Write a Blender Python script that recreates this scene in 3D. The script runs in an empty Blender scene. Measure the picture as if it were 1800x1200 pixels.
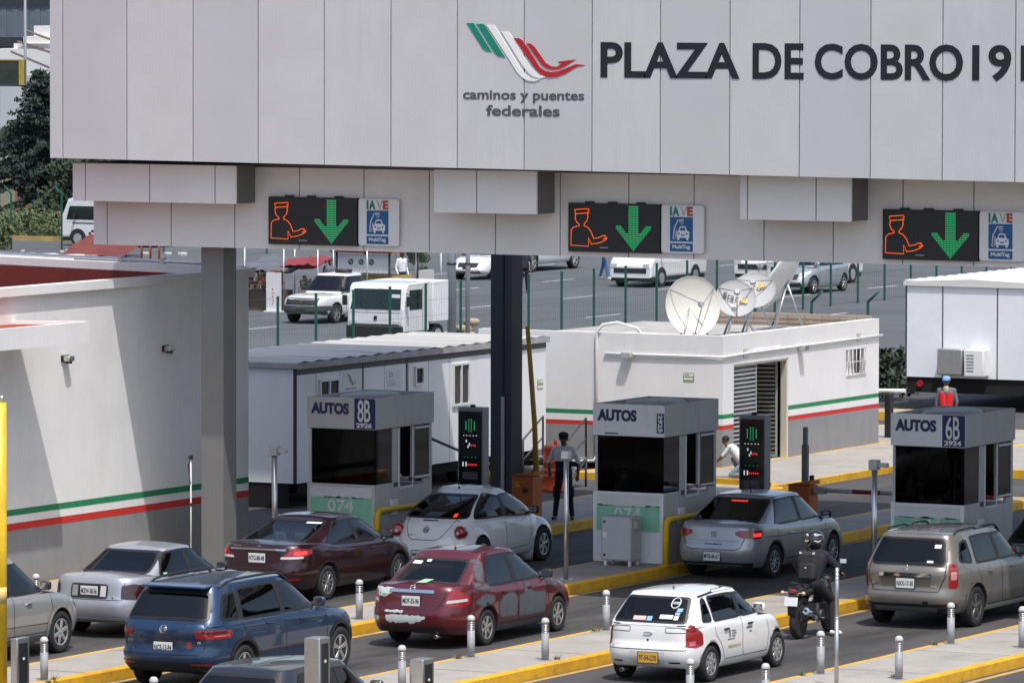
import bpy, bmesh, math, random
import numpy as np
from mathutils import Vector, Matrix
from mathutils.bvhtree import BVHTree
from mathutils.geometry import delaunay_2d_cdt
random.seed(7)
R = math.radians
SC = bpy.context.scene
COL = SC.collection

# ------------------------------------------------------------------ camera
cam_d = bpy.data.cameras.new('camera')
cam = bpy.data.objects.new('camera', cam_d)
COL.objects.link(cam)
SC.camera = cam
cam_d.sensor_width = 36.0
cam_d.lens = 221.52
cam_d.clip_start = 1.0
cam_d.clip_end = 6000.0
yaw, pit, rol = 0.479796575, 0.0575032702, 0.00213004
cy, sy, cp, sp = math.cos(yaw), math.sin(yaw), math.cos(pit), math.sin(pit)
fw = Vector((-sy*cp, cy*cp, -sp)); rt = Vector((cy, sy, 0)); dn = fw.cross(rt)
rt2 = rt*math.cos(rol) - dn*math.sin(rol); dn2 = rt*math.sin(rol) + dn*math.cos(rol)
M = Matrix.Identity(4)
for i in range(3):
    M[i][0] = rt2[i]; M[i][1] = -dn2[i]; M[i][2] = -fw[i]
M[0][3], M[1][3], M[2][3] = 52.97928609, -105.16167998, 11.1
cam.matrix_world = M

# ------------------------------------------------------------------ sky, sun, exposure
SUN_DIR = Vector((-0.34, 0.31, -1.0)).normalized()
world = bpy.data.worlds.new('World')
SC.world = world
world.use_nodes = True
nt = world.node_tree
bg = nt.nodes['Background']
sky = nt.nodes.new('ShaderNodeTexSky')
sky.sky_type = 'NISHITA'
sky.sun_disc = False
sky.sun_elevation = R(65.3)
sky.sun_rotation = R(132.4)
sky.air_density = 1.0
sky.dust_density = 3.2
sky.ozone_density = 1.0
nt.links.new(sky.outputs[0], bg.inputs[0])
bg.inputs[1].default_value = 0.15
sun_d = bpy.data.lights.new('sun', 'SUN')
sun_d.energy = 2.9
sun_d.angle = R(0.55)
sun_d.color = (1.0, 0.975, 0.94)
sun = bpy.data.objects.new('sun', sun_d)
COL.objects.link(sun)
sun.rotation_euler = SUN_DIR.to_track_quat('-Z', 'Y').to_euler()
sun.location = (40, -40, 120)
SC.render.engine = 'CYCLES'
SC.view_settings.view_transform = 'Standard'
SC.view_settings.look = 'None'
SC.view_settings.exposure = 0.34
SC.view_settings.gamma = 1.0
SC.cycles.max_bounces = 8
SC.cycles.transparent_max_bounces = 12

# ------------------------------------------------------------------ materials
MATS = {}
def mat(name, col, rough=0.6, metal=0.0, var=0.0, vscale=4.0, col2=None, bump=0.0, bscale=40.0,
        coat=0.0, emit=None, estr=1.0, stretch=None, spec=0.5, detail=4.0):
    if name in MATS: return MATS[name]
    m = bpy.data.materials.new(name); m.use_nodes = True
    n = m.node_tree.nodes; l = m.node_tree.links
    b = n['Principled BSDF']
    c = tuple(col) + (1.0,)
    b.inputs['Base Color'].default_value = c
    b.inputs['Roughness'].default_value = rough
    b.inputs['Metallic'].default_value = metal
    b.inputs['Specular IOR Level'].default_value = spec
    b.inputs['Coat Weight'].default_value = coat
    b.inputs['Coat Roughness'].default_value = 0.04
    tc = None
    if var or bump:
        tc = n.new('ShaderNodeTexCoord'); src = tc.outputs['Object']
        if stretch:
            mp = n.new('ShaderNodeMapping'); mp.inputs['Scale'].default_value = stretch
            l.new(src, mp.inputs['Vector']); src = mp.outputs['Vector']
    if var:
        t = n.new('ShaderNodeTexNoise'); t.inputs['Scale'].default_value = vscale; t.inputs['Detail'].default_value = detail
        t.inputs['Roughness'].default_value = 0.62
        l.new(src, t.inputs['Vector'])
        rmp = n.new('ShaderNodeMapRange'); rmp.inputs[1].default_value = 0.33; rmp.inputs[2].default_value = 0.67
        l.new(t.outputs['Fac'], rmp.inputs[0])
        mx = n.new('ShaderNodeMix'); mx.data_type = 'RGBA'
        c2 = tuple(col2) if col2 else tuple(x*(1-var) for x in col)
        mx.inputs['A'].default_value = c; mx.inputs['B'].default_value = c2 + (1.0,)
        l.new(rmp.outputs[0], mx.inputs['Factor'])
        l.new(mx.outputs['Result'], b.inputs['Base Color'])
    if bump:
        t2 = n.new('ShaderNodeTexNoise'); t2.inputs['Scale'].default_value = bscale; t2.inputs['Detail'].default_value = 3
        l.new(src, t2.inputs['Vector'])
        bp = n.new('ShaderNodeBump'); bp.inputs['Strength'].default_value = bump; bp.inputs['Distance'].default_value = 0.02
        l.new(t2.outputs['Fac'], bp.inputs['Height']); l.new(bp.outputs['Normal'], b.inputs['Normal'])
    if emit:
        b.inputs['Emission Color'].default_value = tuple(emit) + (1.0,)
        b.inputs['Emission Strength'].default_value = estr
    MATS[name] = m
    return m

def glass(name, tint, refl=0.10, col=(0.9, 1.0, 0.97), ior=1.5):
    if name in MATS: return MATS[name]
    m = bpy.data.materials.new(name); m.use_nodes = True
    n = m.node_tree.nodes; l = m.node_tree.links
    n.remove(n['Principled BSDF'])
    out = n['Material Output']
    tr = n.new('ShaderNodeBsdfTransparent'); tr.inputs[0].default_value = tuple(c*tint for c in col) + (1,)
    gl = n.new('ShaderNodeBsdfGlossy'); gl.inputs['Roughness'].default_value = 0.03
    gl.inputs['Color'].default_value = (1, 1, 1, 1)
    fr = n.new('ShaderNodeFresnel'); fr.inputs[0].default_value = ior
    ad = n.new('ShaderNodeMath'); ad.operation = 'ADD'; ad.inputs[1].default_value = refl - 0.04
    l.new(fr.outputs[0], ad.inputs[0])
    mx = n.new('ShaderNodeMixShader')
    l.new(ad.outputs[0], mx.inputs[0]); l.new(tr.outputs[0], mx.inputs[1]); l.new(gl.outputs[0], mx.inputs[2])
    l.new(mx.outputs[0], out.inputs[0])
    MATS[name] = m
    return m

def paint(name, col, metal=0.0, rough=0.32, dirt=0.12):
    return mat('paint_'+name, col, rough=rough, metal=metal, coat=1.0, var=dirt, vscale=2.2)

# ------------------------------------------------------------------ mesh builder
class B:
    def __init__(s): s.bm = bmesh.new()
    def face(s, pts, m=0):
        vs = [s.bm.verts.new(p) for p in pts]
        f = s.bm.faces.new(vs); f.material_index = m
        return f
    def box(s, x0, x1, y0, y1, z0, z1, m=0, bev=0.0, seg=2):
        v = [s.bm.verts.new(p) for p in ((x0,y0,z0),(x1,y0,z0),(x1,y1,z0),(x0,y1,z0),(x0,y0,z1),(x1,y0,z1),(x1,y1,z1),(x0,y1,z1))]
        fs = [s.bm.faces.new([v[i] for i in q]) for q in ((0,3,2,1),(4,5,6,7),(0,1,5,4),(1,2,6,5),(2,3,7,6),(3,0,4,7))]
        for f in fs: f.material_index = m
        if bev:
            es = list({e for f in fs for e in f.edges})
            r = bmesh.ops.bevel(s.bm, geom=es, offset=bev, segments=seg, profile=0.5, affect='EDGES')
            for f in r['faces']: f.material_index = m; f.smooth = True
        return v
    def obox(s, c, size, rot, m=0, bev=0.0):
        b = B(); hx, hy, hz = [q/2 for q in size]
        b.box(-hx, hx, -hy, hy, -hz, hz, m, bev)
        s.merge(b, Matrix.Translation(c) @ rot.to_4x4())
    def merge(s, o, mtx=None):
        me = bpy.data.meshes.new('tmp'); o.bm.to_mesh(me); o.bm.free()
        if mtx is not None: me.transform(mtx)
        s.bm.from_mesh(me); bpy.data.meshes.remove(me)
    def cyl(s, p0, p1, r0, r1=None, n=12, m=0, smooth=True):
        if r1 is None: r1 = r0
        p0 = Vector(p0); p1 = Vector(p1); d = (p1-p0).normalized()
        a = Vector((0,0,1)) if abs(d.z) < 0.9 else Vector((1,0,0))
        u = d.cross(a).normalized(); w = d.cross(u)
        ra = []; rb = []
        for i in range(n):
            t = 2*math.pi*i/n; o = u*math.cos(t)+w*math.sin(t)
            ra.append(s.bm.verts.new(p0+o*r0)); rb.append(s.bm.verts.new(p1+o*r1))
        for i in range(n):
            j = (i+1) % n
            f = s.bm.faces.new((ra[i], rb[i], rb[j], ra[j])); f.material_index = m; f.smooth = smooth
        f = s.bm.faces.new(ra); f.material_index = m
        f = s.bm.faces.new(rb[::-1]); f.material_index = m
    def tube(s, pts, r, n=8, m=0, closed=False):
        pts = [Vector(p) for p in pts]; rings = []
        N = len(pts); prev = None
        for i, p in enumerate(pts):
            if closed: d = pts[(i+1) % N]-pts[i-1]
            else: d = pts[min(i+1, N-1)]-pts[max(i-1, 0)]
            d.normalize()
            if prev is None:
                a = Vector((0,0,1)) if abs(d.z) < 0.9 else Vector((1,0,0)); u = d.cross(a).normalized()
            else:
                u = (prev - d*prev.dot(d)).normalized()
            prev = u; w = d.cross(u)
            rr = r[i] if isinstance(r, (list, tuple)) else r
            rings.append([s.bm.verts.new(p+(u*math.cos(2*math.pi*k/n)+w*math.sin(2*math.pi*k/n))*rr) for k in range(n)])
        for i in range(N if closed else N-1):
            A = rings[i]; Bq = rings[(i+1) % N]
            for k in range(n):
                j = (k+1) % n
                f = s.bm.faces.new((A[k], A[j], Bq[j], Bq[k])); f.material_index = m; f.smooth = True
        if not closed:
            f = s.bm.faces.new(rings[0][::-1]); f.material_index = m
            f = s.bm.faces.new(rings[-1]); f.material_index = m
    def prism(s, poly, axis, a, b, m=0, mside=None):
        def P(p, t):
            if axis == 'x': return (t, p[0], p[1])
            if axis == 'y': return (p[0], t, p[1])
            return (p[0], p[1], t)
        A = [s.bm.verts.new(P(p, a)) for p in poly]; Bv = [s.bm.verts.new(P(p, b)) for p in poly]
        n = len(poly)
        f = s.bm.faces.new(A); f.material_index = m
        f = s.bm.faces.new(Bv[::-1]); f.material_index = m
        for i in range(n):
            j = (i+1) % n
            f = s.bm.faces.new((A[i], Bv[i], Bv[j], A[j])); f.material_index = m if mside is None else mside
    def lathe(s, prof, n=20, m=0, mtx=None, ms=None):
        rings = []
        T = mtx or Matrix.Identity(4)
        for r, z in prof:
            rings.append([s.bm.verts.new(T @ Vector((r*math.cos(2*math.pi*k/n), r*math.sin(2*math.pi*k/n), z))) for k in range(n)])
        for i in range(len(rings)-1):
            for k in range(n):
                j = (k+1) % n
                f = s.bm.faces.new((rings[i][k], rings[i][j], rings[i+1][j], rings[i+1][k]))
                f.material_index = ms[i] if ms else m; f.smooth = True
        for ring, rev in ((rings[0], True), (rings[-1], False)):
            f = s.bm.faces.new(ring[::-1] if rev else ring); f.material_index = (ms[0] if rev else ms[-1]) if ms else m
    def done(s, name, mats, parent=None, smooth=None, loc=None, fix=True):
        if fix: bmesh.ops.recalc_face_normals(s.bm, faces=s.bm.faces)
        me = bpy.data.meshes.new(name); s.bm.to_mesh(me); s.bm.free()
        if not isinstance(mats, (list, tuple)): mats = [mats]
        for q in mats: me.materials.append(q)
        if smooth is not None:
            me.polygons.foreach_set('use_smooth', [smooth]*len(me.polygons))
        return link(name, me, parent, loc)

def link(name, me, parent=None, loc=None):
    o = bpy.data.objects.new(name, me); COL.objects.link(o)
    if parent is not None: o.parent = parent
    if loc is not None: o.location = loc
    return o

def thing(name, label, cat, loc=(0,0,0), rz=0.0, group=None):
    o = bpy.data.objects.new(name, None); COL.objects.link(o)
    o.empty_display_size = 0.3
    o.location = loc; o.rotation_euler = (0, 0, rz)
    o['label'] = label; o['category'] = cat
    if group: o['group'] = group
    return o
def tag(o, label, cat, group=None):
    o['label'] = label; o['category'] = cat
    if group: o['group'] = group
    return o
def structure(o): o['kind'] = 'structure'; return o
def dup(root, loc, rz=None, label=None):
    r = root.copy(); COL.objects.link(r); r.location = loc
    if rz is not None: r.rotation_euler = (0, 0, rz)
    if label: r['label'] = label
    for ch in list(root.children):
        c = ch.copy(); COL.objects.link(c); c.parent = r
        for gch in list(ch.children):
            d = gch.copy(); COL.objects.link(d); d.parent = c
    return r

TEXTC = {}
def text_mesh(s, bold=0.0, shear=0.0):
    cu = bpy.data.curves.new('txt', 'FONT'); cu.body = s; cu.size = 1.0; cu.offset = bold; cu.extrude = 0.02
    cu.shear = shear; cu.resolution_u = 4
    o = bpy.data.objects.new('txt', cu); COL.objects.link(o)
    dg = bpy.context.evaluated_depsgraph_get()
    me = bpy.data.meshes.new_from_object(o.evaluated_get(dg))
    bpy.data.objects.remove(o); bpy.data.curves.remove(cu)
    return me
def text(s, origin, right, up, w, h, m, parent, name='lettering', depth=0.01, bold=0.02, ref=None, shear=0.0):
    """flat raised letters fitted to a w x h box whose lower left corner is origin"""
    me = text_mesh(s, bold, shear)
    rm = text_mesh(ref, bold, shear) if ref else me
    co = np.array([v.co for v in rm.vertices]); mn = co.min(0); mx = co.max(0)
    right = Vector(right).normalized(); up = Vector(up).normalized(); nrm = right.cross(up)
    o = Vector(origin)
    for v in me.vertices:
        a = (v.co.x-mn[0])/(mx[0]-mn[0])*w; b = (v.co.y-mn[1])/(mx[1]-mn[1])*h; c = (v.co.z-mn[2])/(mx[2]-mn[2])*depth
        v.co = o+right*a+up*b+nrm*c
    me.materials.clear(); me.materials.append(m)
    me.name = name
    return link(name, me, parent)

# plain colours used all over
asphalt = mat('asphalt', (0.072,0.072,0.073), 0.9, var=0.3, vscale=0.35, col2=(0.052,0.052,0.054), bump=0.25, bscale=60, detail=8)
lane_m = mat('lane_asphalt', (0.088,0.083,0.080), 0.88, var=0.4, vscale=0.9, col2=(0.046,0.045,0.045), bump=0.2, bscale=70, stretch=(1.0,0.16,1), detail=9)
lot_m = mat('lot_asphalt', (0.095,0.102,0.106), 0.9, var=0.3, vscale=0.2, col2=(0.072,0.077,0.081), bump=0.15, bscale=30, detail=7)
concrete = mat('concrete', (0.37,0.345,0.31), 0.9, var=0.3, vscale=1.1, col2=(0.29,0.27,0.24), bump=0.15, bscale=50, detail=9)
kerb_y = mat('kerb_yellow', (0.74,0.43,0.015), 0.65, var=0.4, vscale=2.6, col2=(0.56,0.29,0.03), bump=0.15, bscale=30, detail=10)
# scuffs, oil and tyre tracks as extra layers of the same node materials
def layer(m, scale, lo, hi, col, amount, stretch=None, lanes=False):
    n = m.node_tree.nodes; l = m.node_tree.links; b = n['Principled BSDF']
    src = b.inputs['Base Color'].links[0].from_socket
    tc = n.new('ShaderNodeTexCoord'); v = tc.outputs['Object']
    if stretch:
        mp = n.new('ShaderNodeMapping'); mp.inputs['Scale'].default_value = stretch; l.new(v, mp.inputs['Vector']); vv = mp.outputs['Vector']
    else: vv = v
    t = n.new('ShaderNodeTexNoise'); t.inputs['Scale'].default_value = scale; t.inputs['Detail'].default_value = 9; t.inputs['Roughness'].default_value = 0.7
    l.new(vv, t.inputs['Vector'])
    r = n.new('ShaderNodeMapRange'); r.inputs[1].default_value = lo; r.inputs[2].default_value = hi; r.inputs[4].default_value = amount
    l.new(t.outputs['Fac'], r.inputs[0]); f = r.outputs[0]
    if lanes:                                      # strongest down the middle of each lane and along the wheel tracks
        sx = n.new('ShaderNodeSeparateXYZ'); l.new(v, sx.inputs[0])
        a = n.new('ShaderNodeMath'); a.operation = 'MULTIPLY_ADD'; a.inputs[1].default_value = 1/5.8; a.inputs[2].default_value = 2.13/5.8+0.5+4; l.new(sx.outputs['X'], a.inputs[0])
        fr_ = n.new('ShaderNodeMath'); fr_.operation = 'FRACT'; l.new(a.outputs[0], fr_.inputs[0])
        s_ = n.new('ShaderNodeMath'); s_.operation = 'SUBTRACT'; s_.inputs[1].default_value = 0.5; l.new(fr_.outputs[0], s_.inputs[0])
        ab = n.new('ShaderNodeMath'); ab.operation = 'ABSOLUTE'; l.new(s_.outputs[0], ab.inputs[0])
        mr = n.new('ShaderNodeMapRange'); mr.inputs[1].default_value = 0.03; mr.inputs[2].default_value = 0.22; mr.inputs[3].default_value = 1.0; mr.inputs[4].default_value = 0.12; l.new(ab.outputs[0], mr.inputs[0])
        mu = n.new('ShaderNodeMath'); mu.operation = 'MULTIPLY'; l.new(f, mu.inputs[0]); l.new(mr.outputs[0], mu.inputs[1]); f = mu.outputs[0]
    mx = n.new('ShaderNodeMix'); mx.data_type = 'RGBA'; mx.inputs['B'].default_value = tuple(col)+(1.0,)
    l.new(src, mx.inputs['A']); l.new(f, mx.inputs['Factor']); l.new(mx.outputs['Result'], b.inputs['Base Color'])
layer(lane_m, 1.6, 0.36, 0.62, (0.018,0.017,0.017), 0.85, (1,0.22,1), True)
layer(lane_m, 3.5, 0.60, 0.72, (0.16,0.15,0.14), 0.35)
layer(lot_m, 0.5, 0.55, 0.70, (0.05,0.052,0.055), 0.5, (1,0.2,1))
layer(kerb_y, 5.0, 0.56, 0.68, (0.10,0.075,0.04), 0.55)
layer(concrete, 2.2, 0.57, 0.72, (0.16,0.15,0.135), 0.5)
line_w = mat('road_white', (0.6,0.6,0.58), 0.8, var=0.35, vscale=3)
white_wall = mat('white_plaster', (0.79,0.785,0.775), 0.85, var=0.10, vscale=0.9, bump=0.12, bscale=25, detail=8)
grey_wall = mat('grey_plaster', (0.27,0.27,0.275), 0.85, var=0.12, vscale=1.5, bump=0.12, bscale=25)
green_pt = mat('green_stripe', (0.02,0.22,0.09), 0.7, var=0.08, vscale=3)
red_pt = mat('red_stripe', (0.55,0.03,0.02), 0.7, var=0.08, vscale=3)
red_roof = mat('red_waterproofing_shaded', (0.17,0.022,0.016), 0.8, var=0.2, vscale=1.5)  # roof red darkened to its shaded look, shade put into the colour
acm = mat('aluminium_panel', (0.545,0.545,0.552), 0.38, metal=0.0, var=0.07, vscale=0.8, bump=0.05, bscale=3)
acm_w = mat('aluminium_panel_warm', (0.74,0.715,0.695), 0.45, metal=0.0, var=0.06, vscale=0.7)
seam = mat('seam_dark', (0.03,0.03,0.033), 0.8)
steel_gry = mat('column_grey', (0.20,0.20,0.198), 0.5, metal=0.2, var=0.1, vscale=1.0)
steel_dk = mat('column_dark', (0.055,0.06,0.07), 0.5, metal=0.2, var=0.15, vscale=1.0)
galv = mat('galvanised', (0.55,0.56,0.57), 0.35, metal=0.8, var=0.15, vscale=8)
steel = mat('stainless', (0.62,0.61,0.60), 0.28, metal=0.9, var=0.12, vscale=6)
black = mat('black_plastic', (0.015,0.015,0.017), 0.5)
black_m = mat('black_matt', (0.008,0.008,0.009), 0.9)
white_p = mat('white_paint', (0.78,0.78,0.77), 0.5, var=0.06, vscale=2)
grey_p = mat('grey_paint', (0.42,0.43,0.44), 0.5, var=0.08, vscale=3)
dgreen = mat('fence_green', (0.012,0.085,0.06), 0.5)
yellow_p = mat('yellow_paint', (0.80,0.52,0.02), 0.45, var=0.25, vscale=3)
orange_p = mat('orange_paint', (0.50,0.13,0.02), 0.5, var=0.15, vscale=3)
navy = mat('navy_letter', (0.02,0.025,0.10), 0.5)
blue_s = mat('sign_blue', (0.01,0.10,0.28), 0.4)
dark_txt = mat('dark_letter', (0.008,0.009,0.014), 0.55)
led_o = mat('led_orange', (0.9,0.15,0.02), 0.5, emit=(1.0,0.13,0.02), estr=0.8)
led_g = mat('led_green', (0.04,0.45,0.16), 0.5, emit=(0.06,0.85,0.28), estr=0.28)
led_r = mat('led_red', (0.7,0.02,0.02), 0.5, emit=(1.0,0.03,0.03), estr=0.7)
led_w = mat('led_white', (0.8,0.8,0.8), 0.5, emit=(0.8,0.85,0.9), estr=0.5)
bglass = glass('booth_glass', 0.09, 0.06)
fglass = glass('dark_film', 0.16, 0.04, ior=1.22)
layer(white_wall, 2.4, 0.52, 0.75, (0.60,0.58,0.54), 0.28, (1,1,0.12))
layer(grey_wall, 3.0, 0.50, 0.72, (0.17,0.165,0.16), 0.4, (1,1,0.3))
# ------------------------------------------------------------------ ground
b = B()
b.face([(-900,-400,0),(500,-400,0),(500,1400,0),(-900,1400,0)])
structure(b.done('ground', asphalt))
b = B()                                           # toll lanes: a sheet 4 mm above the ground
b.face([(-7.05,-80,0.004),(40,-80,0.004),(40,40,0.004),(-7.05,40,0.004)])
structure(b.done('road', lane_m))
b = B()                                           # the parking lot beyond the fence
b.face([(-400,20,0.004),(-18,20,0.004),(-18,420,0.004),(-400,420,0.004)])
structure(b.done('parking_lot', lot_m))

def island(x0, x1, y0, y1, h=0.2):
    """concrete toll island with yellow kerbs (edge strip on top, painted sides)"""
    b = B(); k = 0.13
    r = 0.03
    # concrete top
    b.face([(x0+k,y0+k,h),(x1-k,y0+k,h),(x1-k,y1-k,h),(x0+k,y1-k,h)], 0)
    outer = [(x0,y0),(x1,y0),(x1,y1),(x0,y1)]
    inner = [(x0+k,y0+k),(x1-k,y0+k),(x1-k,y1-k),(x0+k,y1-k)]
    mid = [(x0+r,y0+r),(x1-r,y0+r),(x1-r,y1-r),(x0+r,y1-r)]
    n = 4
    for i in range(n):
        j = (i+1) % n
        b.face([outer[i]+(-0.02,), outer[j]+(-0.02,), outer[j]+(h-r,), outer[i]+(h-r,)], 1)
        b.face([outer[i]+(h-r,), outer[j]+(h-r,), mid[j]+(h,), mid[i]+(h,)], 1)
        b.face([mid[i]+(h,), mid[j]+(h,), inner[j]+(h,), inner[i]+(h,)], 1)
    return structure(b.done('toll_island', [concrete, kerb_y]))
for x0, x1, y0, y1 in ((-7.0,-4.25,-60,17.5),(0.0,1.62,-60,17.5),(5.57,7.34,-60,17.5),(11.5,13.45,-60,17.5)):
    island(x0, x1, y0, y1)
# expansion joints across the islands, thin darker strips
b = B()
for x0, x1 in ((0.13,1.49),(5.7,7.21),(11.63,13.32)):
    y = -58
    while y < 17:
        b.face([(x0,y,0.204),(x1,y,0.204),(x1,y+0.025,0.204),(x0,y+0.025,0.204)]); y += 3.1
structure(b.done('expansion_joint', mat('joint', (0.22,0.2,0.18), 0.9)))
# painted lines along the foot of the kerbs
b = B()
for x in (1.68, 7.40, 13.56):
    b.face([(x,-60,0.008),(x+0.13,-60,0.008),(x+0.13,16,0.008),(x,16,0.008)])
structure(b.done('road_marking', mat('line_orange', (0.62,0.36,0.06), 0.8, var=0.6, vscale=1.6, col2=(0.25,0.2,0.13))))

# pavement in front of the service building
def slab(name, pts, h, mt, mk):
    b = B(); n = len(pts); k = 0.16
    P = [Vector(p) for p in pts]; I = []
    for i in range(n):
        d0 = (P[i]-P[i-1]).normalized(); d1 = (P[(i+1) % n]-P[i]).normalized()
        n0 = Vector((-d0.y, d0.x)); n1 = Vector((-d1.y, d1.x)); m = (n0+n1).normalized()
        I.append(P[i]+m*k/max(0.3, m.dot(n0)))
    b.face([(p.x,p.y,h) for p in I], 0)
    for i in range(n):
        j = (i+1) % n
        b.face([(P[i].x,P[i].y,-0.02),(P[j].x,P[j].y,-0.02),(P[j].x,P[j].y,h),(P[i].x,P[i].y,h)], 1)
        b.face([(P[i].x,P[i].y,h),(P[j].x,P[j].y,h),(I[j].x,I[j].y,h),(I[i].x,I[i].y,h)], 1)
    return structure(b.done(name, [mt, mk]))
slab('pavement', [(-10.35,19.5),(-6.2,19.45),(-5.2,18.9),(-4.78,18.0),(-4.78,36.5),(-13.6,36.5),(-13.6,31.2),(-8.1,31.2),(-8.1,22.0),(-10.35,22.0)], 0.15, concrete, kerb_y)
slab('kerb_island', [(-16,40.0),(-9.2,40.0),(-9.2,41.2),(-16,41.2)], 0.2, concrete, kerb_y)
slab('kerb_island', [(-4.6,24.2),(-1.0,24.2),(-1.0,60),(-4.6,60)], 0.2, concrete, kerb_y)

# lot lane dashes, worn white
b = B()
for i in range(9):
    for j in range(5):
        x = -34-6.2*j; y = 46+7.5*i+3*j
        b.face([(x,y,0.008),(x+0.12,y,0.008),(x+0.12,y+2.6,0.008),(x,y+2.6,0.008)])
structure(b.done('lot_marking', line_w))
# far kerb and verge to the right, far kerb to the left
b = B()
b.box(-72,-33,136,136.5,0,0.18)
structure(b.done('far_kerb', mat('kerb_faded', (0.55,0.42,0.18), 0.8, var=0.5, vscale=0.6, col2=(0.45,0.43,0.38))))

# ------------------------------------------------------------------ toll plaza canopy
can = thing('toll_canopy', 'huge grey aluminium clad toll plaza canopy with black lettering spanning the lanes', 'canopy', (0,0,0))
YF = -6.6; LEAN = 0.0
def zb_f(x): return 7.80 - 0.0063*(x+7.86)
ZT = 13.7
seams = [-7.86,-7.59,-6.22,-4.83,-3.47,-2.11,-0.75,0.59,1.92,3.26,4.59,5.93,7.26,8.60,9.94,11.28]
x = 11.28
while x < 26: x += 1.345; seams.append(x)
def fasc(x, z, off=0.0): return (x, YF - LEAN*(z-zb_f(x)) - off, z)
b = B()
g = 0.011
for i in range(len(seams)-1):
    x0 = seams[i]+(g if i else 0); x1 = seams[i+1]-g
    jit = random.uniform(-0.004, 0.004)
    A = [fasc(x0, zb_f(x0), jit), fasc(x1, zb_f(x1), -jit), fasc(x1, ZT, -jit), fasc(x0, ZT, jit)]
    Bk = [(p[0], p[1]+0.06, p[2]) for p in A]
    vs = [b.bm.verts.new(p) for p in A+Bk]
    for q in ((0,1,2,3),(7,6,5,4),(0,4,5,1),(1,5,6,2),(2,6,7,3),(3,7,4,0)): b.bm.faces.new([vs[k] for k in q]).material_index = (i*7+i//3) % 3
layer(acm, 0.9, 0.45, 0.75, (0.61,0.61,0.62), 0.6, (1.6,1,0.35)); layer(acm, 3.5, 0.55, 0.8, (0.42,0.42,0.43), 0.4, (1.5,1,0.10))
b.done('fascia', [acm, mat('aluminium_panel_b', (0.52,0.52,0.53), 0.40, var=0.07, vscale=0.7), mat('aluminium_panel_c', (0.565,0.563,0.568), 0.36, var=0.08, vscale=1.1)], can)
xe = seams[-1]
b = B()                                           # dark backing seen in the seams, roof body and soffit
A = [(-7.80, YF+0.05, zb_f(-7.8)+0.02), (xe, YF+0.05, zb_f(xe)+0.02)]
b.box(-7.84,xe,YF+0.062,YF+0.40,7.80,13.6,0); b.box(-7.84,xe,YF+0.401,-4.3,7.80,7.90,0); b.box(-7.84,xe,YF+0.401,12.6,13.2,13.6,0)
b.done('roof_body', mat('roof_soffit', (0.55,0.55,0.55), 0.7), can)
b = B(); b.box(-11.5,-7.845,5.6,12.6,13.2,13.6,0); b.done('trailer_shade_slab', mat('roof_soffit', (0.55,0.55,0.55), 0.7), can)  # unseen slab added above the frame, sized to cast shade on the trailer
# lower beam: panels with seams
bs = [-7.60,-7.31,-5.94,-4.59,-3.24,-1.90,-0.56,0.78,2.08,3.44,4.72,6.08,7.41,8.73,10.06]
x = 10.06
while x < 26: x += 1.335; bs.append(x)
b = B()
for i in range(len(bs)-1):
    b.box(bs[i]+(g if i else 0), bs[i+1]-g, -5.5, -5.45, 6.18, 7.66, 0)
b.box(-7.585, bs[-1]-0.02, -5.448, -4.2, 6.19, 7.71, 1)
b.done('lower_beam', [acm_w, mat('beam_back', (0.16,0.155,0.15), 0.7)], can)
# middle boxes
for x0, x1, ss, zl in ((-7.62,-4.16,(-7.35,-5.98,-4.6),7.01),(-0.09,1.97,(0.77,),6.94),(5.95,8.07,(6.09,7.4),6.93)):
    b = B(); xs = [x0]+list(ss)+[x1]
    for i in range(len(xs)-1):
        b.box(xs[i]+(g if i else 0), xs[i+1]-(g if i < len(xs)-2 else 0), -6.2, -6.16, zl, 7.70, 0)
    b.box(x0+0.01, x1-0.002, -6.158, -5.503, zl+0.004, 7.71, 1)
    b.done('box_panel', [acm_w, mat('box_side', (0.155,0.15,0.148), 0.55)], can)
# columns: two visible, two to the right of the frame
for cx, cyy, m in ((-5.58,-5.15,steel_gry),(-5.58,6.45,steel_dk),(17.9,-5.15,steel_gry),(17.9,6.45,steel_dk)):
    b = B(); y0 = cyy; top = 6.2 if cyy < 0 else 13.2
    if cyy < 0: y0 = -5.02
    b.box(cx, cx+0.47, y0, y0+0.47, 0.2, top, 0)
    b.box(cx-0.06, cx+0.53, y0-0.06, y0+0.53, 0.2, 0.215, 0)
    if cyy > 0:
        b.box(cx+0.27, cx+0.31, y0-0.012, y0-0.0005, 0.2, top, 1)
        b.box(cx+0.25, cx+0.33, y0-0.04, y0-0.013, 0.3, 2.75, 2, 0.01)
    else:
        b.box(cx+0.46, cx+0.475, y0-0.006, y0+0.02, 0.2, top, 0)
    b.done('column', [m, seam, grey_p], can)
# cross beams behind the lower beam
b = B()
for cx in (-5.5, 17.9):
    b.box(cx+0.05, cx+0.4, -4.19, 13.0, 6.25, 7.6, 0)
b.done('cross_beam', mat('cross_beam', (0.05,0.05,0.052), 0.6), can)

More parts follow.
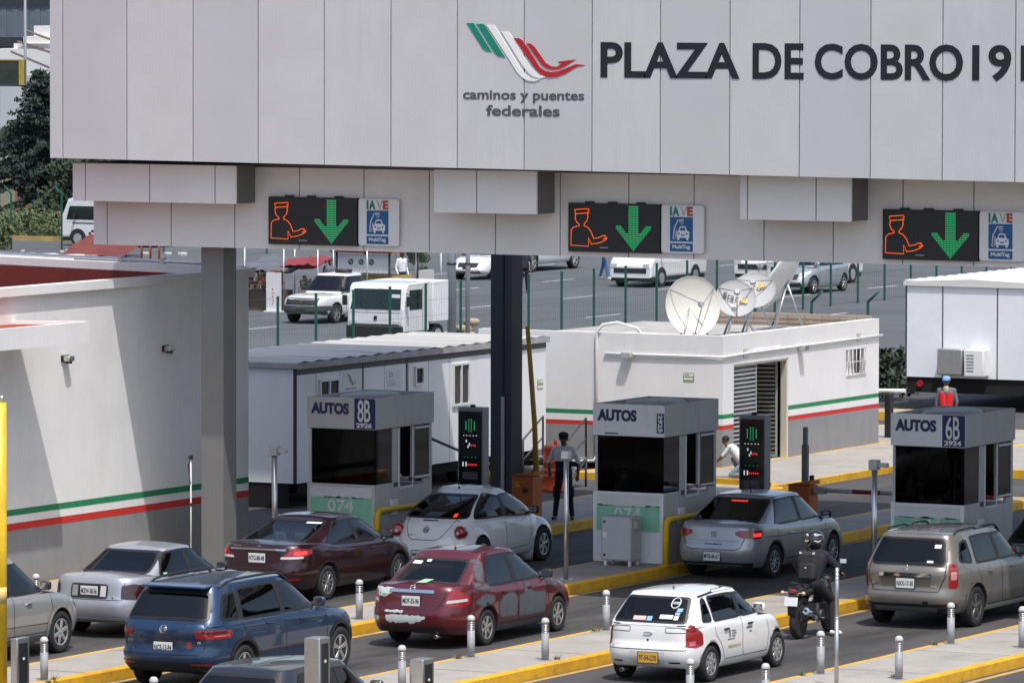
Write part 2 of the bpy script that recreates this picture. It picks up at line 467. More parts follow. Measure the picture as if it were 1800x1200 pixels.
# lettering
fr = Vector((1,0,0)); fu = Vector((0,-LEAN,1)).normalized()
def fo(x, z, off=0.012): return Vector(fasc(x, z, off))
for wd, xa_, xb_, ref in (('PLAZA',3.43,6.12,None),('DE',6.37,7.34,None),('COBRO',7.55,10.32,None),('191',10.49,11.21,'19')):
    text(wd, fo(xa_, 9.375, .003), fr, fu, xb_-xa_, 0.62, dark_txt, can, 'lettering', 0.006, 0.024, ref=ref)
lt = mat('logo_grey', (0.075,0.075,0.08), 0.5)
text('caminos y puentes', fo(0.71, 8.915, .003), fr, fu, 2.40, 0.215, lt, can, 'lettering', 0.005, 0.020)
text('federales', fo(1.17, 8.68, .003), fr, fu, 1.46, 0.19, lt, can, 'lettering', 0.005, 0.020)
# emblem: slanted stripes bending into a wing, traced as outlines on the panel plane (photo pixels -> metres)
def emb(p): return (0.78+(p[0]-72)*0.00640, 10.31-(p[1]-70)*0.00558)
def stripe(pts, m, name, off):
    b = B(); q = [emb(p) for p in pts]
    A = [b.bm.verts.new(fo(x, z, off)) for x, z in q]; Bv = [b.bm.verts.new(fo(x, z, 0.0)) for x, z in q]
    f = b.bm.faces.new(A)
    for i in range(len(q)):
        j = (i+1) % len(q); b.bm.faces.new((A[i], A[j], Bv[j], Bv[i]))
    bmesh.ops.triangulate(b.bm, faces=[f])
    b.done(name, m, can)
lg = mat('logo_green', (0.0,0.21,0.14), 0.5); lw = mat('logo_white', (0.80,0.80,0.78), 0.5); lr = mat('logo_red', (0.42,0.012,0.02), 0.5)
stripe([(72,70),(94,70),(150,161),(134,158),(122,150)], lg, 'emblem', 0.010)
stripe([(102,72),(126,73),(192,178),(170,174),(158,163)], lg, 'emblem', 0.010)
stripe([(134,75),(158,76),(215,170),(240,212),(256,232),(276,243),(300,247),(282,252),(262,250),(244,240),(228,222),(205,184)], lw, 'emblem', 0.012)
stripe([(180,96),(204,97),(256,183),(276,212),(296,230),(318,238),(300,243),(280,238),(262,224),(244,200)], lw, 'emblem', 0.010)
stripe([(219,116),(236,117),(246,124),(300,208),(316,219),(336,223),(360,219),(384,208),(410,197),(438,199),(415,204),(398,214),(380,226),(352,237),(326,239),(302,230),(286,213)], lr, 'emblem', 0.013)
stripe([(258,132),(270,133),(282,142),(318,194),(334,204),(350,206),(366,196),(356,189),(374,187),(410,182),(398,190),(380,202),(362,212),(340,215),(320,211),(306,200)], lr, 'emblem', 0.011)

# ------------------------------------------------------------------ LED lane signals + tag signs hung on the lower beam
hatl = [(.055,.87),(.06,.80),(.20,.79),(.235,.88),(.235,.845),(.08,.83),(.055,.87)]
def led_sign(x0, x1, label):
    t = thing('lane_signal', label, 'lane signal', (x0, -5.5, 6.27))
    w = x1-x0; h = 0.865
    b = B(); b.box(0, w, -0.10, -0.002, 0, h, 0, 0.006)
    for k in (0.22, 0.47, 0.78): b.box(w*k-0.08, w*k+0.08, -0.07, -0.01, h, h+0.03, 0)
    b.done('panel', black, t)
    # outline of a toll collector, small tubes of lamps
    def P(u, v): return (u*w, -0.112, v*h)
    b = B()
    lines = [
      [(.075,.86),(.225,.885),(.235,.855),(.215,.84),(.232,.80),(.085,.775),(.075,.86)],
      [(.085,.775),(.080,.69),(.095,.61),(.125,.565),(.125,.53)],
      [(.215,.80),(.222,.72),(.21,.64),(.180,.575),(.178,.535)],
      [(.125,.53),(.065,.505),(.038,.45),(.035,.13),(.228,.115),(.228,.29),(.26,.16),(.335,.185),(.40,.235),(.43,.30)],
      [(.178,.535),(.222,.50),(.255,.42),(.285,.275),(.345,.30),(.38,.335),(.415,.34)],
      [(.385,.27),(.425,.27),(.43,.30),(.40,.32)],
    ]
    for L in lines: b.tube([P(u, v) for u, v in L], 0.0062, 5)
    b.done('figure', led_o, t)
    # green arrow built of lamps
    b = B()
    cx = 0.715*w; z0_ = 0.055*h
    for iu in range(-12, 13):
        for iv in range(0, 25):
            dx = abs(iu)*0.028; zz = iv*0.032
            if zz > 0.77: continue
            lo = 1.105*dx
            if (dx < 0.09 and zz >= lo) or (lo <= zz <= lo+0.165 and dx < 0.345 and zz < 0.44-0.35*max(0, dx-0.27)):
                x = cx+iu*0.028; z = z0_+zz; s = 0.0085
                b.box(x-s, x+s, -0.108, -0.1005, z-s, z+s)
    b.done('arrow', led_g, t)['kind'] = 'stuff'
    b = B(); b.box(w*0.345, w*0.44, -0.103, -0.1005, 0.075, 0.088); b.done('maker_plate', grey_p, t)
    return t
sgrp = 'lane signals on the canopy beam'
led_sign(-3.83, -1.99, 'black lane signal with orange attendant and green arrow, leftmost of three on the beam')
led_sign(2.29, 4.10, 'black lane signal with orange attendant and green arrow, middle one of three on the beam')
led_sign(8.39, 10.18, 'black lane signal with orange attendant and green arrow, rightmost of the three on the beam')
def rrect(x0, x1, z0, z1, r, n=5):
    pts = []
    for cx, cz, a0 in ((x1-r,z0+r,-90),(x1-r,z1-r,0),(x0+r,z1-r,90),(x0+r,z0+r,180)):
        for k in range(n+1):
            a = R(a0+90*k/n); pts.append((cx+r*math.cos(a), cz+r*math.sin(a)))
    return pts
def tag_sign(x0, label):
    t = thing('tag_sign', label, 'sign', (x0, -5.5, 6.285))
    w = 0.83; h = 0.84
    b = B(); b.prism(rrect(0,w,0,h,0.05), 'y', -0.075, -0.05, 0)
    b.box(0.1,0.14,-0.049,-0.001,0.05,h-0.05,1); b.box(0.69,0.73,-0.049,-0.001,0.05,h-0.05,1)
    b.done('panel', [white_p, grey_p], t)
    y = -0.0765
    rr = (1,0,0); uu = (0,0,1)
    cg = mat('tag_green', (0.0,0.20,0.16), 0.5); cr = mat('tag_red', (0.45,0.06,0.05), 0.5); cgr = mat('tag_grey', (0.42,0.42,0.42), 0.5)
    text('I', (0.17,y,0.655), rr, uu, 0.035, 0.165, cg, t, 'lettering', 0.006, 0.05)
    text('A', (0.215,y,0.655), rr, uu, 0.135, 0.165, cg, t, 'lettering', 0.006, 0.05)
    text('V', (0.37,y,0.655), rr, uu, 0.13, 0.165, cgr, t, 'lettering', 0.006, 0.0)
    text('E', (0.505,y,0.655), rr, uu, 0.11, 0.165, cr, t, 'lettering', 0.006, 0.05)
    b = B()
    b.box(0.17,0.615,-0.081,-0.0752,0.205,0.635,0); b.box(0.17,0.615,-0.081,-0.0752,0.03,0.175,0)
    b.done('blue_field', blue_s, t)
    text('MultiTag', (0.22,-0.0815,0.06), rr, uu, 0.345, 0.088, white_p, t, 'lettering', 0.004, 0.03)
    b = B(); ys = -0.084
    def Q(u, v): return (0.17+u*0.445, ys, 0.205+v*0.43)
    def strip(pts, wd): b.tube([Q(*p) for p in pts], wd, 6)
    strip([(.15,.1),(.2,.55),(.36,.88),(.62,.9)], 0.011)
    strip([(.15,.1),(.24,.1),(.28,.52)], 0.006)
    strip([(.42,.82),(.62,.82)], 0.009); strip([(.47,.74),(.60,.74)], 0.006); strip([(.51,.66),(.57,.66)], 0.004)
    for poly in ([(.3,.16),(.85,.16),(.85,.4),(.76,.43),(.68,.62),(.44,.62),(.37,.43),(.3,.4)],):
        q = [(0.17+u*0.445, 0.205+v*0.43) for u, v in poly]
        b.prism(q, 'y', -0.0835, -0.081, 0)
    b.box(Q(.33,.0)[0],Q(.42,0)[0],-0.0835,-0.0812,Q(0,.06)[2],Q(0,.158)[2]); b.box(Q(.72,.0)[0],Q(.81,0)[0],-0.0835,-0.0812,Q(0,.06)[2],Q(0,.158)[2])
    b.done('pictogram', white_p, t)
    b = B()
    q = [(0.17+u*0.445, 0.205+v*0.43) for u, v in [(.47,.57),(.65,.57),(.70,.45),(.42,.45)]]
    b.prism(q, 'y', -0.0855, -0.0837, 0)
    for u in (.40,.74): b.cyl((Q(u,0)[0],-0.0837,Q(0,.32)[2]), (Q(u,0)[0],-0.0855,Q(0,.32)[2]), 0.018, n=10)
    b.box(Q(.48,0)[0],Q(.66,0)[0],-0.0855,-0.0837,Q(0,.24)[2],Q(0,.29)[2])
    b.done('pictogram', blue_s, t)
    return t
tag_sign(-1.97, 'white tag payment sign with blue car pictogram, leftmost of three beside the lane signals')
tag_sign(4.12, 'white tag payment sign with blue car pictogram, middle of three beside the lane signals')
tag_sign(10.2, 'white tag payment sign with blue car pictogram, rightmost of three beside the lane signals')
# ------------------------------------------------------------------ left toll building
lb = thing('toll_building', 'tall white plaster building with green and red stripes along its wall, at the left', 'building', (0,0,0))
XW = -7.05
foot = [(XW,-45.0),(XW,-0.72),(-22.0,3.9),(-22.0,-45.0)]
def walls(bands, name, parent, mats, foot, skip=()):
    b = B(); n = len(foot)
    for i in range(n):
        if i in skip: continue
        p = foot[i]; q = foot[(i+1) % n]
        for z0, z1, m in bands:
            b.face([(p[0],p[1],z0),(q[0],q[1],z0),(q[0],q[1],z1),(p[0],p[1],z1)], m)
    return b.done(name, mats, parent, fix=False)
walls([(0,1.19,1),(1.19,5.5,0)], 'wall', lb, [white_wall, grey_wall], foot)
b = B()
def strip_box(b, y0, y1, z0, z1, m): b.box(XW, XW+0.004, y0, y1, z0, z1, m)
strip_box(b, -45, -0.72, 1.455, 1.565, 0); b.done('stripe', green_pt, lb)
b = B(); strip_box(b, -45, -0.72, 1.19, 1.315, 0); b.done('stripe', red_pt, lb)
# coping + parapet inside + recessed roof
b = B()
def quadstrip(b, A, Bq, z0, z1, m): pass
cop_o = [(XW+0.11,-45.0),(XW+0.11,-0.64),(-22.1,4.02),(-22.1,-45)]
cop_i = [(XW-0.16,-45.0),(XW-0.16,-0.88),(-21.8,3.68),(-21.8,-45)]
for i in (0,1):
    j = i+1
    o0,o1,i0,i1 = cop_o[i],cop_o[j],cop_i[i],cop_i[j]
    b.face([o0+(5.40,),o1+(5.40,),o1+(5.56,),o0+(5.56,)],0)
    b.face([o0+(5.56,),o1+(5.56,),i1+(5.56,),i0+(5.56,)],0)
    b.face([o0+(5.40,),i0+(5.40,),i1+(5.40,),o1+(5.40,)],0)
    b.face([i0+(5.56,),i1+(5.56,),i1+(5.40,),i0+(5.40,)],0)
b.done('coping', white_wall, lb)
b = B()
for i in (0,1):
    p,q = cop_i[i],cop_i[i+1]
    b.face([p+(4.75,),q+(4.75,),q+(5.41,),p+(5.41,)],0)
b.face([cop_i[0]+(4.75,),cop_i[1]+(4.75,),cop_i[2]+(4.75,),cop_i[3]+(4.75,)],0)
b.done('roof', red_roof, lb)
b = B()
p0 = Vector((-7.6,-0.62,5.62)); p1 = Vector((-22,3.9,5.62))
b.tube([p0+(p1-p0)*t for t in (0,.25,.5,.75,1)], 0.035, 8)
for t in (0.03,0.12,0.2): 
    c = p0+(p1-p0)*t; b.box(c.x-0.05,c.x+0.05,c.y-0.05,c.y+0.05,5.56,5.69)
b.done('conduit', galv, lb)
b = B()
b.box(-5.75-0.09,-5.75,-40,-8.7,4.58,4.96,0); b.prism([(XW+0.001,-9.25),(-5.841,-8.80),(-5.841,-8.705),(XW+0.001,-9.15)],'z',4.58,4.96,0); b.prism([(XW+0.001,-40),(-5.841,-40),(-5.841,-8.801),(XW+0.001,-9.251)],'z',4.58,4.72,0)
b.done('canopy', white_wall, lb)
b = B(); b.prism([(XW+0.002,-40),(-5.845,-40),(-5.845,-8.805),(XW+0.002,-9.255)],'z',4.722,4.90,0); b.done('canopy_roof', mat('red_lit', (0.32,0.065,0.035), 0.8, var=0.15, vscale=2), lb)  # brighter copy of the roof red, sunlight put into the colour
for y in (-7.44,-3.85):
    b = B(); b.box(XW+0.001,XW+0.03,y-0.12,y+0.12,4.13,4.25,1); b.box(XW+0.03,XW+0.17,y-0.10,y+0.10,4.14,4.24,0,0.02)
    b.box(XW+0.035,XW+0.16,y-0.02,y+0.02,4.10,4.14,1)
    b.done('wall_lamp', [steel, black], lb)

# slim white pole with a bracket in front of the near column
pl = thing('slim_pole', 'slim white pole with a small black bracket in front of the grey column', 'pole', (-5.70,-5.2,0.2))
b = B(); b.cyl((0,0,0),(0,0,2.05),0.013,n=10); b.box(-0.06,0.06,-0.06,0.06,0,0.012); b.done('shaft', white_p, pl)
b = B(); b.box(-0.035,0.035,-0.03,0.03,2.05,2.13,0,0.008); b.tube([(0,0,2.05),(-0.05,0,1.95),(-0.03,0,1.8),(0.0,-0.02,1.6)],0.012,6); b.cyl((0,0,1.2),(0,0,1.25),0.03,n=8); b.done('bracket', black, pl)

# ------------------------------------------------------------------ office trailers
trw = mat('trailer_white', (0.80,0.82,0.84), 0.45, var=0.06, vscale=1.5, bump=0.04, bscale=4)
tr_roof = mat('trailer_roof', (0.62,0.60,0.55), 0.6, metal=0.0, var=0.6, vscale=1.3, col2=(0.30,0.29,0.27), stretch=(0.16,3.0,1), detail=6)
def corr_roof(b, x0, x1, y0, y1, z, m, pitch=0.32):
    n = int((y1-y0)/pitch); 
    prev = None
    for i in range(n+1):
        y = y0+(y1-y0)*i/n
        zz = z+(0.03 if i % 2 else 0.0)
        cur = (y, zz)
        if prev: b.face([(x0,prev[0],prev[1]),(x1,prev[0],prev[1]),(x1,cur[0],cur[1]),(x0,cur[0],cur[1])], m)
        prev = cur
t1 = thing('office_trailer', 'long white office trailer with corrugated roof, between the columns and the service building', 'trailer', (0,0,0))
XT = -11.78; X0 = -15.0; Y0 = 9.5; Y1 = 20.95; ZB = 0.53; ZT1 = 3.0
b = B(); b.box(X0,XT,Y0,Y1,ZB,ZT1,0); b.done('body', trw, t1)
b = B(); corr_roof(b, X0-0.06, XT+0.06, Y0-0.06, Y1+0.06, 3.06, 0); b.box(X0-0.06,XT+0.06,Y0-0.06,Y1+0.06,3.001,3.05,1)
b.done('roof', [tr_roof, grey_p], t1)
b = B()
b.box(XT+0.0605,XT+0.075,Y0-0.06,Y1+0.06,2.93,3.06,0); b.box(X0-0.06,XT+0.075,Y0-0.075,Y0-0.0605,2.95,3.06,0)
b.done('eave', mat('eave_grey', (0.40,0.40,0.41), 0.6, var=0.3, vscale=2), t1)
b = B()
b.box(XT-0.06,XT+0.012,Y0-0.012,Y0+0.02,ZB,2.93,0)
for y, w in ((12.37,0.05),(14.33,0.05)): b.box(XT+0.001,XT+0.012,y,y+w,ZB,2.93,0)
for y in (10.35,11.38,13.36,15.35,16.33,18.4): b.box(XT+0.0005,XT+0.004,y,y+0.015,ZB,2.93,1)
b.box(XT+0.0005,XT+0.006,Y0+0.02,Y1,2.80,2.93,2)  # darker band along the wall top, just below the eave
b.done('trim', [mat('trim_dark', (0.03,0.032,0.05), 0.6), grey_p, mat('eave_band', (0.12,0.12,0.12), 0.8)], t1)
b = B(); b.box(X0+0.3,XT-0.15,Y0+0.3,Y1-0.3,0.30,ZB-0.002,0)
for y in (11.5,12.6,17.6,18.7):
    b.cyl((X0+0.3,y,0.4),(X0+0.6,y,0.4),0.4,n=16); b.cyl((XT-0.6,y,0.4),(XT-0.3,y,0.4),0.4,n=16)
b.box(X0+0.25,XT-0.2,Y0+0.02,Y0+0.05,0.02,ZB-0.002,0)
b.done('chassis', black_m, t1)
def win_x(parent, X, y0, y1, z0, z1, panes=2, fm=white_p, name='window'):
    b = B(); f = 0.05
    b.box(X+0.001,X+0.05,y0,y1,z0,z0+f,0); b.box(X+0.001,X+0.05,y0,y1,z1-f,z1,0)
    n = panes
    for k in range(n+1):
        y = y0+(y1-f-y0)*k/n; b.box(X+0.001,X+0.048,y,y+f,z0+f,z1-f,0)
    o = b.done(name, fm, parent)
    b = B(); b.box(X+0.001,X+0.012,y0+f,y1-f,z0+f,z1-f,0)
    b.done('pane', mat('window_dark', (0.02,0.022,0.025), 0.06), o)
    return o
def yx(px, X=XT): return None
win_x(t1, XT, 10.47, 11.33, 1.70, 2.66)
win_x(t1, XT, 16.44, 17.22, 1.74, 2.68)
win_x(t1, XT+0.02, 14.66, 15.06, 2.30, 2.72, 1)
b = B(); b.box(XT+0.001,XT+0.02,14.42,15.30,ZB+0.02,2.78,0); b.done('door', trw, t1)
# small notices: faded emblem and a pale print
em = mat('notice_print', (0.35,0.33,0.34), 0.6); pa = mat('notice_paper', (0.70,0.71,0.72), 0.6)
b = B(); b.box(XT+0.001,XT+0.005,11.50,12.30,2.20,2.78,0)
b.done('notice', pa, t1)
b = B()
b.tube([(XT+0.007,11.72,2.72),(XT+0.007,11.78,2.64),(XT+0.007,11.86,2.54),(XT+0.007,11.93,2.47),(XT+0.007,12.06,2.54)],0.012,5); b.tube([(XT+0.007,11.80,2.68),(XT+0.007,11.90,2.56),(XT+0.007,11.96,2.50)],0.010,5)
b.done('emblem', em, t1)
text('caminos y puentes', (XT+0.006,11.62,2.37), (0,1,0), (0,0,1), 0.5, 0.05, em, t1, 'lettering', 0.003, 0.0)
text('federales', (XT+0.006,11.72,2.29), (0,1,0), (0,0,1), 0.3, 0.04, em, t1, 'lettering', 0.003, 0.0)
b = B(); b.box(XT+0.001,XT+0.004,13.45,14.15,2.28,2.70,0); b.done('notice', pa, t1)
b = B()
for k in range(3): b.box(XT+0.004,XT+0.006,13.5,13.9-0.05*k,2.36+0.05*k,2.375+0.05*k,0)
b.tube([(XT+0.006,13.6,2.54),(XT+0.006,13.6,2.63),(XT+0.006,13.7,2.63),(XT+0.006,13.7,2.56)],0.008,5)
b.done('notice_print', em, t1)
exit_g = mat('exit_green', (0.22,0.30,0.12), 0.5)
def exit_sign(parent, P, right, w, h, arrow=True):
    """small green and white route sign; P lower left, right = wall direction"""
    right = Vector(right); up = Vector((0,0,1)); n = right.cross(up); P = Vector(P)
    def bx(b, u0, u1, v0, v1, d0, d1):
        pts = [P+right*(u*w)+up*(v*h)+n*d for d in (d0,d1) for u,v in ((u0,v0),(u1,v0),(u1,v1),(u0,v1))]
        vs = [b.bm.verts.new(p) for p in pts]
        for q in ((0,1,2,3),(7,6,5,4),(0,4,5,1),(1,5,6,2),(2,6,7,3),(3,7,4,0)): b.bm.faces.new([vs[k] for k in q])
    b = B(); bx(b,0,1,0,1,0.001,0.008); o = b.done('exit_sign', exit_g, parent)
    b = B()
    bx(b,.06,.94,.62,.92,0.0085,0.0105)
    if arrow:
        bx(b,.06,.70,.22,.45,0.0085,0.0105)
        tri = [P+right*(u*w)+up*(v*h)+n*0.0105 for u,v in ((.68,.08),(.95,.33),(.68,.58))]
        b.bm.faces.new([b.bm.verts.new(p) for p in tri])
    else: bx(b,.06,.94,.1,.4,0.0085,0.0105)
    b.done('sign_arrow', white_p, o)
    b = B(); bx(b,.14,.55,.70,.84,0.0108,0.0115); b.done('sign_print', exit_g, o)
exit_sign(t1, (XT,20.52,1.88), (0,1,0), 0.28, 0.22, False)

t2 = thing('cargo_trailer', 'white box trailer with corrugated roof parked behind the right toll booth', 'trailer', (0,0,0))
xa, xb = -13.1, -8.85; ya, yb = 43.9, 56.0
b = B(); b.box(xa,xb,ya,yb,0.85,3.20,0); b.done('body', trw, t2)
b = B(); corr_roof(b, xa-0.05, xb+0.05, ya-0.05, yb, 3.33, 0); 
b.prism([(xa-0.05,3.205),(xb+0.05,3.205),(xb+0.05,3.31),((xa+xb)/2-0.3,3.40),(xa-0.05,3.31)], 'y', ya-0.06, ya+0.1, 0)
b.box(xb+0.051,xb+0.06,ya,yb,3.1,3.3,0)
b.done('roof', mat('trailer_roof2', (0.72,0.71,0.68), 0.5, var=0.2, vscale=1.0, stretch=(0.2,3,1)), t2)
b = B()
for f in (0.24,0.60): x = xa+(xb-xa)*f; b.box(x,x+0.03,ya-0.006,ya-0.0005,0.85,3.2,0)
b.box(xb-0.05,xb+0.01,ya-0.01,ya+0.03,0.85,3.2,0); b.box(xa-0.01,xa+0.03,ya-0.01,ya+0.03,0.85,3.2,0)
b.done('trim', mat('trim_dark', (0.03,0.032,0.05), 0.6), t2)
b = B(); b.box(xa+0.02,xb-0.02,ya+0.05,yb,0.45,0.845,0)
for y in (51.0,52.3): b.cyl((xb-0.5,y,0.45),(xb-0.15,y,0.45),0.45,n=16)
b.done('chassis', black_m, t2)
for x in (-12.7,-9.5):
    b = B(); b.cyl((x,ya+0.04,0.68),(x,ya-0.01,0.68),0.09,n=12); b.done('tail_lamp', mat('lamp_red', (0.30,0.01,0.015), 0.2), t2)
b = B(); b.box(-12.05,-11.35,ya-0.4,ya-0.007,0.95,1.62,0,0.03); b.box(-11.3,-10.75,ya-0.4,ya-0.007,0.92,1.62,1,0.03)
for k in range(6): b.box(-11.23,-11.02,ya-0.405,ya-0.4005,1.05+0.08*k,1.09+0.08*k,0)
b.done('air_unit', [steel, white_p], t2)

# ------------------------------------------------------------------ service building
sb = thing('service_building', 'low white service building with a dark louvred doorway and satellite dishes on its roof', 'building', (0,0,0))
XB = -8.0; YB = 22.28; YE = 30.83; XL = -14.2; HB = 3.1
bands = [(0.14,0.99,1),(0.99,1.09,2),(1.09,1.235,0),(1.235,1.335,3),(1.335,HB,0)]
mm = [white_wall, grey_wall, red_pt, green_pt]
b = B()
D0, D1, DZ = 22.86, 25.76, 2.43                   # doorway
def vq(b, p, q, z0, z1, m): b.face([(p[0],p[1],z0),(q[0],q[1],z0),(q[0],q[1],z1),(p[0],p[1],z1)], m)
for z0, z1, m in bands:
    vq(b, (XL,YB), (XB,YB), z0, z1, m)
    z2 = min(z1, 2.87); vq(b, (XB,YE), (XL,YE), z0, z2, m); vq(b, (XL,YE), (XL,YB), z0, z2, m)
def bandcut(p, q):
    for z0, z1, m in bands: vq(b, p, q, z0, z1, m)
W0, W1, WZ0, WZ1 = 28.95, 30.05, 1.85, 2.45
bandcut((XB,YB),(XB,D0)); bandcut((XB,D1),(XB,W0)); bandcut((XB,W1),(XB,YE))
vq(b, (XB,D0), (XB,D1), DZ, HB, 0)
for z0, z1, m in bands[:4]: vq(b, (XB,W0), (XB,W1), z0, z1, m)
vq(b, (XB,W0), (XB,W1), 1.335, WZ0, 0); vq(b, (XB,W0), (XB,W1), WZ1, HB, 0)
for y0, y1, z0, z1 in ((D0,D1,0.14,DZ),(W0,W1,WZ0,WZ1)):   # reveals
    b.face([(XB,y0,z0),(XB-0.2,y0,z0),(XB-0.2,y0,z1),(XB,y0,z1)],0); b.face([(XB,y1,z0),(XB,y1,z1),(XB-0.2,y1,z1),(XB-0.2,y1,z0)],0)
    b.face([(XB,y0,z1),(XB-0.2,y0,z1),(XB-0.2,y1,z1),(XB,y1,z1)],0); b.face([(XB,y0,z0),(XB,y1,z0),(XB-0.2,y1,z0),(XB-0.2,y0,z0)],0)
# parapet top and inside
t = 0.18
o = [(XL,YB),(XB,YB),(XB,YE),(XL,YE)]; i_ = [(XL+t,YB+t),(XB-t,YB+t),(XB-t,YE-t),(XL+t,YE-t)]
for k in (0, 1):
    j = (k+1) % 4
    b.face([o[k]+(HB,),o[j]+(HB,),i_[j]+(HB,),i_[k]+(HB,)],0)
b.done('wall', mm, sb, fix=False)
brick = mat('raw_block', (0.42,0.34,0.27), 0.9, var=0.35, vscale=3, col2=(0.30,0.25,0.20))
b = B()
for k in (0, 1):
    j = (k+1) % 4
    vq(b, i_[j], i_[k], 2.80, HB, 0)
b.done('parapet_inside', brick, sb, fix=False)
b = B(); b.box(-13.2,XB-t-.002,YE-t-.001,YE-.01,2.86,3.16,0); b.done('block_wall', brick, sb)
b = B(); b.box(-12.6,-9.0,23.1,23.5,2.87,2.98,0); b.box(-11.2,-10.4,23.55,24.0,2.87,3.02,0); b.done('roof_boards', white_p, sb)
b = B()
for k in range(14):                                # mortar joints on the far parapet, real ridges
    pass
for r in range(2):
    b.box(-13.1,XB-t-.01,YE-t-0.012,YE-t-0.0015,2.93+0.11*r,2.94+0.11*r,0)
for k in range(11): b.box(-13.0+0.45*k,-12.985+0.45*k,YE-t-0.011,YE-t-0.0015,2.87,3.14,0)
b.done('mortar', mat('mortar', (0.25,0.22,0.19), 0.9), sb)
b = B(); b.box(XL+t,XB-t,YB+t,YE-t,2.6,2.86,0); b.done('roof', mat('roof_grey', (0.45,0.43,0.40), 0.9, var=0.3, vscale=2), sb)
# interior
b = B(); b.box(XB-2.4,XB-0.2,D0-0.4,YE-0.4,0.14,0.15,0); b.box(XB-2.42,XB-2.4,D0-0.4,YE-0.4,0.14,2.5,0); b.box(XB-2.4,XB-0.2,D0-0.42,D0-0.4,0.14,2.5,0); b.box(XB-2.4,XB-0.2,YE-0.4,YE-0.38,0.14,2.5,0); b.box(XB-2.4,XB-0.2,D0-0.4,YE-0.4,2.44,2.49,0)
b.done('interior', mat('interior_dark', (0.06,0.06,0.065), 0.9), sb)
louv = mat('louvre_grey', (0.36,0.36,0.36), 0.5, metal=0.3)
def louvre(name, P, right, w, h, n):
    right = Vector(right).normalized(); up = Vector((0,0,1)); nr = right.cross(up); P = Vector(P)
    b = B()
    def bb(u0,u1,v0,v1,d0,d1,tilt=0.0):
        pts = []
        for d in (d0,d1):
            for u,v in ((u0,v0),(u1,v0),(u1,v1),(u0,v1)):
                pts.append(P+right*u+up*(v-(tilt if d == d1 else 0))+nr*d)
        vs = [b.bm.verts.new(p) for p in pts]
        for q in ((0,1,2,3),(7,6,5,4),(0,4,5,1),(1,5,6,2),(2,6,7,3),(3,7,4,0)): b.bm.faces.new([vs[k] for k in q])
    f = 0.05
    bb(0,f,0,h,-0.03,0.01); bb(w-f,w,0,h,-0.03,0.01); bb(f,w-f,0,f,-0.03,0.01); bb(f,w-f,h-f,h,-0.03,0.01)
    for k in range(n):
        v = f+(h-2*f)*(k+0.5)/n
        bb(f,w-f,v-0.003,v+0.012,-0.03,0.012,0.045)
    return b.done(name, louv, sb)
louvre('door', (XB-0.06,D0+0.02,0.16), (0,1,0), 1.30, 2.24, 22)
louvre('door', (XB-0.25,D1-0.03,0.16), (-1.0,-0.32,0), 1.28, 2.24, 22)
b = B(); b.box(XB-0.16,XB-0.02,D1-0.05,D1-0.001,0.15,DZ-0.01,0); b.box(XB-0.16,XB-0.02,D0+0.02,D1-0.05,DZ-0.05,DZ-0.002,0); b.done('door_frame', mat('frame_beige', (0.55,0.53,0.45), 0.6), sb)
b = B(); b.box(XB+0.001,XB+0.04,23.9,25.3,2.66,2.72,0); b.done('lintel_trim', white_wall, sb)
b = B()
for k in range(5): y = W0+(W1-W0)*(k+0.5)/5; b.cyl((XB+0.02,y,WZ0),(XB+0.02,y,WZ1),0.012,n=6)
for z in (WZ0,(WZ0+WZ1)/2,WZ1): b.cyl((XB+0.02,W0,z),(XB+0.02,W1,z),0.012,n=6)
o_ = b.done('window_bars', mat('bar_white', (0.6,0.6,0.58), 0.5), sb)
b = B(); b.box(XB-0.16,XB-0.15,W0,W1,WZ0,WZ1,0); b.done('window', mat('window_dark', (0.02,0.022,0.025), 0.06), sb)
b = B()
for k in range(9):
    y = W0+0.05+0.08*k; b.box(XB-0.148+0.02*(k%2),XB-0.138+0.02*(k%2),y,y+0.085,WZ0,WZ1-0.04,0)
b.done('curtain', white_p, sb)
# conduits and floodlights
b = B()
b.tube([(-11.15,YB-0.04,0.16),(-11.15,YB-0.04,2.9),(-11.15,YB-0.04,3.1),(-11.0,YB-0.03,3.28),(-10.7,YB+0.1,3.33),(-10.3,YB+0.3,3.2),(-10.1,YB+0.4,2.9)],0.035,8)
b.tube([(-11.15,YB-0.04,0.3),(-11.2,YB-0.06,0.19),(-11.6,YB-0.1,0.17),(-12.2,YB-0.1,0.17)],0.03,6)
b.tube([(-10.95,YB-0.035,2.63),(-10,YB-0.035,2.63),(-8.6,YB-0.035,2.63),(XB+0.035,YB-0.035,2.63),(XB+0.035,23.5,2.66),(XB+0.035,27,2.68),(XB+0.035,30.95,2.70)],0.025,8)
b.done('conduit', white_wall, sb)
for P, ax in (((-10.35,YB-0.05,2.60),'y'),((XB+0.05,26.35,2.62),'x')):
    b = B(); x,y,z = P
    if ax == 'y':
        b.box(x-0.12,x+0.12,y-0.14,y,z-0.05,z+0.08,0,0.015); b.box(x-0.10,x+0.10,y-0.155,y-0.141,z-0.04,z+0.07,1)
    else:
        b.box(x,x+0.14,y-0.12,y+0.12,z-0.05,z+0.08,0,0.015); b.box(x+0.141,x+0.155,y-0.1,y+0.1,z-0.04,z+0.07,1)
    b.done('floodlight', [grey_p, steel], sb)
exit_sign(sb, (-8.98,YB,2.05), (1,0,0), 0.27, 0.2, True)
exit_sign(sb, (XB,23.35,2.55), (0,1,0), 0.26, 0.2, False)
exit_sign(sb, (XB,29.55,2.62), (0,1,0), 0.24, 0.18, False)

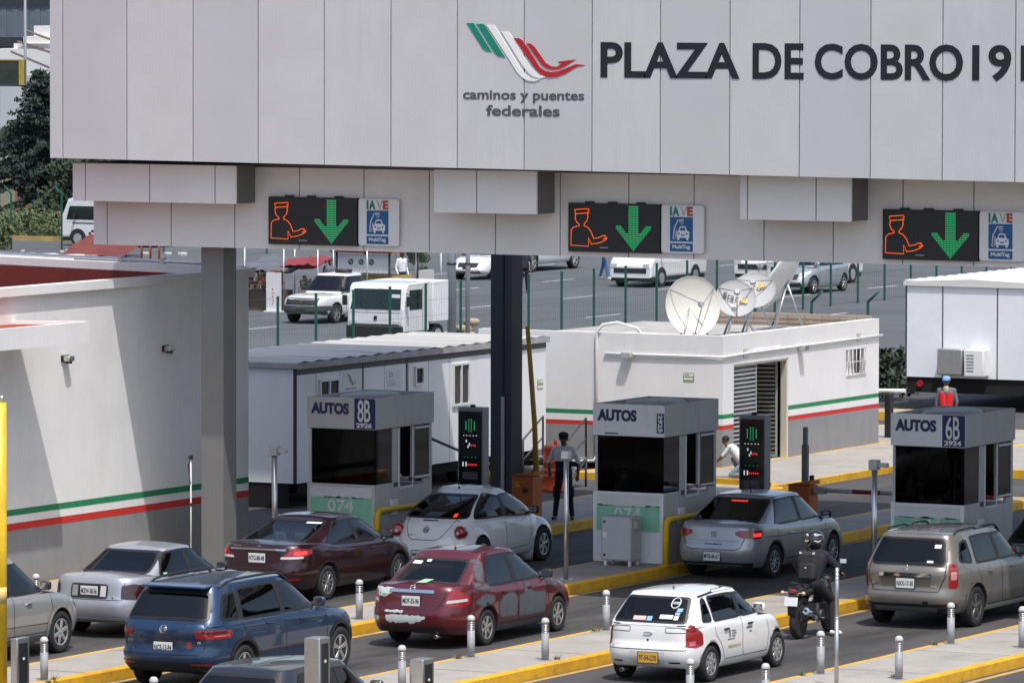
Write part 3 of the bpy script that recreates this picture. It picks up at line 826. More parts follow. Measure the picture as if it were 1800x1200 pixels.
# ------------------------------------------------------------------ satellite dishes on that roof
def dish(loc, face, r, tilt, legh, label, logo=None, squash=1.0, col=(0.74,0.72,0.66)):
    t = thing('satellite_dish', label, 'satellite dish', loc, 0, 'satellite dishes on the service building roof')
    m = mat('dish_%02d' % int(col[0]*100), col, 0.5, var=0.06, vscale=2)
    fv = Vector(face).normalized()
    q = fv.to_track_quat('Z', 'Y').to_matrix().to_4x4()
    T = Matrix.Translation((0,0,legh)) @ q
    b = B(); prof = []
    d = r*0.22
    n = 9
    for i in range(n+1): rr = max(0.001, r*i/n); prof.append((rr, d*(rr/r)**2-d*0.5))
    prof += [(r*1.015, d*0.5+0.012),(r*1.015, d*0.5-0.012)]
    for i in range(n, -1, -1): rr = max(0.001, r*i/n); prof.append((rr, d*(rr/r)**2-d*0.5-0.025))
    b.lathe(prof, 40, 0, T @ Matrix.Diagonal((squash,1,1,1)))
    b.done('reflector', m, t)
    b = B()
    ctr = T @ Vector((0,0,r*0.85))
    for a in (-90, 35, 145):
        e = T @ Vector((r*squash*math.cos(R(a)), r*math.sin(R(a)), d*0.5))
        b.cyl(e, ctr, 0.014, n=6)
    b.done('strut', mat('strut_grey', (0.32,0.32,0.32), 0.5, metal=0.5), t)
    b = B(); b.cyl(ctr, T @ Vector((0,0,r*0.70)), 0.055, 0.075, n=10); b.done('feed_horn', grey_p, t)
    b = B(); bk = T @ Vector((0,0,-d*0.5-0.03))
    for dx, dy in ((-0.42,0.25),(0.42,0.25),(0.0,-0.45)): b.cyl(bk, (dx,dy,0.0), 0.026, n=8)
    b.cyl(bk, T @ Vector((0,0,-d*0.5-0.02)), 0.09, n=8)
    b.done('tripod', galv, t)
    if logo:
        rr = (T.to_3x3() @ Vector((1,0,0))); uu = (T.to_3x3() @ Vector((0,1,0)))
        o = T @ Vector((-r*0.66*squash, r*0.12*logo, d*0.15))
        rr2 = (rr*0.94-uu*0.30*logo).normalized(); uu2 = (uu*0.94+rr*0.30*logo).normalized()
        text('Star', o, rr2, uu2, r*0.80, r*0.30, dark_txt, t, 'lettering', 0.02, 0.0)
        text('Go', o+rr2*r*0.86, rr2, uu2, r*0.40, r*0.26, mat('logo_amber', (0.8,0.45,0.06), 0.5), t, 'lettering', 0.02, 0.03)
    return t
ZR = 2.86
dish((-9.55,23.85,ZR), (0.78,-0.60,0.14), 0.68, 0, 0.80, 'largest cream round satellite dish, leftmost on the white service building roof')
dish((-9.55,26.2,ZR), (0.45,-0.75,0.55), 0.47, 0, 0.85, 'grey satellite dish with dark and amber lettering, second from the left on the roof', logo=1.0, col=(0.42,0.425,0.43))
dish((-9.65,27.4,ZR), (0.25,-0.72,0.60), 0.50, 0, 0.98, 'grey lettered satellite dish next to the tilted one, third from left on the roof', logo=-0.9, col=(0.44,0.445,0.45))
dish((-9.8,29.3,ZR), (-0.93,-0.10,0.55), 0.85, 0, 1.16, 'big white satellite dish tilted nearly edge on, rightmost on the roof', col=(0.72,0.72,0.71))
# ------------------------------------------------------------------ toll booths
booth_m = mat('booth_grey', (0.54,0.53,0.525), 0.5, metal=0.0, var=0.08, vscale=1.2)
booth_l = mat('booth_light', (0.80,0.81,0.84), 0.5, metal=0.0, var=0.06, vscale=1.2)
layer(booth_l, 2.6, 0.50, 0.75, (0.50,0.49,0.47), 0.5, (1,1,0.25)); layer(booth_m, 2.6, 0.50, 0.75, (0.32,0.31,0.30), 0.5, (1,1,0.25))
poster_g = mat('poster_green', (0.20,0.50,0.32), 0.6, var=0.25, vscale=3.0, col2=(0.28,0.58,0.42))
poster_w = mat('poster_white', (0.68,0.70,0.68), 0.6, var=0.08, vscale=2)
def booth(loc, label, big, number, lit):
    t = thing('toll_booth', label, 'toll booth', loc)
    W, L, H = 1.42, 2.28, 2.97
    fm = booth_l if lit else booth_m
    b = B()                                        # base
    b.box(0,W,0,L,0,1.24,0); b.box(-0.02,W+0.02,-0.02,0.0,1.24,1.33,1) 
    b.box(0.0,W,0.0,0.05,1.241,1.33,0); b.box(W-0.04,W,0.051,0.75,1.241,1.33,0); b.box(0,0.05,0.051,L,1.241,1.33,0)
    b.box(W-0.05,W,1.95,L,1.241,1.33,0)
    b.done('base', [booth_m, fm], t)
    for x0,x1,y0,y1 in ((0,0.05,0.0,0.05),(0,0.05,L-0.06,L),(W-0.06,W,L-0.08,L),(W-0.06,W,0.70,0.92),(W-0.05,W,1.50,1.58)):
        b = B(); b.box(x0,x1,y0,y1,1.331,2.36,0); b.done('post', booth_m, t)
    b = B()
    b.box(-0.03,W+0.03,-0.03,0.0,2.38,H,1); b.box(W-0.0,W+0.03,0.001,L,2.38,H,0); b.box(-0.03,0,0.001,L,2.38,H,0); b.box(-0.03,W+0.03,L+0.001,L+0.03,2.38,H,0)
    b.box(W+0.0301,W+0.034,0.82,0.835,2.38,H,0)
    b.done('fascia', [booth_m, fm], t)
    b = B(); b.box(0.001,W-0.001,0.002,L-0.002,2.365,2.74,0); b.done('roof', mat('booth_roof', (0.07,0.07,0.075), 0.8, var=0.3, vscale=2), t)
    b = B(); b.lathe([(0.05,2.995),(0.36,2.99),(0.46,2.97),(0.50,2.92),(0.51,2.741)][::-1], 24, 0, Matrix.Translation((0.68,1.15,0)) @ Matrix.Diagonal((1.0,1.75,1,1)))
    b.done('roof_dome', mat('dome_grey', (0.45,0.44,0.43), 0.5, var=0.2, vscale=2), t)
    # glazing
    b = B(); b.box(0.05,W-0.01,0.012,0.02,1.331,2.364,0); o = b.done('window', fglass, t)
    b = B(); b.box(W-0.02,W-0.012,0.05,0.70,1.331,2.364,0); b.done('window', bglass, t)
    b = B(); b.box(W-0.03,W-0.022,1.58,L-0.08,1.331,2.364,0); b.done('window', bglass, t)
    b = B(); b.box(0.012,0.02,0.05,L-0.06,1.331,2.364,0); b.done('window', bglass, t)
    b = B(); b.box(0.05,W-0.06,L-0.02,L-0.012,1.331,2.364,0); b.done('window', bglass, t)
    b = B()                                        # window frames at the hatch
    b.box(W+0.0005,W+0.02,0.92,0.96,1.24,2.36,0); b.box(W+0.0005,W+0.02,1.47,1.50,1.24,2.36,0); b.box(W+0.0005,W+0.03,0.96,1.47,1.20,1.24,0)
    b.box(W+0.0005,W+0.015,1.60,2.18,1.36,1.40,0); b.box(W+0.0005,W+0.015,1.60,2.18,2.30,2.34,0)
    b.done('window_frame', booth_l, t)
    b = B()                                        # inside: counter, screen, cabinet
    b.box(0.1,W-0.1,0.3,0.85,1.30,1.335,0); b.box(0.25,0.65,0.45,0.5,1.36,1.66,0); b.box(0.06,0.40,1.6,2.2,1.25,2.2,0)
    b.box(0.50,0.56,1.9,2.25,1.25,2.36,0); b.box(0.9,1.2,0.5,0.7,1.34,1.5,0,0.02)
    b.done('interior', mat('booth_inside', (0.10,0.10,0.12), 0.7), t)
    b = B(); b.box(0.93,1.26,0.05,0.055,1.86,2.10,0); b.done('notice', mat('notice_dim', (0.6,0.6,0.66), 0.7), t)
    text('20', (0.97,0.048,1.90), (1,0,0), (0,0,1), 0.22, 0.14, navy, t, 'lettering', 0.002, 0.0)
    # front panel with poster
    b = B(); b.box(-0.02,W+0.02,-0.035,-0.021,0.02,1.33,0); b.box(-0.02,W+0.02,-0.045,-0.0355,1.29,1.33,0); b.done('front_panel', fm, t)
    b = B(); b.box(0.05,W-0.05,-0.039,-0.0355,1.08,1.275,0); b.done('poster', poster_w, t)
    b = B(); b.box(0.05,W-0.05,-0.039,-0.0355,0.60,1.079,0); b.done('poster', poster_g, t)
    b = B()
    for k in range(26):
        x = 0.05+random.random()*(W-0.15); b.box(x,x+random.uniform(.03,.12),-0.0405,-0.0392,1.065,1.065+random.uniform(.012,.035),0)
    b.done('poster_wear', mat('poster_wear', (0.55,0.62,0.58), 0.7), t)['kind'] = 'stuff'
    text('074', (0.42,-0.041,0.80), (1,0,0), (0,0,1), 0.56, 0.24, poster_w, t, 'lettering', 0.003, 0.02)
    # right hand side: document flap
    b = B(); b.box(W+0.001,W+0.05,0.60,0.86,0.72,1.02,0,0.01); b.done('document_holder', booth_l, t)
    b = B(); b.box(W+0.051,W+0.056,0.66,0.80,0.80,0.99,0); b.done('paper', white_p, t)
    # sign lettering
    bx0 = 0.02
    text('AUTOS', (0.06,-0.0325,2.65), (1,0,0), (0,0,1), 0.82, 0.22, navy, t, 'lettering', 0.006, 0.055)
    if big:
        b = B(); b.box(1.00,W+0.03,-0.037,-0.0305,2.39,H-0.005,0); b.done('number_panel', mat('number_blue', (0.012,0.014,0.11), 0.5), t)
        text(big[0], (1.07,-0.0375,2.52), (1,0,0), (0,0,1), 0.13, 0.42, white_p, t, 'lettering', 0.004, 0.012)
        text(big[1], (1.215,-0.0375,2.52), (1,0,0), (0,0,1), 0.13, 0.42, white_p, t, 'lettering', 0.004, 0.012)
        text(number, (1.04,-0.0375,2.41), (1,0,0), (0,0,1), 0.34, 0.095, white_p, t, 'lettering', 0.004, 0.04)
    else:
        b = B(); b.box(1.30,W+0.03,-0.037,-0.0305,2.45,2.82,0); b.done('number_panel', mat('number_blue', (0.012,0.014,0.11), 0.5), t)
        text(number, (1.325,-0.0375,2.80), (0,0,-1), (1,0,0), 0.33, 0.095, white_p, t, 'lettering', 0.004, 0.04)
        b = B(); b.box(0.22,0.50,-0.034,-0.0305,2.41,2.435,0); b.done('maker_plate', navy, t)
    return t
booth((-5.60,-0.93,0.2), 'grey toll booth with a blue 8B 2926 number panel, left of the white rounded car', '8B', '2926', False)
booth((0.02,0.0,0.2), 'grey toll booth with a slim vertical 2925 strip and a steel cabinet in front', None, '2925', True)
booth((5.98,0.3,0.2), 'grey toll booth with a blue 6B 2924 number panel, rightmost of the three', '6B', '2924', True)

# cabinet in front of the middle booth
t = thing('steel_cabinet', 'light grey steel cabinet on short legs in front of the middle toll booth', 'cabinet', (0.47,-0.62,0.2))
b = B(); b.box(0,0.62,0,0.40,0.10,0.92,0,0.008); b.done('body', grey_p, t)
b = B(); b.box(0.02,0.60,-0.012,-0.001,0.12,0.905,0,0.004); b.done('door', mat('cab_door', (0.52,0.53,0.54), 0.5, var=0.05), t)
b = B()
for x in (0.04,0.54): b.box(x,x+0.05,0.02,0.06,0,0.099,0); b.box(x,x+0.05,0.34,0.38,0,0.099,0)
b.done('legs', white_p, t)
b = B()
for z in (0.20,0.82): b.cyl((0.07,-0.012,z),(0.07,-0.03,z),0.022,n=10)
b.done('lock', black, t)
b = B(); b.box(0.03,0.11,-0.0145,-0.0125,0.52,0.63,0); b.done('sticker', white_p, t)
b = B(); b.box(0.621,0.70,0.06,0.20,0.70,0.86,0,0.006); b.done('side_box', mat('beige_box', (0.40,0.36,0.25), 0.6), t)

# yellow guard rails beside the booths
def guard_rail(loc, label):
    t = thing('guard_rail', label, 'guard rail', loc, 0, 'yellow guard rails beside the toll booths')
    b = B(); r = 0.06
    pts = [(0,0,0),(0,0,0.70)]
    for k in range(1,7): a = R(90*k/6); pts.append((0,0.15-0.15*math.cos(a),0.70+0.15*math.sin(a)))
    pts += [(0,1.9,0.85)]
    for k in range(1,7): a = R(90*k/6); pts.append((0,1.9+0.15*math.sin(a),0.70+0.15*math.cos(a)))
    pts += [(0,2.05,0.0)]
    b.tube(pts, r, 12); b.done('rail', yellow_p, t)
    b = B(); b.box(-0.1,0.1,-0.1,0.1,0,0.012); b.box(-0.1,0.1,1.95,2.15,0,0.012); b.done('base_plate', yellow_p, t)
guard_rail((-4.12,-0.95,0.2), 'bent yellow pipe guard rail at the foot of the 8B toll booth')
guard_rail((1.55,-0.10,0.2), 'bent yellow pipe guard rail between the middle toll booth and the silver sedan')
guard_rail((7.27,0.25,0.2), 'bent yellow pipe guard rail at the foot of the 6B toll booth')

# ------------------------------------------------------------------ fare displays
def fare(loc, label):
    t = thing('fare_display', label, 'fare display', loc)
    w, d, h = 0.56, 0.26, 2.44
    b = B(); b.box(0,w,0,d,0,h,0,0.01); b.done('case', mat('case_grey', (0.30,0.31,0.32), 0.45, metal=0.4), t)
    b = B(); b.box(0.03,w-0.03,-0.012,-0.001,0.55,h-0.08,0); b.done('screen', mat('screen_black', (0.006,0.006,0.007), 0.06), t)
    b = B()                                       # green arrow bars
    for k,(u,v0,v1) in enumerate(((.33,.80,.90),(.45,.78,.93),(.55,.78,.93),(.67,.80,.90))):
        for q in range(7): z = 0.55+(v0+(v1-v0)*q/7)*1.80; b.box(u*w-0.007,u*w+0.007,-0.016,-0.0125,z,z+0.026,0)
    for u in (.25,.4,.55,.7): b.box(u*w,u*w+0.02,-0.016,-0.0125,0.55+.50*1.8,0.55+.505*1.8,0)
    b.done('green_lamp', led_g, t)
    b = B()
    for u in (.25,.37,.5,.63,.75): b.box(u*w-0.01,u*w+0.01,-0.016,-0.0125,0.55+.735*1.8,0.55+.745*1.8,0)
    for u,v in ((.35,.68),(.42,.62),(.47,.645)): b.box(u*w-0.012,u*w+0.012,-0.016,-0.0125,0.55+(v-.015)*1.8,0.55+(v+.012)*1.8,0)
    for u in (.22,.34): b.box(u*w-0.012,u*w+0.012,-0.016,-0.0125,0.55+.40*1.8,0.55+.45*1.8,0)
    b.done('white_lamp', led_w, t)
    b = B()
    for u,v in ((.55,.63),(.63,.635),(.70,.63),(.42,.42),(.50,.42),(.58,.42),(.66,.42),(.74,.42),(.30,.09),(.36,.115),(.42,.09),(.48,.09),(.56,.09),(.64,.09),(.70,.09)):
        b.box(u*w-0.012,u*w+0.012,-0.016,-0.0125,0.55+(v-.008)*1.8,0.55+(v+.010)*1.8,0)
    b.done('red_lamp', led_r, t)
    b = B(); b.box(0.2*w,0.8*w,-0.015,-0.0125,0.55+.26*1.8,0.55+.34*1.8,0); b.done('panel_strip', mat('strip_grey', (0.10,0.10,0.105), 0.4), t)
    b = B(); b.cyl((w*0.5,0.1,h),(w*0.5,0.1,h+0.05),0.06,0.05,n=12); b.done('beacon', black, t)
    return t
fare((-5.40,4.72,0.2), 'tall dark fare display with green bars, beside the dark column')
fare((0.42,5.43,0.2), 'tall dark fare display with green bars, in front of the louvred doorway')

# ------------------------------------------------------------------ barrier machines
def barrier(loc, label, boom):
    t = thing('barrier_gate', label, 'barrier gate', loc)
    b = B(); b.box(0,0.46,0,0.42,0,1.0,0,0.015); b.prism([(-0.02,1.0),(0.48,1.02),(0.48,1.10),(-0.02,1.02)], 'y', -0.02, 0.44, 0); b.done('housing', orange_p, t)
    b = B(); b.cyl((0.30,-0.001,0.72),(0.30,-0.05,0.72),0.05,n=12); b.done('lock', black, t)
    b = B(); b.box(0.06,0.16,-0.006,-0.001,0.80,0.83,0); b.box(0.06,0.16,-0.006,-0.001,0.86,0.88,0); b.done('sticker', yellow_p, t)
    if boom:
        b = B(); b.box(0.465,0.72,0.12,0.30,0.84,0.98,0,0.02); b.done('boom_clamp', grey_p, t)
        b = B(); n = 6; L = 3.6
        for k in range(n): b.cyl((0.7+L*k/n,0.21,0.91),(0.7+L*(k+1)/n,0.21,0.91),0.045,n=10,m=k%2)
        b.done('boom', [mat('boom_grey', (0.5,0.5,0.5), 0.5), mat('boom_red', (0.30,0.015,0.02), 0.5)], t)
    return t
barrier((-4.88,6.05,0.2), 'orange barrier gate housing at the foot of the dark column', False)
barrier((0.92,6.62,0.2), 'brown orange barrier gate with a red and white boom lowered across the right lane', True)
t = thing('control_post', 'pair of dark control posts behind the orange barrier gate with the boom', 'post', (0.62,7.9,0.2))
b = B(); b.box(0,0.11,0,0.11,0,1.7,0); b.box(0.02,0.09,0.0,0.11,1.70,2.05,0,0.01); b.done('post', steel_gry, t)
b = B(); b.box(0.17,0.24,0.0,0.08,0,1.1,0); b.done('post', black, t)

# raised barrier arm, slanted yellow
t = thing('raised_boom', 'yellow barrier boom raised upright beside the dark column', 'barrier boom', (-4.62,6.9,1.15))
b = B(); b.tube([(-0.22,0.12,0),(-0.22,0.05,1.0),(-0.24,-0.1,2.2),(-0.26,-0.2,3.0)], [0.06,0.055,0.05,0.045], 8); b.done('boom', mat('boom_yellow', (0.45,0.29,0.03), 0.5), t)

# ------------------------------------------------------------------ camera posts
def cam_post(loc, h, label, head='side'):
    t = thing('camera_post', label, 'camera post', loc)
    b = B(); b.cyl((0,0,0.012),(0,0,h-0.1),0.055 if head == 'side' else 0.045,n=16); b.box(-0.13,0.13,-0.13,0.13,0,0.012)
    for sx in (-0.1,0.1):
        for sy in (-0.1,0.1): b.cyl((sx,sy,0.012),(sx,sy,0.03),0.015,n=6)
    b.done('pole', steel, t)
    if head == 'side':
        b = B(); b.box(-0.085,0.085,-0.085,0.085,h-0.18,h,0,0.01); b.box(0.086,0.26,-0.05,0.05,h-0.13,h-0.05,0,0.012); b.cyl((0.26,0,h-0.09),(0.28,0,h-0.09),0.03,n=10); b.done('camera', grey_p, t)
    else:
        b = B(); b.box(-0.07,0.07,-0.08,0.06,h-0.14,h,0,0.01); b.done('camera', mat('cam_white', (0.62,0.62,0.60), 0.5), t)
    return t
cam_post((-4.92,-3.46,0.2), 2.22, 'steel post with a grey camera box, standing left of the 8B toll booth')
cam_post((1.17,-3.45,0.2), 2.34, 'tall steel post with a pale camera box, standing in front of the guard', 'top')
cam_post((6.40,-1.45,0.2), 2.24, 'steel post with a grey camera box, standing behind the greyish beige SUV')
t = thing('steel_post', 'slim pale steel post on the nearest island, in front of the motorcyclist', 'post', (12.72,-16.91,0.2))
b = B(); b.cyl((0,0,0),(0,0,1.05),0.033,n=12); b.cyl((0,0,1.05),(0,0,1.075),0.037,n=12); b.cyl((0,0,1.075),(0,0,1.84),0.03,n=12); b.done('shaft', galv, t)
b = B()
for k in range(3): b.cyl((0,0,1.66+0.06*k),(0,0,1.675+0.06*k),0.035,n=12)
b.done('collar', steel, t)

# yellow pipe at the left edge, steel readers
t = thing('yellow_pipe_post', 'tall yellow pipe post at the left edge of the picture', 'post', (1.72,-23.59,0.2))
b = B(); b.cyl((0,0,0),(0,0,4.42),0.10,n=20); b.cyl((0,0,0),(0,0,0.02),0.18,n=20); b.done('shaft', yellow_p, t)
b = B(); b.cyl((-0.05,0,4.42),(-0.05,0,4.53),0.03,n=8); b.cyl((0.03,0,4.42),(0.03,0,4.53),0.03,n=8); b.done('conduit_end', galv, t)
b = B(); b.cyl((0,-0.004,1.35),(0,-0.004,1.60),0.1012,n=20); b.done('torn_sticker', mat('sticker_worn', (0.60,0.52,0.36), 0.8, var=0.6, vscale=16, col2=(0.75,0.48,0.03)), t)
def reader(loc, w, d, h, label):
    t = thing('card_reader', label, 'card reader', loc)
    b = B(); b.box(0,w,0,d,0,h,0,0.012); b.done('case', steel, t)
    b = B(); b.box(w+0.0005,w+0.006,0.06,d-0.06,max(0.05,h-0.7),h-0.08,0); b.box(w+0.0065,w+0.01,d*0.42,d*0.58,h-0.34,h-0.30,1); b.done('slot', [black, white_p], t)
    return t
reader((1.56,-23.05,0.2), 0.12, 0.36, 0.75, 'dark steel card reader beside the yellow pipe post at the left edge')
reader((7.08,-20.35,0.2), 0.24, 0.36, 0.46, 'steel card reader box on the island at the bottom, below the patched red car')
reader((11.22,-31.0,0.2), 0.24, 0.30, 1.98, 'steel card reader box in front of the dark SUV roof at the bottom')

# ------------------------------------------------------------------ bollards
bol_p = mat('bollard_grey', (0.34,0.35,0.365), 0.5, var=0.12, vscale=6, col2=(0.25,0.26,0.27))
bol = thing('bollard', 'x', 'bollard', (0,0,0), 0, 'grey bollards with steel louvres on the toll islands')
b = B(); b.cyl((0,0,0.0),(0,0,0.44),0.062,n=20); b.cyl((0,0,0.0),(0,0,0.008),0.11,n=20); b.done('post', bol_p, bol)
b = B(); b.cyl((0,0,0.441),(0,0,0.60),0.045,n=20)
for k in range(5): b.lathe([(0.046,0.452+0.029*k),(0.064,0.447+0.029*k),(0.064,0.452+0.029*k),(0.046,0.462+0.029*k)], 20)
b.done('louvre', steel, bol)
b = B(); b.lathe([(0.064,0.60),(0.066,0.615),(0.064,0.635),(0.054,0.66),(0.036,0.677),(0.004,0.685)], 20); b.done('dome', mat('bollard_dome', (0.50,0.50,0.49), 0.5), bol)
spots = [(1.53,-22.02,'grey bollard by the front wheel of the silver SUV at the left edge'),
 (1.32,-11.5,'grey bollard between the blue SUV and the patched red car'),
 (7.0,-20.44,'grey bollard at the bottom left of the steel card reader box'),
 (5.80,-15.9,'grey bollard hiding part of the rear wheel of the patched red car'),
 (7.04,-15.7,'grey bollard below the front wheel of the patched red car'),
 (5.83,-11.11,'grey bollard beside the left tail lamp of the white hatchback'),
 (11.72,-20.03,'grey bollard standing below the rear wheel of the white hatchback'),
 (13.0,-20.08,'bollard cut by the bottom edge, between the hatchback and the slim post'),
 (11.76,-15.41,'grey bollard just left of the slim steel post in the foreground'),
 (13.15,-15.51,'grey bollard in front of the yellow kerb right of the slim steel post'),
 (11.76,-10.29,'grey bollard in front of the rear wheel of the greyish beige SUV'),
 (13.04,-10.31,'grey bollard cut by the right edge of the picture'),
 (-4.05,-13.26,'grey bollard half hidden behind the mirror of the silver SUV'),
 (5.90,-26.04,'bollard just showing its dome under the tail of the blue SUV'),
 (5.80,-20.77,'grey bollard rising behind the dark SUV roof'),
 (0.2,-17.0,'grey bollard hidden behind the blue SUV')]
first = True
for x, y, lab in spots[:-1]:
    if first: bol.location = (x,y,0.2); bol['label'] = lab; first = False
    else: dup(bol, (x,y,0.2), None, lab)

# ------------------------------------------------------------------ things behind the lanes
t = thing('traffic_drum', 'orange plastic traffic drum behind the guard', 'traffic drum', (-9.1,16.2,0))
b = B(); b.lathe([(0.30,0),(0.30,0.06),(0.285,0.08),(0.28,0.32),(0.29,0.34),(0.275,0.36),(0.27,0.62),(0.28,0.64),(0.265,0.66),(0.26,0.92),(0.27,0.95),(0.25,1.0),(0.10,1.02)], 24, 0)
b.cyl((0,0,1.0),(0,0,1.12),0.04,n=8); b.done('drum', mat('drum_orange', (0.75,0.10,0.02), 0.45), t)
b = B(); b.cyl((0,0,0.42),(0,0,0.50),0.279,n=24); b.done('reflective_band', mat('drum_band', (0.70,0.16,0.06), 0.4), t)
t = thing('steel_steps', 'dark steel steps with handrails at the end of the office trailer', 'steps', (-10.2,17.6,0))
b = B()
for k in range(3): b.box(0.0,1.1,-0.2-0.32*k,0.1-0.32*k,0.60-0.19*k,0.64-0.19*k,0)
b.done('tread', galv, t)
for x in (0.02,1.08):
    b = B(); b.tube([(x,0.1,0.60),(x,0.1,1.5),(x,-0.85,1.05),(x,-0.85,0.0)],0.025,6); b.tube([(x,0.1,0.6),(x,-0.95,0.02)],0.035,6); b.cyl((x,0.1,0),(x,0.1,0.6),0.025,n=6); b.tube([(x,0.1,1.05),(x,-0.85,0.6)],0.018,6)
    b.done('handrail', mat('rail_dark', (0.05,0.05,0.055), 0.5), t)
t = thing('hydraulic_ramp', 'dark handrail sloping down at the end of the office trailer, behind the 8B booth', 'handrail', (-9.6,11.0,0))
b = B(); b.tube([(0,0,1.55),(0,2.6,0.85),(0,2.6,0.0)],0.03,6); b.tube([(0,0,0),(0,0,1.55)],0.03,6); b.done('rail', mat('rail_dark', (0.05,0.05,0.055), 0.5), t)
t = thing('wheel_clamp', 'yellow and black striped machine under the white office trailer', 'machine', (-9.7,12.8,0))
b = B(); b.box(0,0.3,0,0.3,0.25,0.55,0,0.03); b.tube([(0.15,0.4,0.3),(0.15,0.8,0.6),(0.15,1.1,0.75)],0.05,6,0); b.tube([(0.15,0.9,0.3),(0.15,1.0,0.7),(0.15,1.25,0.3)],0.05,6,0); b.done('body', yellow_p, t)
b = B(); b.box(-0.1,0.4,-0.1,1.3,0.12,0.249,0); b.cyl((0.15,-0.02,0.12),(0.25,-0.02,0.12),0.12,n=12); b.done('frame', black, t)
# ================================================================== cars
def smooth_interp(pts):
    """monotone cubic through (x, v) points"""
    xs = np.array([p[0] for p in pts], float); ys = np.array([p[1] for p in pts], float)
    n = len(xs); h = np.diff(xs); dl = np.diff(ys)/h
    m = np.zeros(n); m[0] = dl[0]; m[-1] = dl[-1]
    for i in range(1, n-1):
        m[i] = 0 if dl[i-1]*dl[i] <= 0 else 2*dl[i-1]*dl[i]/(dl[i-1]+dl[i])
    def f(x):
        x = min(max(x, xs[0]), xs[-1]); i = min(max(int(np.searchsorted(xs, x))-1, 0), n-2)
        t = (x-xs[i])/h[i]; t2 = t*t; t3 = t2*t
        return float((2*t3-3*t2+1)*ys[i]+(t3-2*t2+t)*h[i]*m[i]+(-2*t3+3*t2)*ys[i+1]+(t3-t2)*h[i]*m[i+1])
    return f
def lin(pts):
    xs = [p[0] for p in pts]; ys = [p[1] for p in pts]
    return lambda x: float(np.interp(x, xs, ys))
def soutline(w, yr, yf, nr, nf, N):
    """rounded plan outline, starting rear centre, running over the right side to the front and back"""
    yc = (yr+yf)/2; bb = (yf-yr)/2
    pts = []
    K = 400
    for k in range(K):
        a = -math.pi/2+2*math.pi*k/K; c = math.cos(a); s = math.sin(a); n = nr if s < 0 else nf
        pts.append((w*math.copysign(abs(c)**(2/n), c), yc+bb*math.copysign(abs(s)**(2/n), s)))
    P = np.array(pts+[pts[0]]); d = np.hypot(*np.diff(P, axis=0).T); L = np.concatenate([[0], np.cumsum(d)])
    u = np.linspace(0, L[-1], N, endpoint=False)
    return np.stack([np.interp(u, L, P[:,0]), np.interp(u, L, P[:,1])], 1), L[-1]
def chaikin(p, it=2, closed=True):
    for _ in range(it):
        q = []; n = len(p)
        for i in range(n if closed else n-1):
            a = p[i]; c = p[(i+1) % n]
            q.append((a[0]*.75+c[0]*.25, a[1]*.75+c[1]*.25)); q.append((a[0]*.25+c[0]*.75, a[1]*.25+c[1]*.75))
        p = q
    return p
def cut_corners(p, r):
    """round each corner by at most r"""
    out = []; n = len(p)
    for i in range(n):
        P0 = Vector(p[i-1]); P1 = Vector(p[i]); P2 = Vector(p[(i+1) % n])
        a = P0-P1; c = P2-P1; ra = min(r, a.length*0.45); rc = min(r, c.length*0.45)
        A = P1+a.normalized()*ra; Cq = P1+c.normalized()*rc
        for t in (0, .33, .67, 1):
            q = A*(1-t)**2+P1*2*t*(1-t)+Cq*t*t; out.append((q.x, q.y))
    return out
def resample(p, step):
    out = []; n = len(p)
    for i in range(n):
        a = p[i]; c = p[(i+1) % n]; L = math.hypot(c[0]-a[0], c[1]-a[1]); k = max(1, int(L/step))
        for j in range(k): out.append((a[0]+(c[0]-a[0])*j/k, a[1]+(c[1]-a[1])*j/k))
    return out
def inpoly(x, y, p):
    c = False; n = len(p); j = n-1
    for i in range(n):
        if (p[i][1] > y) != (p[j][1] > y) and x < (p[j][0]-p[i][0])*(y-p[i][1])/(p[j][1]-p[i][1])+p[i][0]: c = not c
        j = i
    return c
def area(p): return sum(p[i-1][0]*p[i][1]-p[i][0]*p[i-1][1] for i in range(len(p)))/2
def grow(p, d):
    if area(p) < 0: p = p[::-1]
    n = len(p); out = []
    for i in range(n):
        a = Vector(p[i])-Vector(p[i-1]); c = Vector(p[(i+1) % n])-Vector(p[i])
        if a.length < 1e-9 or c.length < 1e-9: out.append(p[i]); continue
        n0 = Vector((a.y, -a.x)).normalized(); n1 = Vector((c.y, -c.x)).normalized(); m = n0+n1
        if m.length < 1e-6: out.append(p[i]); continue
        m.normalize(); k = d/max(0.5, m.dot(n0)); out.append((p[i][0]+m.x*k, p[i][1]+m.y*k))
    return out
def tri2d(p, step):
    p = resample(p, step); n = len(p)
    xs = [q[0] for q in p]; ys = [q[1] for q in p]
    V = [Vector(q) for q in p]
    g0 = step
    nx = int((max(xs)-min(xs))/g0)+1; ny = int((max(ys)-min(ys))/g0)+1
    for i in range(1, nx):
        for j in range(1, ny):
            x = min(xs)+g0*i; y = min(ys)+g0*j
            if inpoly(x, y, p): V.append(Vector((x, y)))
    r = delaunay_2d_cdt(V, [(i, (i+1) % n) for i in range(n)], [], 1, 1e-5)
    return r[0], r[2]

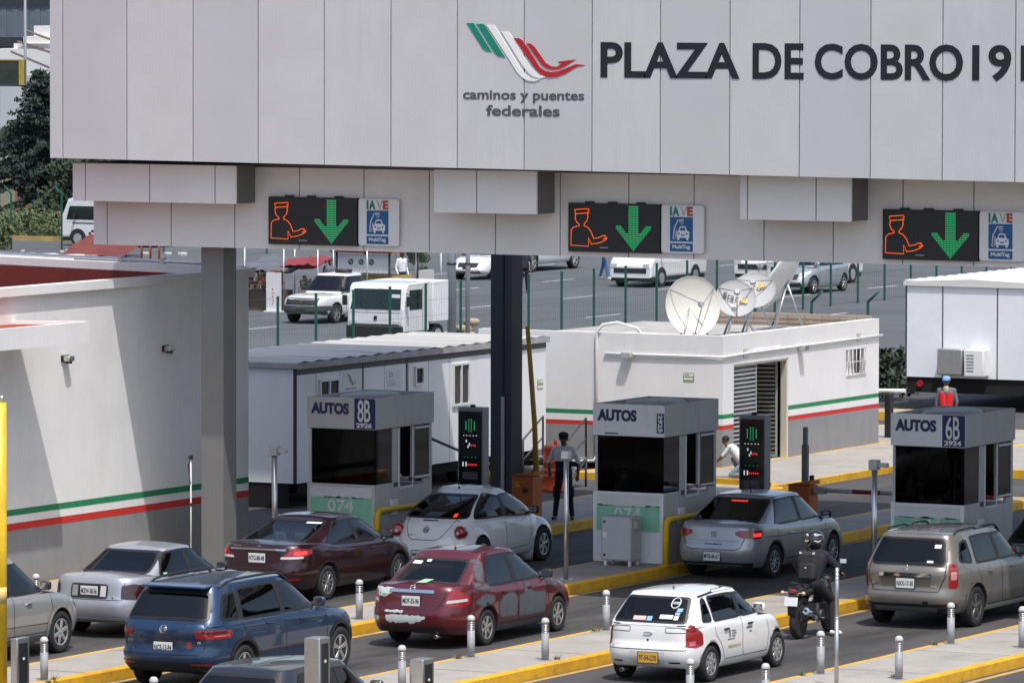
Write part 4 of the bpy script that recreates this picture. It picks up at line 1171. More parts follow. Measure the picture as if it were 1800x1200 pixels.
class Car:
    def __init__(s, name, label, cat, spec, loc, rz=0.0, group=None):
        s.t = thing(name, label, cat, loc, rz, group)
        s.sp = spec; s.L = spec['L']; s.W = spec['W']
        s.rear_ax = spec['ra']; s.front_ax = spec['fa']; s.r = spec['r']
        s.zs = smooth_interp(spec['sh']); s.z0 = spec.get('z0', 0.2)
        s.wp = smooth_interp(spec.get('wp', [(0,.90),(.10,.965),(.35,1.0),(.65,1.0),(.88,.985),(.95,.965),(1,.925)]))
        s.rp = smooth_interp(spec.get('rp', [(0,.10),(.12,.03),(.3,0),(.5,.01),(.56,.045),(.9,.10),(1,.15)]))
        s.fp = smooth_interp(spec.get('fp', [(0,.12),(.12,.04),(.35,0),(.6,.03),(.85,.10),(1,.22)]))
        s.nr = spec.get('nr', 6.0); s.nf = spec.get('nf', 4.6); s.N = spec.get('N', 132)
        s.paint = spec['paint']
        s.build()
    def zbot(s, y): return s.z0+0.09*abs(2*y/s.L)**5
    def level(s, t):
        P, per = soutline(s.W/2*s.wp(t), -s.L/2+s.rp(t), s.L/2-s.fp(t), s.nr, s.nf, s.N)
        Z = np.array([s.zbot(y)+t*(s.zs(y)-s.zbot(y)) for y in P[:,1]])
        return np.column_stack([P, Z])
    def build(s):
        sp = s.sp
        # ---- lower body
        bm = bmesh.new(); rings = []
        T = [0,.04,.1,.18,.28,.38,.48,.56,.64,.72,.80,.87,.92,.955,.98,1.0]
        for t in T: rings.append([bm.verts.new(p) for p in s.level(t)])
        top = s.level(1.0)
        yc = 0.0
        for k in (.965,.90,.78,.6,.4,.2,.03):
            ring = []
            for p in top:
                x = p[0]*k; y = p[1]*(1-0.30*(1-k)*(abs(2*p[1]/s.L)**2))
                cr = 0.05*(1-k*k)
                ring.append(bm.verts.new((x, y, s.zs(y)+cr*min(1.0, (s.L/2-abs(y))*2.2+0.15))))
            rings.append(ring)
        N = s.N
        gh = sp['gh']
        for i in range(len(rings)-1):
            for k in range(N):
                j = (k+1) % N
                f = bm.faces.new((rings[i][k], rings[i][j], rings[i+1][j], rings[i+1][k])); f.smooth = True
                c = f.calc_center_median()
                if i >= len(T)-1 and gh['yr0']+0.08 < c.y < gh['yf0']-0.08: f.material_index = 1
        f = bm.faces.new(rings[0][::-1]); f.material_index = 1
        f = bm.faces.new(rings[-1])
        bmesh.ops.recalc_face_normals(bm, faces=bm.faces)
        me = bpy.data.meshes.new('body'); bm.to_mesh(me); bm.free()
        inner = mat('car_interior', (0.02,0.02,0.022), 0.8)
        well = mat('wheel_well', (0.006,0.006,0.007), 0.9)
        for q in (s.paint, inner, well): me.materials.append(q)
        body = link('body', me, s.t)
        # wheel arches cut out
        cb = B(); ra = s.r*sp.get('arch', 1.16)
        for ya in (s.rear_ax, s.front_ax):
            for sg in (-1, 1):
                cb.cyl((sg*(s.W/2-0.30),ya,s.r+0.012),(sg*(s.W/2+0.3),ya,s.r+0.012),ra,n=40)
        cut = cb.done('cutter', [s.paint, inner, well], s.t)
        for p in cut.data.polygons: p.material_index = 2
        md = body.modifiers.new('b', 'BOOLEAN'); md.operation = 'DIFFERENCE'; md.object = cut; md.solver = 'EXACT'
        bpy.context.view_layer.update()
        dg = bpy.context.evaluated_depsgraph_get(); dg.update()
        me2 = bpy.data.meshes.new_from_object(body.evaluated_get(dg))
        body.modifiers.clear(); body.data = me2
        bpy.data.objects.remove(cut)
        s.body = body
        # ---- greenhouse
        zrf = smooth_interp(gh['roof']); s.zrf = zrf
        wb, wr = gh['wb'], gh['wr']; pw = gh.get('pw', 1.0); pr = gh.get('pr', 1.0); pf = gh.get('pf', 1.0)
        nr, nf = gh.get('nr', 7), gh.get('nf', 5)
        def glev(t):
            w = wb+(wr-wb)*t**gh.get('px', 1.25)
            yr = gh['yr0']+(gh['yr1']-gh['yr0'])*t**pr; yf = gh['yf0']+(gh['yf1']-gh['yf0'])*t**pf
            P, per = soutline(w, yr, yf, nr, nf, 150)
            out = []
            for x, y in P:
                zb = s.zs(y)-0.05
                out.append((x, y, zb+t*(zrf(y)-zb)))
            return np.array(out)
        s.glev = glev
        bm = bmesh.new(); rings = []
        TG = list(np.linspace(0, .92, 24))+[.95,.975,1.0]
        for t in TG: rings.append([bm.verts.new(p) for p in glev(t)])
        top = glev(1.0)
        y_r, y_f = gh['yr1'], gh['yf1']; ym = (y_r+y_f)/2
        for k in (.975,.94,.88,.78,.62,.45,.25,.04):
            rings.append([bm.verts.new((p[0]*k, ym+(p[1]-ym)*(1-0.16*(1-k)), zrf(p[1])+gh.get('crown', .05)*(1-k**2.2))) for p in top])
        NG = 150; 
        for i in range(len(rings)-1):
            for k in range(NG):
                j = (k+1) % NG
                f = bm.faces.new((rings[i][k], rings[i][j], rings[i+1][j], rings[i+1][k])); f.smooth = True
        bm.faces.new(rings[-1])
        bmesh.ops.recalc_face_normals(bm, faces=bm.faces)
        for ext in gh.get('extra', []): pass
        s.gbm = bm
        s.bvh_g = BVHTree.FromBMesh(bm)
        bmb = bmesh.new(); bmb.from_mesh(me2)
        bt = bmesh.new(); bt.from_mesh(me2)
        tmp = bpy.data.meshes.new('tmp'); bm.to_mesh(tmp); bt.from_mesh(tmp); bpy.data.meshes.remove(tmp)
        for ex in s.sp.get('bumps', []):               # fenders grown onto the body (rounded cars)
            eb = B(); c, rad = ex
            eb.lathe([(math.sin(math.pi*k/14)+1e-3, -math.cos(math.pi*k/14)) for k in range(15)], 28, 0, Matrix.Translation(c) @ Matrix.Diagonal((rad[0],rad[1],rad[2],1)) @ Matrix.Rotation(0,4,'X'))
            m_ = bpy.data.meshes.new('f'); eb.bm.to_mesh(m_); eb.bm.free()
            bt.from_mesh(m_); bpy.data.meshes.remove(m_)
        s.bvh = BVHTree.FromBMesh(bt); bt.free(); bmb.free()
        s.holes = []
        s.wins = []
    # ---- projection helpers
    def cast(s, P, d, bvh=None):
        hit = (bvh or s.bvh).ray_cast(P, d)
        return hit[0], hit[1]
    def proj(s, kind, u, v, off, bvh=None):
        if kind == 'R': P, d = Vector((3.0, u, v)), Vector((-1,0,0))
        elif kind == 'L': P, d = Vector((-3.0, u, v)), Vector((1,0,0))
        elif kind == 'B': P, d = Vector((u, -6.0, v)), Vector((0,1,0))
        elif kind == 'F': P, d = Vector((u, 6.0, v)), Vector((0,-1,0))
        elif kind == 'T': P, d = Vector((u, v, 4.0)), Vector((0,0,-1))
        else:
            ang = kind[1]; d = Vector((-math.sin(ang), math.cos(ang), 0)); rgt = Vector((math.cos(ang), math.sin(ang), 0))
            P = rgt*u+Vector((0,0,v))-d*6.0
        h, n = s.cast(P, d, bvh)
        if h is None:
            h2 = (bvh or s.bvh).find_nearest(P+d*(4.0 if kind not in ('R','L','T') else 2.2))
            h, n = h2[0], h2[1]
        if n.dot(d) > 0: n = -n
        return h+n*off
    def patch(s, name, kind, poly, m, off=0.004, step=0.05, bvh=None, parent=None, both=False):
        kinds = [kind]
        if both: kinds = ['R','L'] if kind == 'R' else [kind, 'm']
        res = None
        for kd in kinds:
            mir = kd == 'm'
            V, F = tri2d(poly, step)
            b = B(); vs = []
            for v in V:
                p = s.proj(kind if mir else kd, v.x, v.y, off, bvh)
                if mir: p = Vector((-p.x, p.y, p.z))
                vs.append(b.bm.verts.new(p))
            for f in F:
                try: b.bm.faces.new([vs[i] for i in f])
                except ValueError: pass
            res = b.done(name, m, parent or s.t, smooth=True)
        return res
    def band(s, b, kind, pts, w, off=0.004, closed=False, bvh=None):
        """thin strip along a polyline drawn on the surface"""
        n = len(pts); L = []; Rr = []
        for i in range(n):
            a = Vector(pts[i-1]) if (i or closed) else Vector(pts[0]); c = Vector(pts[(i+1) % n]) if (i < n-1 or closed) else Vector(pts[-1])
            d = (c-a); d = d.normalized() if d.length > 1e-9 else Vector((1,0)); q = Vector((-d.y, d.x))*w/2; p = Vector(pts[i])
            L.append(b.bm.verts.new(s.proj(kind, p.x+q.x, p.y+q.y, off, bvh))); Rr.append(b.bm.verts.new(s.proj(kind, p.x-q.x, p.y-q.y, off, bvh)))
        for i in range(n if closed else n-1):
            j = (i+1) % n
            f = b.bm.faces.new((L[i], Rr[i], Rr[j], L[j])); f.smooth = True
    def seams(s, kind, lines, w=0.012, m=None, name='panel_gap', off=0.0025):
        b = B()
        for l in lines:
            q = [l[0]]
            for i in range(len(l)-1):
                a, c = l[i], l[i+1]; k = max(1, int(math.hypot(c[0]-a[0], c[1]-a[1])/0.05))
                for j in range(1, k+1): q.append((a[0]+(c[0]-a[0])*j/k, a[1]+(c[1]-a[1])*j/k))
            s.band(b, kind, q, w, off)
        return b.done(name, m or mat('panel_gap', (0.012,0.012,0.013), 0.8), s.t)
    # ---- windows: glass patches, the body shell behind them is opened
    def window(s, kind, poly, m, r=0.05, seal=0.028, name='window', sealm=None):
        poly = cut_corners(poly, r)
        if area(poly) < 0: poly = poly[::-1]
        s.wins.append((kind, poly, m, seal, name, sealm))
    def finish(s):
        bm = s.gbm
        dele = []
        for f in bm.faces:
            c = f.calc_center_median(); n = f.normal
            for kind, poly, *_ in s.wins:
                if kind == 'R' and abs(n.x) > 0.35 and inpoly(c.y, c.z, poly): dele.append(f); break
                if kind == 'B' and n.y < -0.12 and inpoly(c.x, c.z, poly): dele.append(f); break
                if kind == 'F' and n.y > 0.12 and inpoly(c.x, c.z, poly): dele.append(f); break
        sealm0 = mat('window_seal', (0.012,0.012,0.013), 0.45)
        for kind, poly, m, seal, name, sealm in s.wins:
            for kd in (('R','L') if kind == 'R' else (kind,)):
                V, F = tri2d(poly, 0.06)
                b = B(); vs = [b.bm.verts.new(s.proj(kd, v.x, v.y, 0.003, s.bvh_g)) for v in V]
                for f in F:
                    try: b.bm.faces.new([vs[i] for i in f])
                    except ValueError: pass
                w = b.done(name, m, s.t, smooth=True)
                p = resample(poly, 0.05); o = grow(p, seal*0.5); i_ = grow(p, -seal*0.8)
                b = B(); A = [b.bm.verts.new(s.proj(kd, q[0], q[1], 0.006, s.bvh_g)) for q in o]; C = [b.bm.verts.new(s.proj(kd, q[0], q[1], 0.006, s.bvh_g)) for q in i_]
                for k in range(len(p)):
                    j = (k+1) % len(p)
                    f = b.bm.faces.new((A[k], A[j], C[j], C[k])); f.smooth = True
                b.done('seal', sealm or sealm0, w)
        bmesh.ops.delete(bm, geom=dele, context='FACES')
        me = bpy.data.meshes.new('cabin'); bm.to_mesh(me); bm.free()
        me.materials.append(s.paint)
        o = link('cabin', me, s.t)
        return o
    # ---- details
    def wheels(s, style, col=(0.62,0.62,0.63), width=0.205, ns=5, sides=(1,-1), inset=0.015, fr=True):
        r = s.r; rr = r*s.sp.get('rimr', 0.66)
        tyre_m = mat('tyre', (0.022,0.021,0.021), 0.85, var=0.2, vscale=8)
        rim_m = mat('rim_%02d' % int(col[0]*100), col, 0.3, metal=0.7)
        dk = mat('rim_gap', (0.01,0.01,0.01), 0.7)
        base = None
        for ya in ((s.rear_ax, s.front_ax) if fr else (s.front_ax,)):
            for sg in sides:
                hw = width/2
                T = Matrix.Rotation(R(90), 4, 'Y')
                b = B()
                b.lathe([(rr*0.98,-hw*0.80),(rr+0.01,-hw*0.95),(r*0.90,-hw),(r*0.975,-hw*0.82),(r,-hw*0.5),(r,hw*0.5),(r*0.975,hw*0.82),(r*0.90,hw),(rr+0.01,hw*0.95),(rr*0.98,hw*0.80)], 36, 0, T)
                xw = sg*(s.W/2-inset-hw)
                w = b.done('wheel', tyre_m, s.t, loc=(xw, ya, r))
                b = B(); X = sg*hw
                b.lathe([(rr*0.30,hw*0.1),(rr*0.96,hw*0.0),(rr*0.985,hw*0.90),(rr*0.90,hw*0.90),(rr*0.86,hw*0.25),(rr*0.30,hw*0.2)] if sg > 0 else [(rr*0.30,-hw*0.1),(rr*0.96,0),(rr*0.985,-hw*0.90),(rr*0.90,-hw*0.90),(rr*0.86,-hw*0.25),(rr*0.30,-hw*0.2)], 36, 0, T, ms=[1,1,0,0,1])
                b.lathe([(0.001,hw*0.86*sg),(rr*0.18,hw*0.86*sg),(rr*0.24,hw*0.70*sg),(rr*0.24,hw*0.1*sg)], 20, 0, T)
                for k in range(ns):
                    for da in ((-0.13, 0.13) if style == 'twin' else (0,)):
                        a = 2*math.pi*k/ns+da+0.3
                        wd = {'twin':0.16,'five':0.30,'cover':0.42,'multi':0.13}[style]*rr
                        c = Vector((X*0.72, math.cos(a)*rr*0.56, math.sin(a)*rr*0.56))
                        rot = Matrix.Rotation(a, 3, 'X')
                        b.obox(c, (hw*0.28, rr*0.74, wd), rot, 0, 0.008)
                b.done('rim', [rim_m, dk], w)
    def mirror(s, y, z, m=None, sx=(1,-1), w=0.20):
        for sg in sx:
            b = B()
            hx = s.proj('R' if sg > 0 else 'L', y, z-0.02, 0.0)
            x = hx.x
            b.obox((x+sg*0.13, y, z+0.04), (w, 0.10, 0.145), Matrix.Rotation(R(6*sg), 3, 'Z'), 0, 0.04)
            b.obox((x+sg*0.03, y+0.02, z-0.015), (0.10, 0.05, 0.04), Matrix.Identity(3), 0, 0.01)
            o = b.done('mirror', m or s.paint, s.t)
            b = B(); b.box(x+sg*0.13-0.08, x+sg*0.13+0.08, y-0.056, y-0.051, z-0.015, z+0.095, 0); b.done('mirror_glass', mat('mirror_glass', (0.5,0.52,0.55), 0.05, metal=1.0), o)
    def handles(s, spots, m=None):
        for y, z in spots:
            for kd, sg in (('R',1),('L',-1)):
                h = s.proj(kd, y, z, 0.0)
                b = B(); b.obox((h.x+sg*0.016, y, z), (0.028, 0.17, 0.032), Matrix.Identity(3), 0, 0.01)
                b.done('door_handle', m or s.paint, s.t)
    def plate(s, x, z, txt, face=(0.70,0.71,0.70), txtc=None, kind='B', w=0.34, h=0.165):
        p = s.proj(kind, x, z, 0.012); sg = -1 if kind == 'B' else 1
        b = B(); y = p.y
        b.box(x-w/2, x+w/2, y-0.008, y+0.008, z-h/2, z+h/2, 0, 0.004)
        o = b.done('licence_plate', mat('plate_%02d' % int(face[2]*100), face, 0.5), s.t)
        if kind == 'B':
            text(txt, (x-w*0.45, y-0.0082, z-h*0.26), (1,0,0), (0,0,1), w*0.90, h*0.52, txtc or dark_txt, o, 'lettering', 0.002, 0.02)
        b = B(); b.box(x-w/2-0.012, x+w/2+0.012, y-0.004, y+0.012, z-h/2-0.012, z+h/2+0.012, 0); b.done('plate_frame', mat('plate_frame', (0.02,0.02,0.02), 0.5), o)
        return o
    def seats(s, rows, z, col=(0.06,0.06,0.065), head=True):
        m = mat('seat_%02d_%02d' % (int(col[0]*100), int(col[2]*100)), col, 0.8)
        for y, xs in rows:
            for x in xs:
                b = B()
                b.obox((x, y, z+0.10), (0.44, 0.12, 0.50), Matrix.Rotation(R(12), 3, 'X'), 0, 0.04)
                if head: b.obox((x, y-0.07, z+0.43), (0.24, 0.09, 0.17), Matrix.Rotation(R(8), 3, 'X'), 0, 0.035)
                b.done('seat', m, s.t)
    def rings_badge(s, kind, x, z, r, m, lines=(), name='badge'):
        b = B(); P = s.proj(kind, x, z, 0.004); n = 20; rr = max(0.006, r*0.12)
        if r > 0: b.tube([(x+r*math.cos(2*math.pi*k/n), s.proj(kind, x+r*math.cos(2*math.pi*k/n), z+r*math.sin(2*math.pi*k/n), 0.006).y, z+r*math.sin(2*math.pi*k/n)) for k in range(n)], rr, 6, 0, True)
        for l in lines:
            b.tube([(x+u, s.proj(kind, x+u, z+v, 0.008).y, z+v) for u, v in l], rr, 6)
        return b.done(name, m, s.t)
    def rtext(s, txt, x, z, w, h, m, name='lettering'):
        p = s.proj('B', x+w/2, z+h/2, 0.006)
        return text(txt, (x, p.y, z), (1,0,0), (0,0,1), w, h, m, s.t, name, 0.003, 0.03)
    def exhaust(s, x, z):
        b = B(); b.cyl((x,-s.L/2+0.08,z),(x,-s.L/2+0.30,z),0.032,n=14); b.done('exhaust', steel, s.t)
        b = B(); b.cyl((x,-s.L/2+0.078,z),(x,-s.L/2+0.0801,z),0.026,n=14); b.done('exhaust_bore', black_m, s.t)
    def antenna(s, x, y, h=0.32, lean=-0.25):
        z = s.zrf(y)+0.04
        b = B(); b.tube([(x,y,z),(x,y+lean*h,z+h)], [0.010,0.004], 6); b.cyl((x,y,z-0.02),(x,y,z+0.03),0.022,0.014,n=8); b.done('antenna', black, s.t)

lens_r = mat('lens_red', (0.28,0.006,0.010), 0.12, coat=1.0)
lens_rb = mat('lens_red_lit', (0.5,0.01,0.01), 0.12, coat=1.0, emit=(1.0,0.05,0.03), estr=0.9)
lens_d = mat('lens_smoked', (0.035,0.010,0.012), 0.10, coat=1.0)
lens_c = mat('lens_clear', (0.55,0.55,0.56), 0.12, coat=1.0)
lens_p = mat('lens_pale_red', (0.50,0.12,0.12), 0.15, coat=1.0)
chrome = mat('chrome', (0.75,0.76,0.78), 0.10, metal=1.0)
blk_trim = mat('black_trim', (0.018,0.018,0.019), 0.55, var=0.15, vscale=6)
g_dark = glass('glass_dark', 0.05, 0.04)
g_mid = glass('glass_mid', 0.20, 0.045)
g_light = glass('glass_light', 0.42, 0.045)
g_tint = glass('glass_tint', 0.09, 0.06)

def side_windows(c, ys, zb, zt_f, m, rear_line, front_line, quarter=None, r=0.06):
    """ys: pillar cuts; rear_line/front_line: ((y0,z0),(y1,z1)) inner edges of C and A pillars; zt_f(y): top edge"""
    (ry0, rz0), (ry1, rz1) = rear_line; (fy0, fz0), (fy1, fz1) = front_line
    cuts = list(ys)
    segs = []
    for i in range(len(cuts)+1):
        a = None if i == 0 else cuts[i-1]+0.045
        e = None if i == len(cuts) else cuts[i]-0.045
        segs.append((a, e))
    for a, e in segs:
        poly = []
        zb_ = zb if not callable(zb) else None
        ya = ry0 if a is None else a; ye = fy0 if e is None else e
        poly.append((ya, zb(ya) if callable(zb) else zb)); poly.append((ye, zb(ye) if callable(zb) else zb))
        yta = ry1 if a is None else a; yte = fy1 if e is None else e
        K = 5
        for k in range(K+1):
            y = yte+(yta-yte)*k/K; poly.append((y, zt_f(y)))
        c.window('R', poly, m, r)
        if a is not None:
            y = a-0.045; zb2 = (zb(y) if callable(zb) else zb)
            c.patch('pillar_trim', 'R', [(y-.052,zb2-.005),(y+.052,zb2-.005),(y+.048,zt_f(y)+.012),(y-.048,zt_f(y)+.012)], blk_trim, 0.0045, 0.05, both=True)
# ------------------------------------------------------------------ the cars in the queue
def top_edge(c, d): return lambda y: c.zrf(y)-d

# --- worn dark red sedan with grey primer patches
def sedan_spec(L, W, H, ra, fa, r, p, deck=1.0, belt=0.94, yr0=-1.72, yr1=-.78, yf0=1.28, yf1=.42, wb=.80, wr=.565, **k):
    sp = dict(L=L, W=W, ra=ra, fa=fa, r=r, paint=p,
      sh=[(-L/2,deck-.06),(-L/2+.18,deck),(-1.45,deck-.01),(-0.9,belt+.01),(0.3,belt-.02),(1.05,belt-.03),(1.45,belt-.07),(L/2-.42,belt-.19),(L/2-.15,belt-.30),(L/2,belt-.42)],
      gh=dict(yr0=yr0, yr1=yr1, yf0=yf0, yf1=yf1, wb=wb, wr=wr, roof=[(-2.0,H-.10),(yr1,H-.055),(-.1,H-.035),(yf1,H-.075),(1.4,H-.12)], crown=.04, pr=1.08, pf=0.95))
    sp.update(k); return sp
tp = paint('dark_red', (0.115,0.008,0.016), 0.30, 0.34)
c = Car('parked_car', 'dark red sedan with grey primer on its doors and white scraped patches on its tail', 'car',
        sedan_spec(4.66,1.79,1.56,-1.20,1.40,.305,tp,deck=1.05,belt=.97,yr0=-1.86,yr1=-.98,yf0=1.44,yf1=.36,wb=.84,wr=.60), (3.455,-11.33,0))
c.t.name = 'red_sedan'
g1 = g_tint
c.window('B', [(-.60,1.06),(.60,1.06),(.50,1.40),(-.50,1.40)], g_mid, 0.06)
c.window('F', [(-.66,1.0),(.66,1.0),(.5,1.40),(-.5,1.40)], g_mid, 0.06)
side_windows(c, [-.12], .985, top_edge(c,.065), g_tint, ((-1.20,.985),(-.86,1.39)), ((1.08,.985),(.42,1.385)))
c.finish()
# tail: lamps, bumper line, trunk gap, chrome strip, plate
for sg in (1,-1):
    pass
D45 = ('d', R(38))
def lamp_pair(c, ang, poly, m, name='tail_lamp', off=0.006):
    return c.patch(name, ('d', ang), poly, m, off, 0.04, both=True)
def urange(c, ang): 
    ca, sa = math.cos(ang), math.sin(ang); return lambda x, y: x*ca+y*sa
q = urange(c, R(38))
# corner lamp drawn around the rear corner (coordinate across the diagonal view)
def corner_poly(c, ang, pts):
    """pts given as (arc position: x on the tail (<W/2) or beyond it y along the side, z)"""
    f = urange(c, ang); out = []
    for s_, z in pts:
        # s_ measured along the outline from the tail centre
        t = 0.6
        P, per = soutline(c.W/2*c.wp(t), -c.L/2+c.rp(t), c.L/2-c.fp(t), c.nr, c.nf, 800)
        d = np.hypot(*np.diff(np.vstack([P, P[:1]]), axis=0).T); Lc = np.concatenate([[0], np.cumsum(d)])
        x = np.interp(s_, Lc[:-1], P[:,0]); y = np.interp(s_, Lc[:-1], P[:,1])
        out.append((f(x, y), z))
    return out
def corner_lamp(c, pts, m, name='tail_lamp', r=0.03, off=0.006, ang=R(38)):
    return c.patch(name, ('d', ang), cut_corners(corner_poly(c, ang, pts), r), m, off, 0.04, both=True)
corner_lamp(c, [(.60,.74),(.72,.98),(.86,1.0),(1.18,.86),(1.16,.76),(.95,.70)], lens_r)
corner_lamp(c, [(.64,.775),(.67,.825),(1.08,.845),(1.08,.80)], lens_c, 'reverse_lamp', 0.01, 0.009)
c.seams('B', [[(-.62,1.02),(-.60,.86),(-.50,.70),(-.42,.665),(.42,.665),(.50,.70),(.60,.86),(.62,1.02)]], 0.014)
c.seams('R', [[(-.12,.98),(-.12,.45),(-.06,.34)],[(-1.18,.95),(-1.16,.78),(-.98,.62),(-.86,.40)],[(.96,.94),(1.0,.60),(.94,.34)],[(-.86,.34),(.94,.34)]], 0.014)
c.seams('L', [[(-.12,.98),(-.12,.45),(-.06,.34)],[(.96,.94),(1.0,.60),(.94,.34)]], 0.014)
c.patch('boot_trim', 'B', [(-.42,.935),(.42,.935),(.42,.985),(-.42,.985)], chrome, 0.014, 0.05)
c.plate(0.0,.80,'MDF-35-96')
c.rings_badge('B', 0, 1.015, 0.042, chrome, [((-.05,0),(.05,0))])
c.rtext('TIIDA', -.56, .87, .13, .035, chrome)
c.patch('bumper_trim', 'B', [(-.62,.30),(.62,.30),(.62,.38),(-.62,.38)], blk_trim, 0.004)
sillp = [(-.84,.22),(.98,.22),(.98,.315),(-.84,.315)]
c.patch('sill', 'R', sillp, mat('primer_grey', (0.085,0.095,0.108), 0.75, var=0.15, vscale=5), 0.004)
primer = MATS['primer_grey']; bare = mat('bare_white', (0.55,0.62,0.60), 0.7, var=0.15, vscale=10)
half = mat('primer_edge', (0.085,0.042,0.050), 0.6, var=.2, vscale=8)
def primer_spot(pts, seed, amp=.02):
    p = blob(pts, seed, amp*.4)
    c.patch('primer_patch', 'R', p, primer, 0.0042)
    c.patch('primer_patch', 'R', [(x,y) for x,y in grow(p, .028)], half, 0.0030)
def blob(pts, seed, amp=0.02):
    rnd = random.Random(seed); p = resample(cut_corners(pts, 0.06), 0.035)
    return [(x+rnd.uniform(-amp,amp), y+rnd.uniform(-amp,amp)) for x, y in p]
primer_spot([(-.78,.45),(-.20,.42),(-.15,.72),(-.30,.82),(-.62,.80),(-.80,.68)],1)
primer_spot([(-.08,.40),(.86,.40),(.88,.74),(.40,.76),(.34,.93),(.16,.93),(.10,.74),(-.08,.76)],2)
primer_spot([(-1.62,.76),(-1.36,.66),(-1.02,.70),(-.95,.80),(-1.3,.86)],3)
primer_spot([(-1.62,1.0),(-1.30,.93),(-1.10,.95),(-1.12,1.02),(-1.5,1.07)],4)
primer_spot([(-1.42,1.12),(-1.25,1.06),(-1.02,1.34),(-1.06,1.42),(-1.16,1.40)],5)
primer_spot([(1.10,.86),(1.30,.78),(1.42,.82),(1.22,.93)],6)
c.patch('scraped_patch', 'B', blob([(-.84,.84),(-.50,.86),(-.40,.90),(-.30,1.0),(-.80,1.01)],7,.012), bare, 0.0045)
c.patch('scraped_patch', 'B', blob([(-.84,.64),(-.70,.64),(-.70,.70),(-.84,.70)],8,.012), bare, 0.0045)
c.patch('scraped_patch', 'B', blob([(-.86,.46),(-.58,.46),(-.58,.54),(-.86,.56)],9,.012), bare, 0.0045)
c.patch('scraped_patch', 'B', blob([(-.44,.44),(.10,.44),(.30,.52),(.30,.57),(-.46,.57)],10,.016), bare, 0.0045)
c.patch('scraped_patch', 'B', blob([(-.48,.605),(-.14,.605),(-.10,.64),(-.46,.645)],11,.010), bare, 0.0045)
c.wheels('five', (0.55,0.54,0.50), ns=6)
c.mirror(.95,1.0, blk_trim); c.handles([(-.60,.86),(.30,.87)])
c.seats([(-.60,(-.38,.38)),(.35,(-.38,.38))], .72, (.10,.10,.11))
c.antenna(0,-.7,.05,-.5)
c.patch('window_sticker', 'B', [(-.50,1.32),(-.33,1.32),(-.33,1.365),(-.50,1.365)], white_p, .009); c.patch('window_sticker', 'B', [(-.26,1.355),(-.18,1.355),(-.18,1.39),(-.26,1.39)], white_p, .009)
c.patch('window_sticker', 'B', [(-.05,1.075),(.12,1.075),(.12,1.11),(-.05,1.11)], mat('sticker_green', (.35,.6,.35), .5), .009)
c.exhaust(.45,.22)

# --- white hatchback
wp_ = paint('white', (0.78,0.78,0.77), 0.0, 0.35, 0.05)
def hatch_spec(L, W, H, ra, fa, r, p, belt, yr0, yr1, yf0, yf1, wb, wr, **k):
    sp = dict(L=L, W=W, ra=ra, fa=fa, r=r, paint=p,
      sh=[(-L/2,belt+.0),(-L/2+.3,belt+.02),(-.8,belt+.01),(0.3,belt-.02),(1.0,belt-.04),(1.3,belt-.08),(L/2-.40,belt-.19),(L/2-.15,belt-.29),(L/2,belt-.40)],
      rp=[(0,.12),(.12,.03),(.25,0),(.46,.0),(.52,.05),(.85,.07),(1,.09)],
      gh=dict(yr0=yr0, yr1=yr1, yf0=yf0, yf1=yf1, wb=wb, wr=wr, roof=[(-2.2,H-.10),(yr1,H-.05),(-.4,H-.04),(yf1,H-.07),(1.4,H-.12)], crown=.04, pr=1.15, pf=0.95, nr=8))
    sp.update(k); return sp
c = Car('white_hatchback', 'white hatchback with a yellow licence plate and stickers on its rear window', 'car',
        hatch_spec(3.84,1.646,1.44,-1.17,1.30,.29,wp_,.93,-1.82,-1.36,1.12,.30,.785,.575), (9.17,-14.48,0))
c.window('B', [(-.63,.97),(.63,.97),(.53,1.335),(-.53,1.335)], g_mid, .05)
c.window('F', [(-.64,.97),(.64,.97),(.5,1.31),(-.5,1.31)], g_light, .05)
c.window('R', [(-1.42,.97),(-1.10,.96),(-1.10,1.32),(-1.22,1.30)], g_mid, .06)
side_windows(c, [-.06], .955, top_edge(c,.07), g_light, ((-1.02,.955),(-1.0,1.30)), ((.92,.955),(.34,1.29)))
c.finish()
corner_lamp(c, [(.66,.60),(.665,.86),(.72,.95),(.80,.94),(1.02,.80),(1.04,.62),(.86,.58)], lens_r)
corner_lamp(c, [(.72,.61),(.72,.68),(.84,.69),(.84,.62)], lens_p, 'reverse_lamp', .01, .009)
c.seams('B', [[(-.66,.93),(-.655,.55),(.655,.55),(.66,.93)],[(-.63,.82),(-.30,.82)],[(.32,.82),(.64,.82)],[(-.63,.90),(-.30,.90),(-.30,.82)],[(.32,.82),(.32,.90),(.64,.90)]], .012)
c.seams('B', [[(-.66,.93),(.66,.93)]], .02)
for k in ('R','L'): c.seams(k, [[(-.06,.94),(-.06,.42),(.0,.33)],[(-1.06,.92),(-1.02,.74),(-.84,.58),(-.72,.36)],[(.86,.92),(.92,.60),(.86,.33)],[(-.70,.33),(.86,.33)]], .012)
c.plate(.05,.42,'97-54-LDS',(0.62,0.36,0.06), mat('plate_txt_brown', (.12,.06,.02), .6))
c.patch('bumper_slot', 'B', [(-.58,.34),(-.42,.34),(-.42,.365),(-.58,.365)], blk_trim, .005); c.patch('bumper_slot', 'B', [(.40,.34),(.58,.34),(.58,.365),(.40,.365)], blk_trim, .005)
c.patch('bumper_recess', 'B', [(-.24,.30),(.30,.30),(.34,.52),(-.28,.52)], mat('white_recess_shade', (.62,.62,.61), .5), .004)  # flat patch, the shade of the recess is put into a darker white
c.rings_badge('B', 0.02,.80,0,chrome,[((-.075,0),(-.03,.022),(.075,.022),(.075,0),(.03,-.022),(-.075,-.022),(-.075,0))])
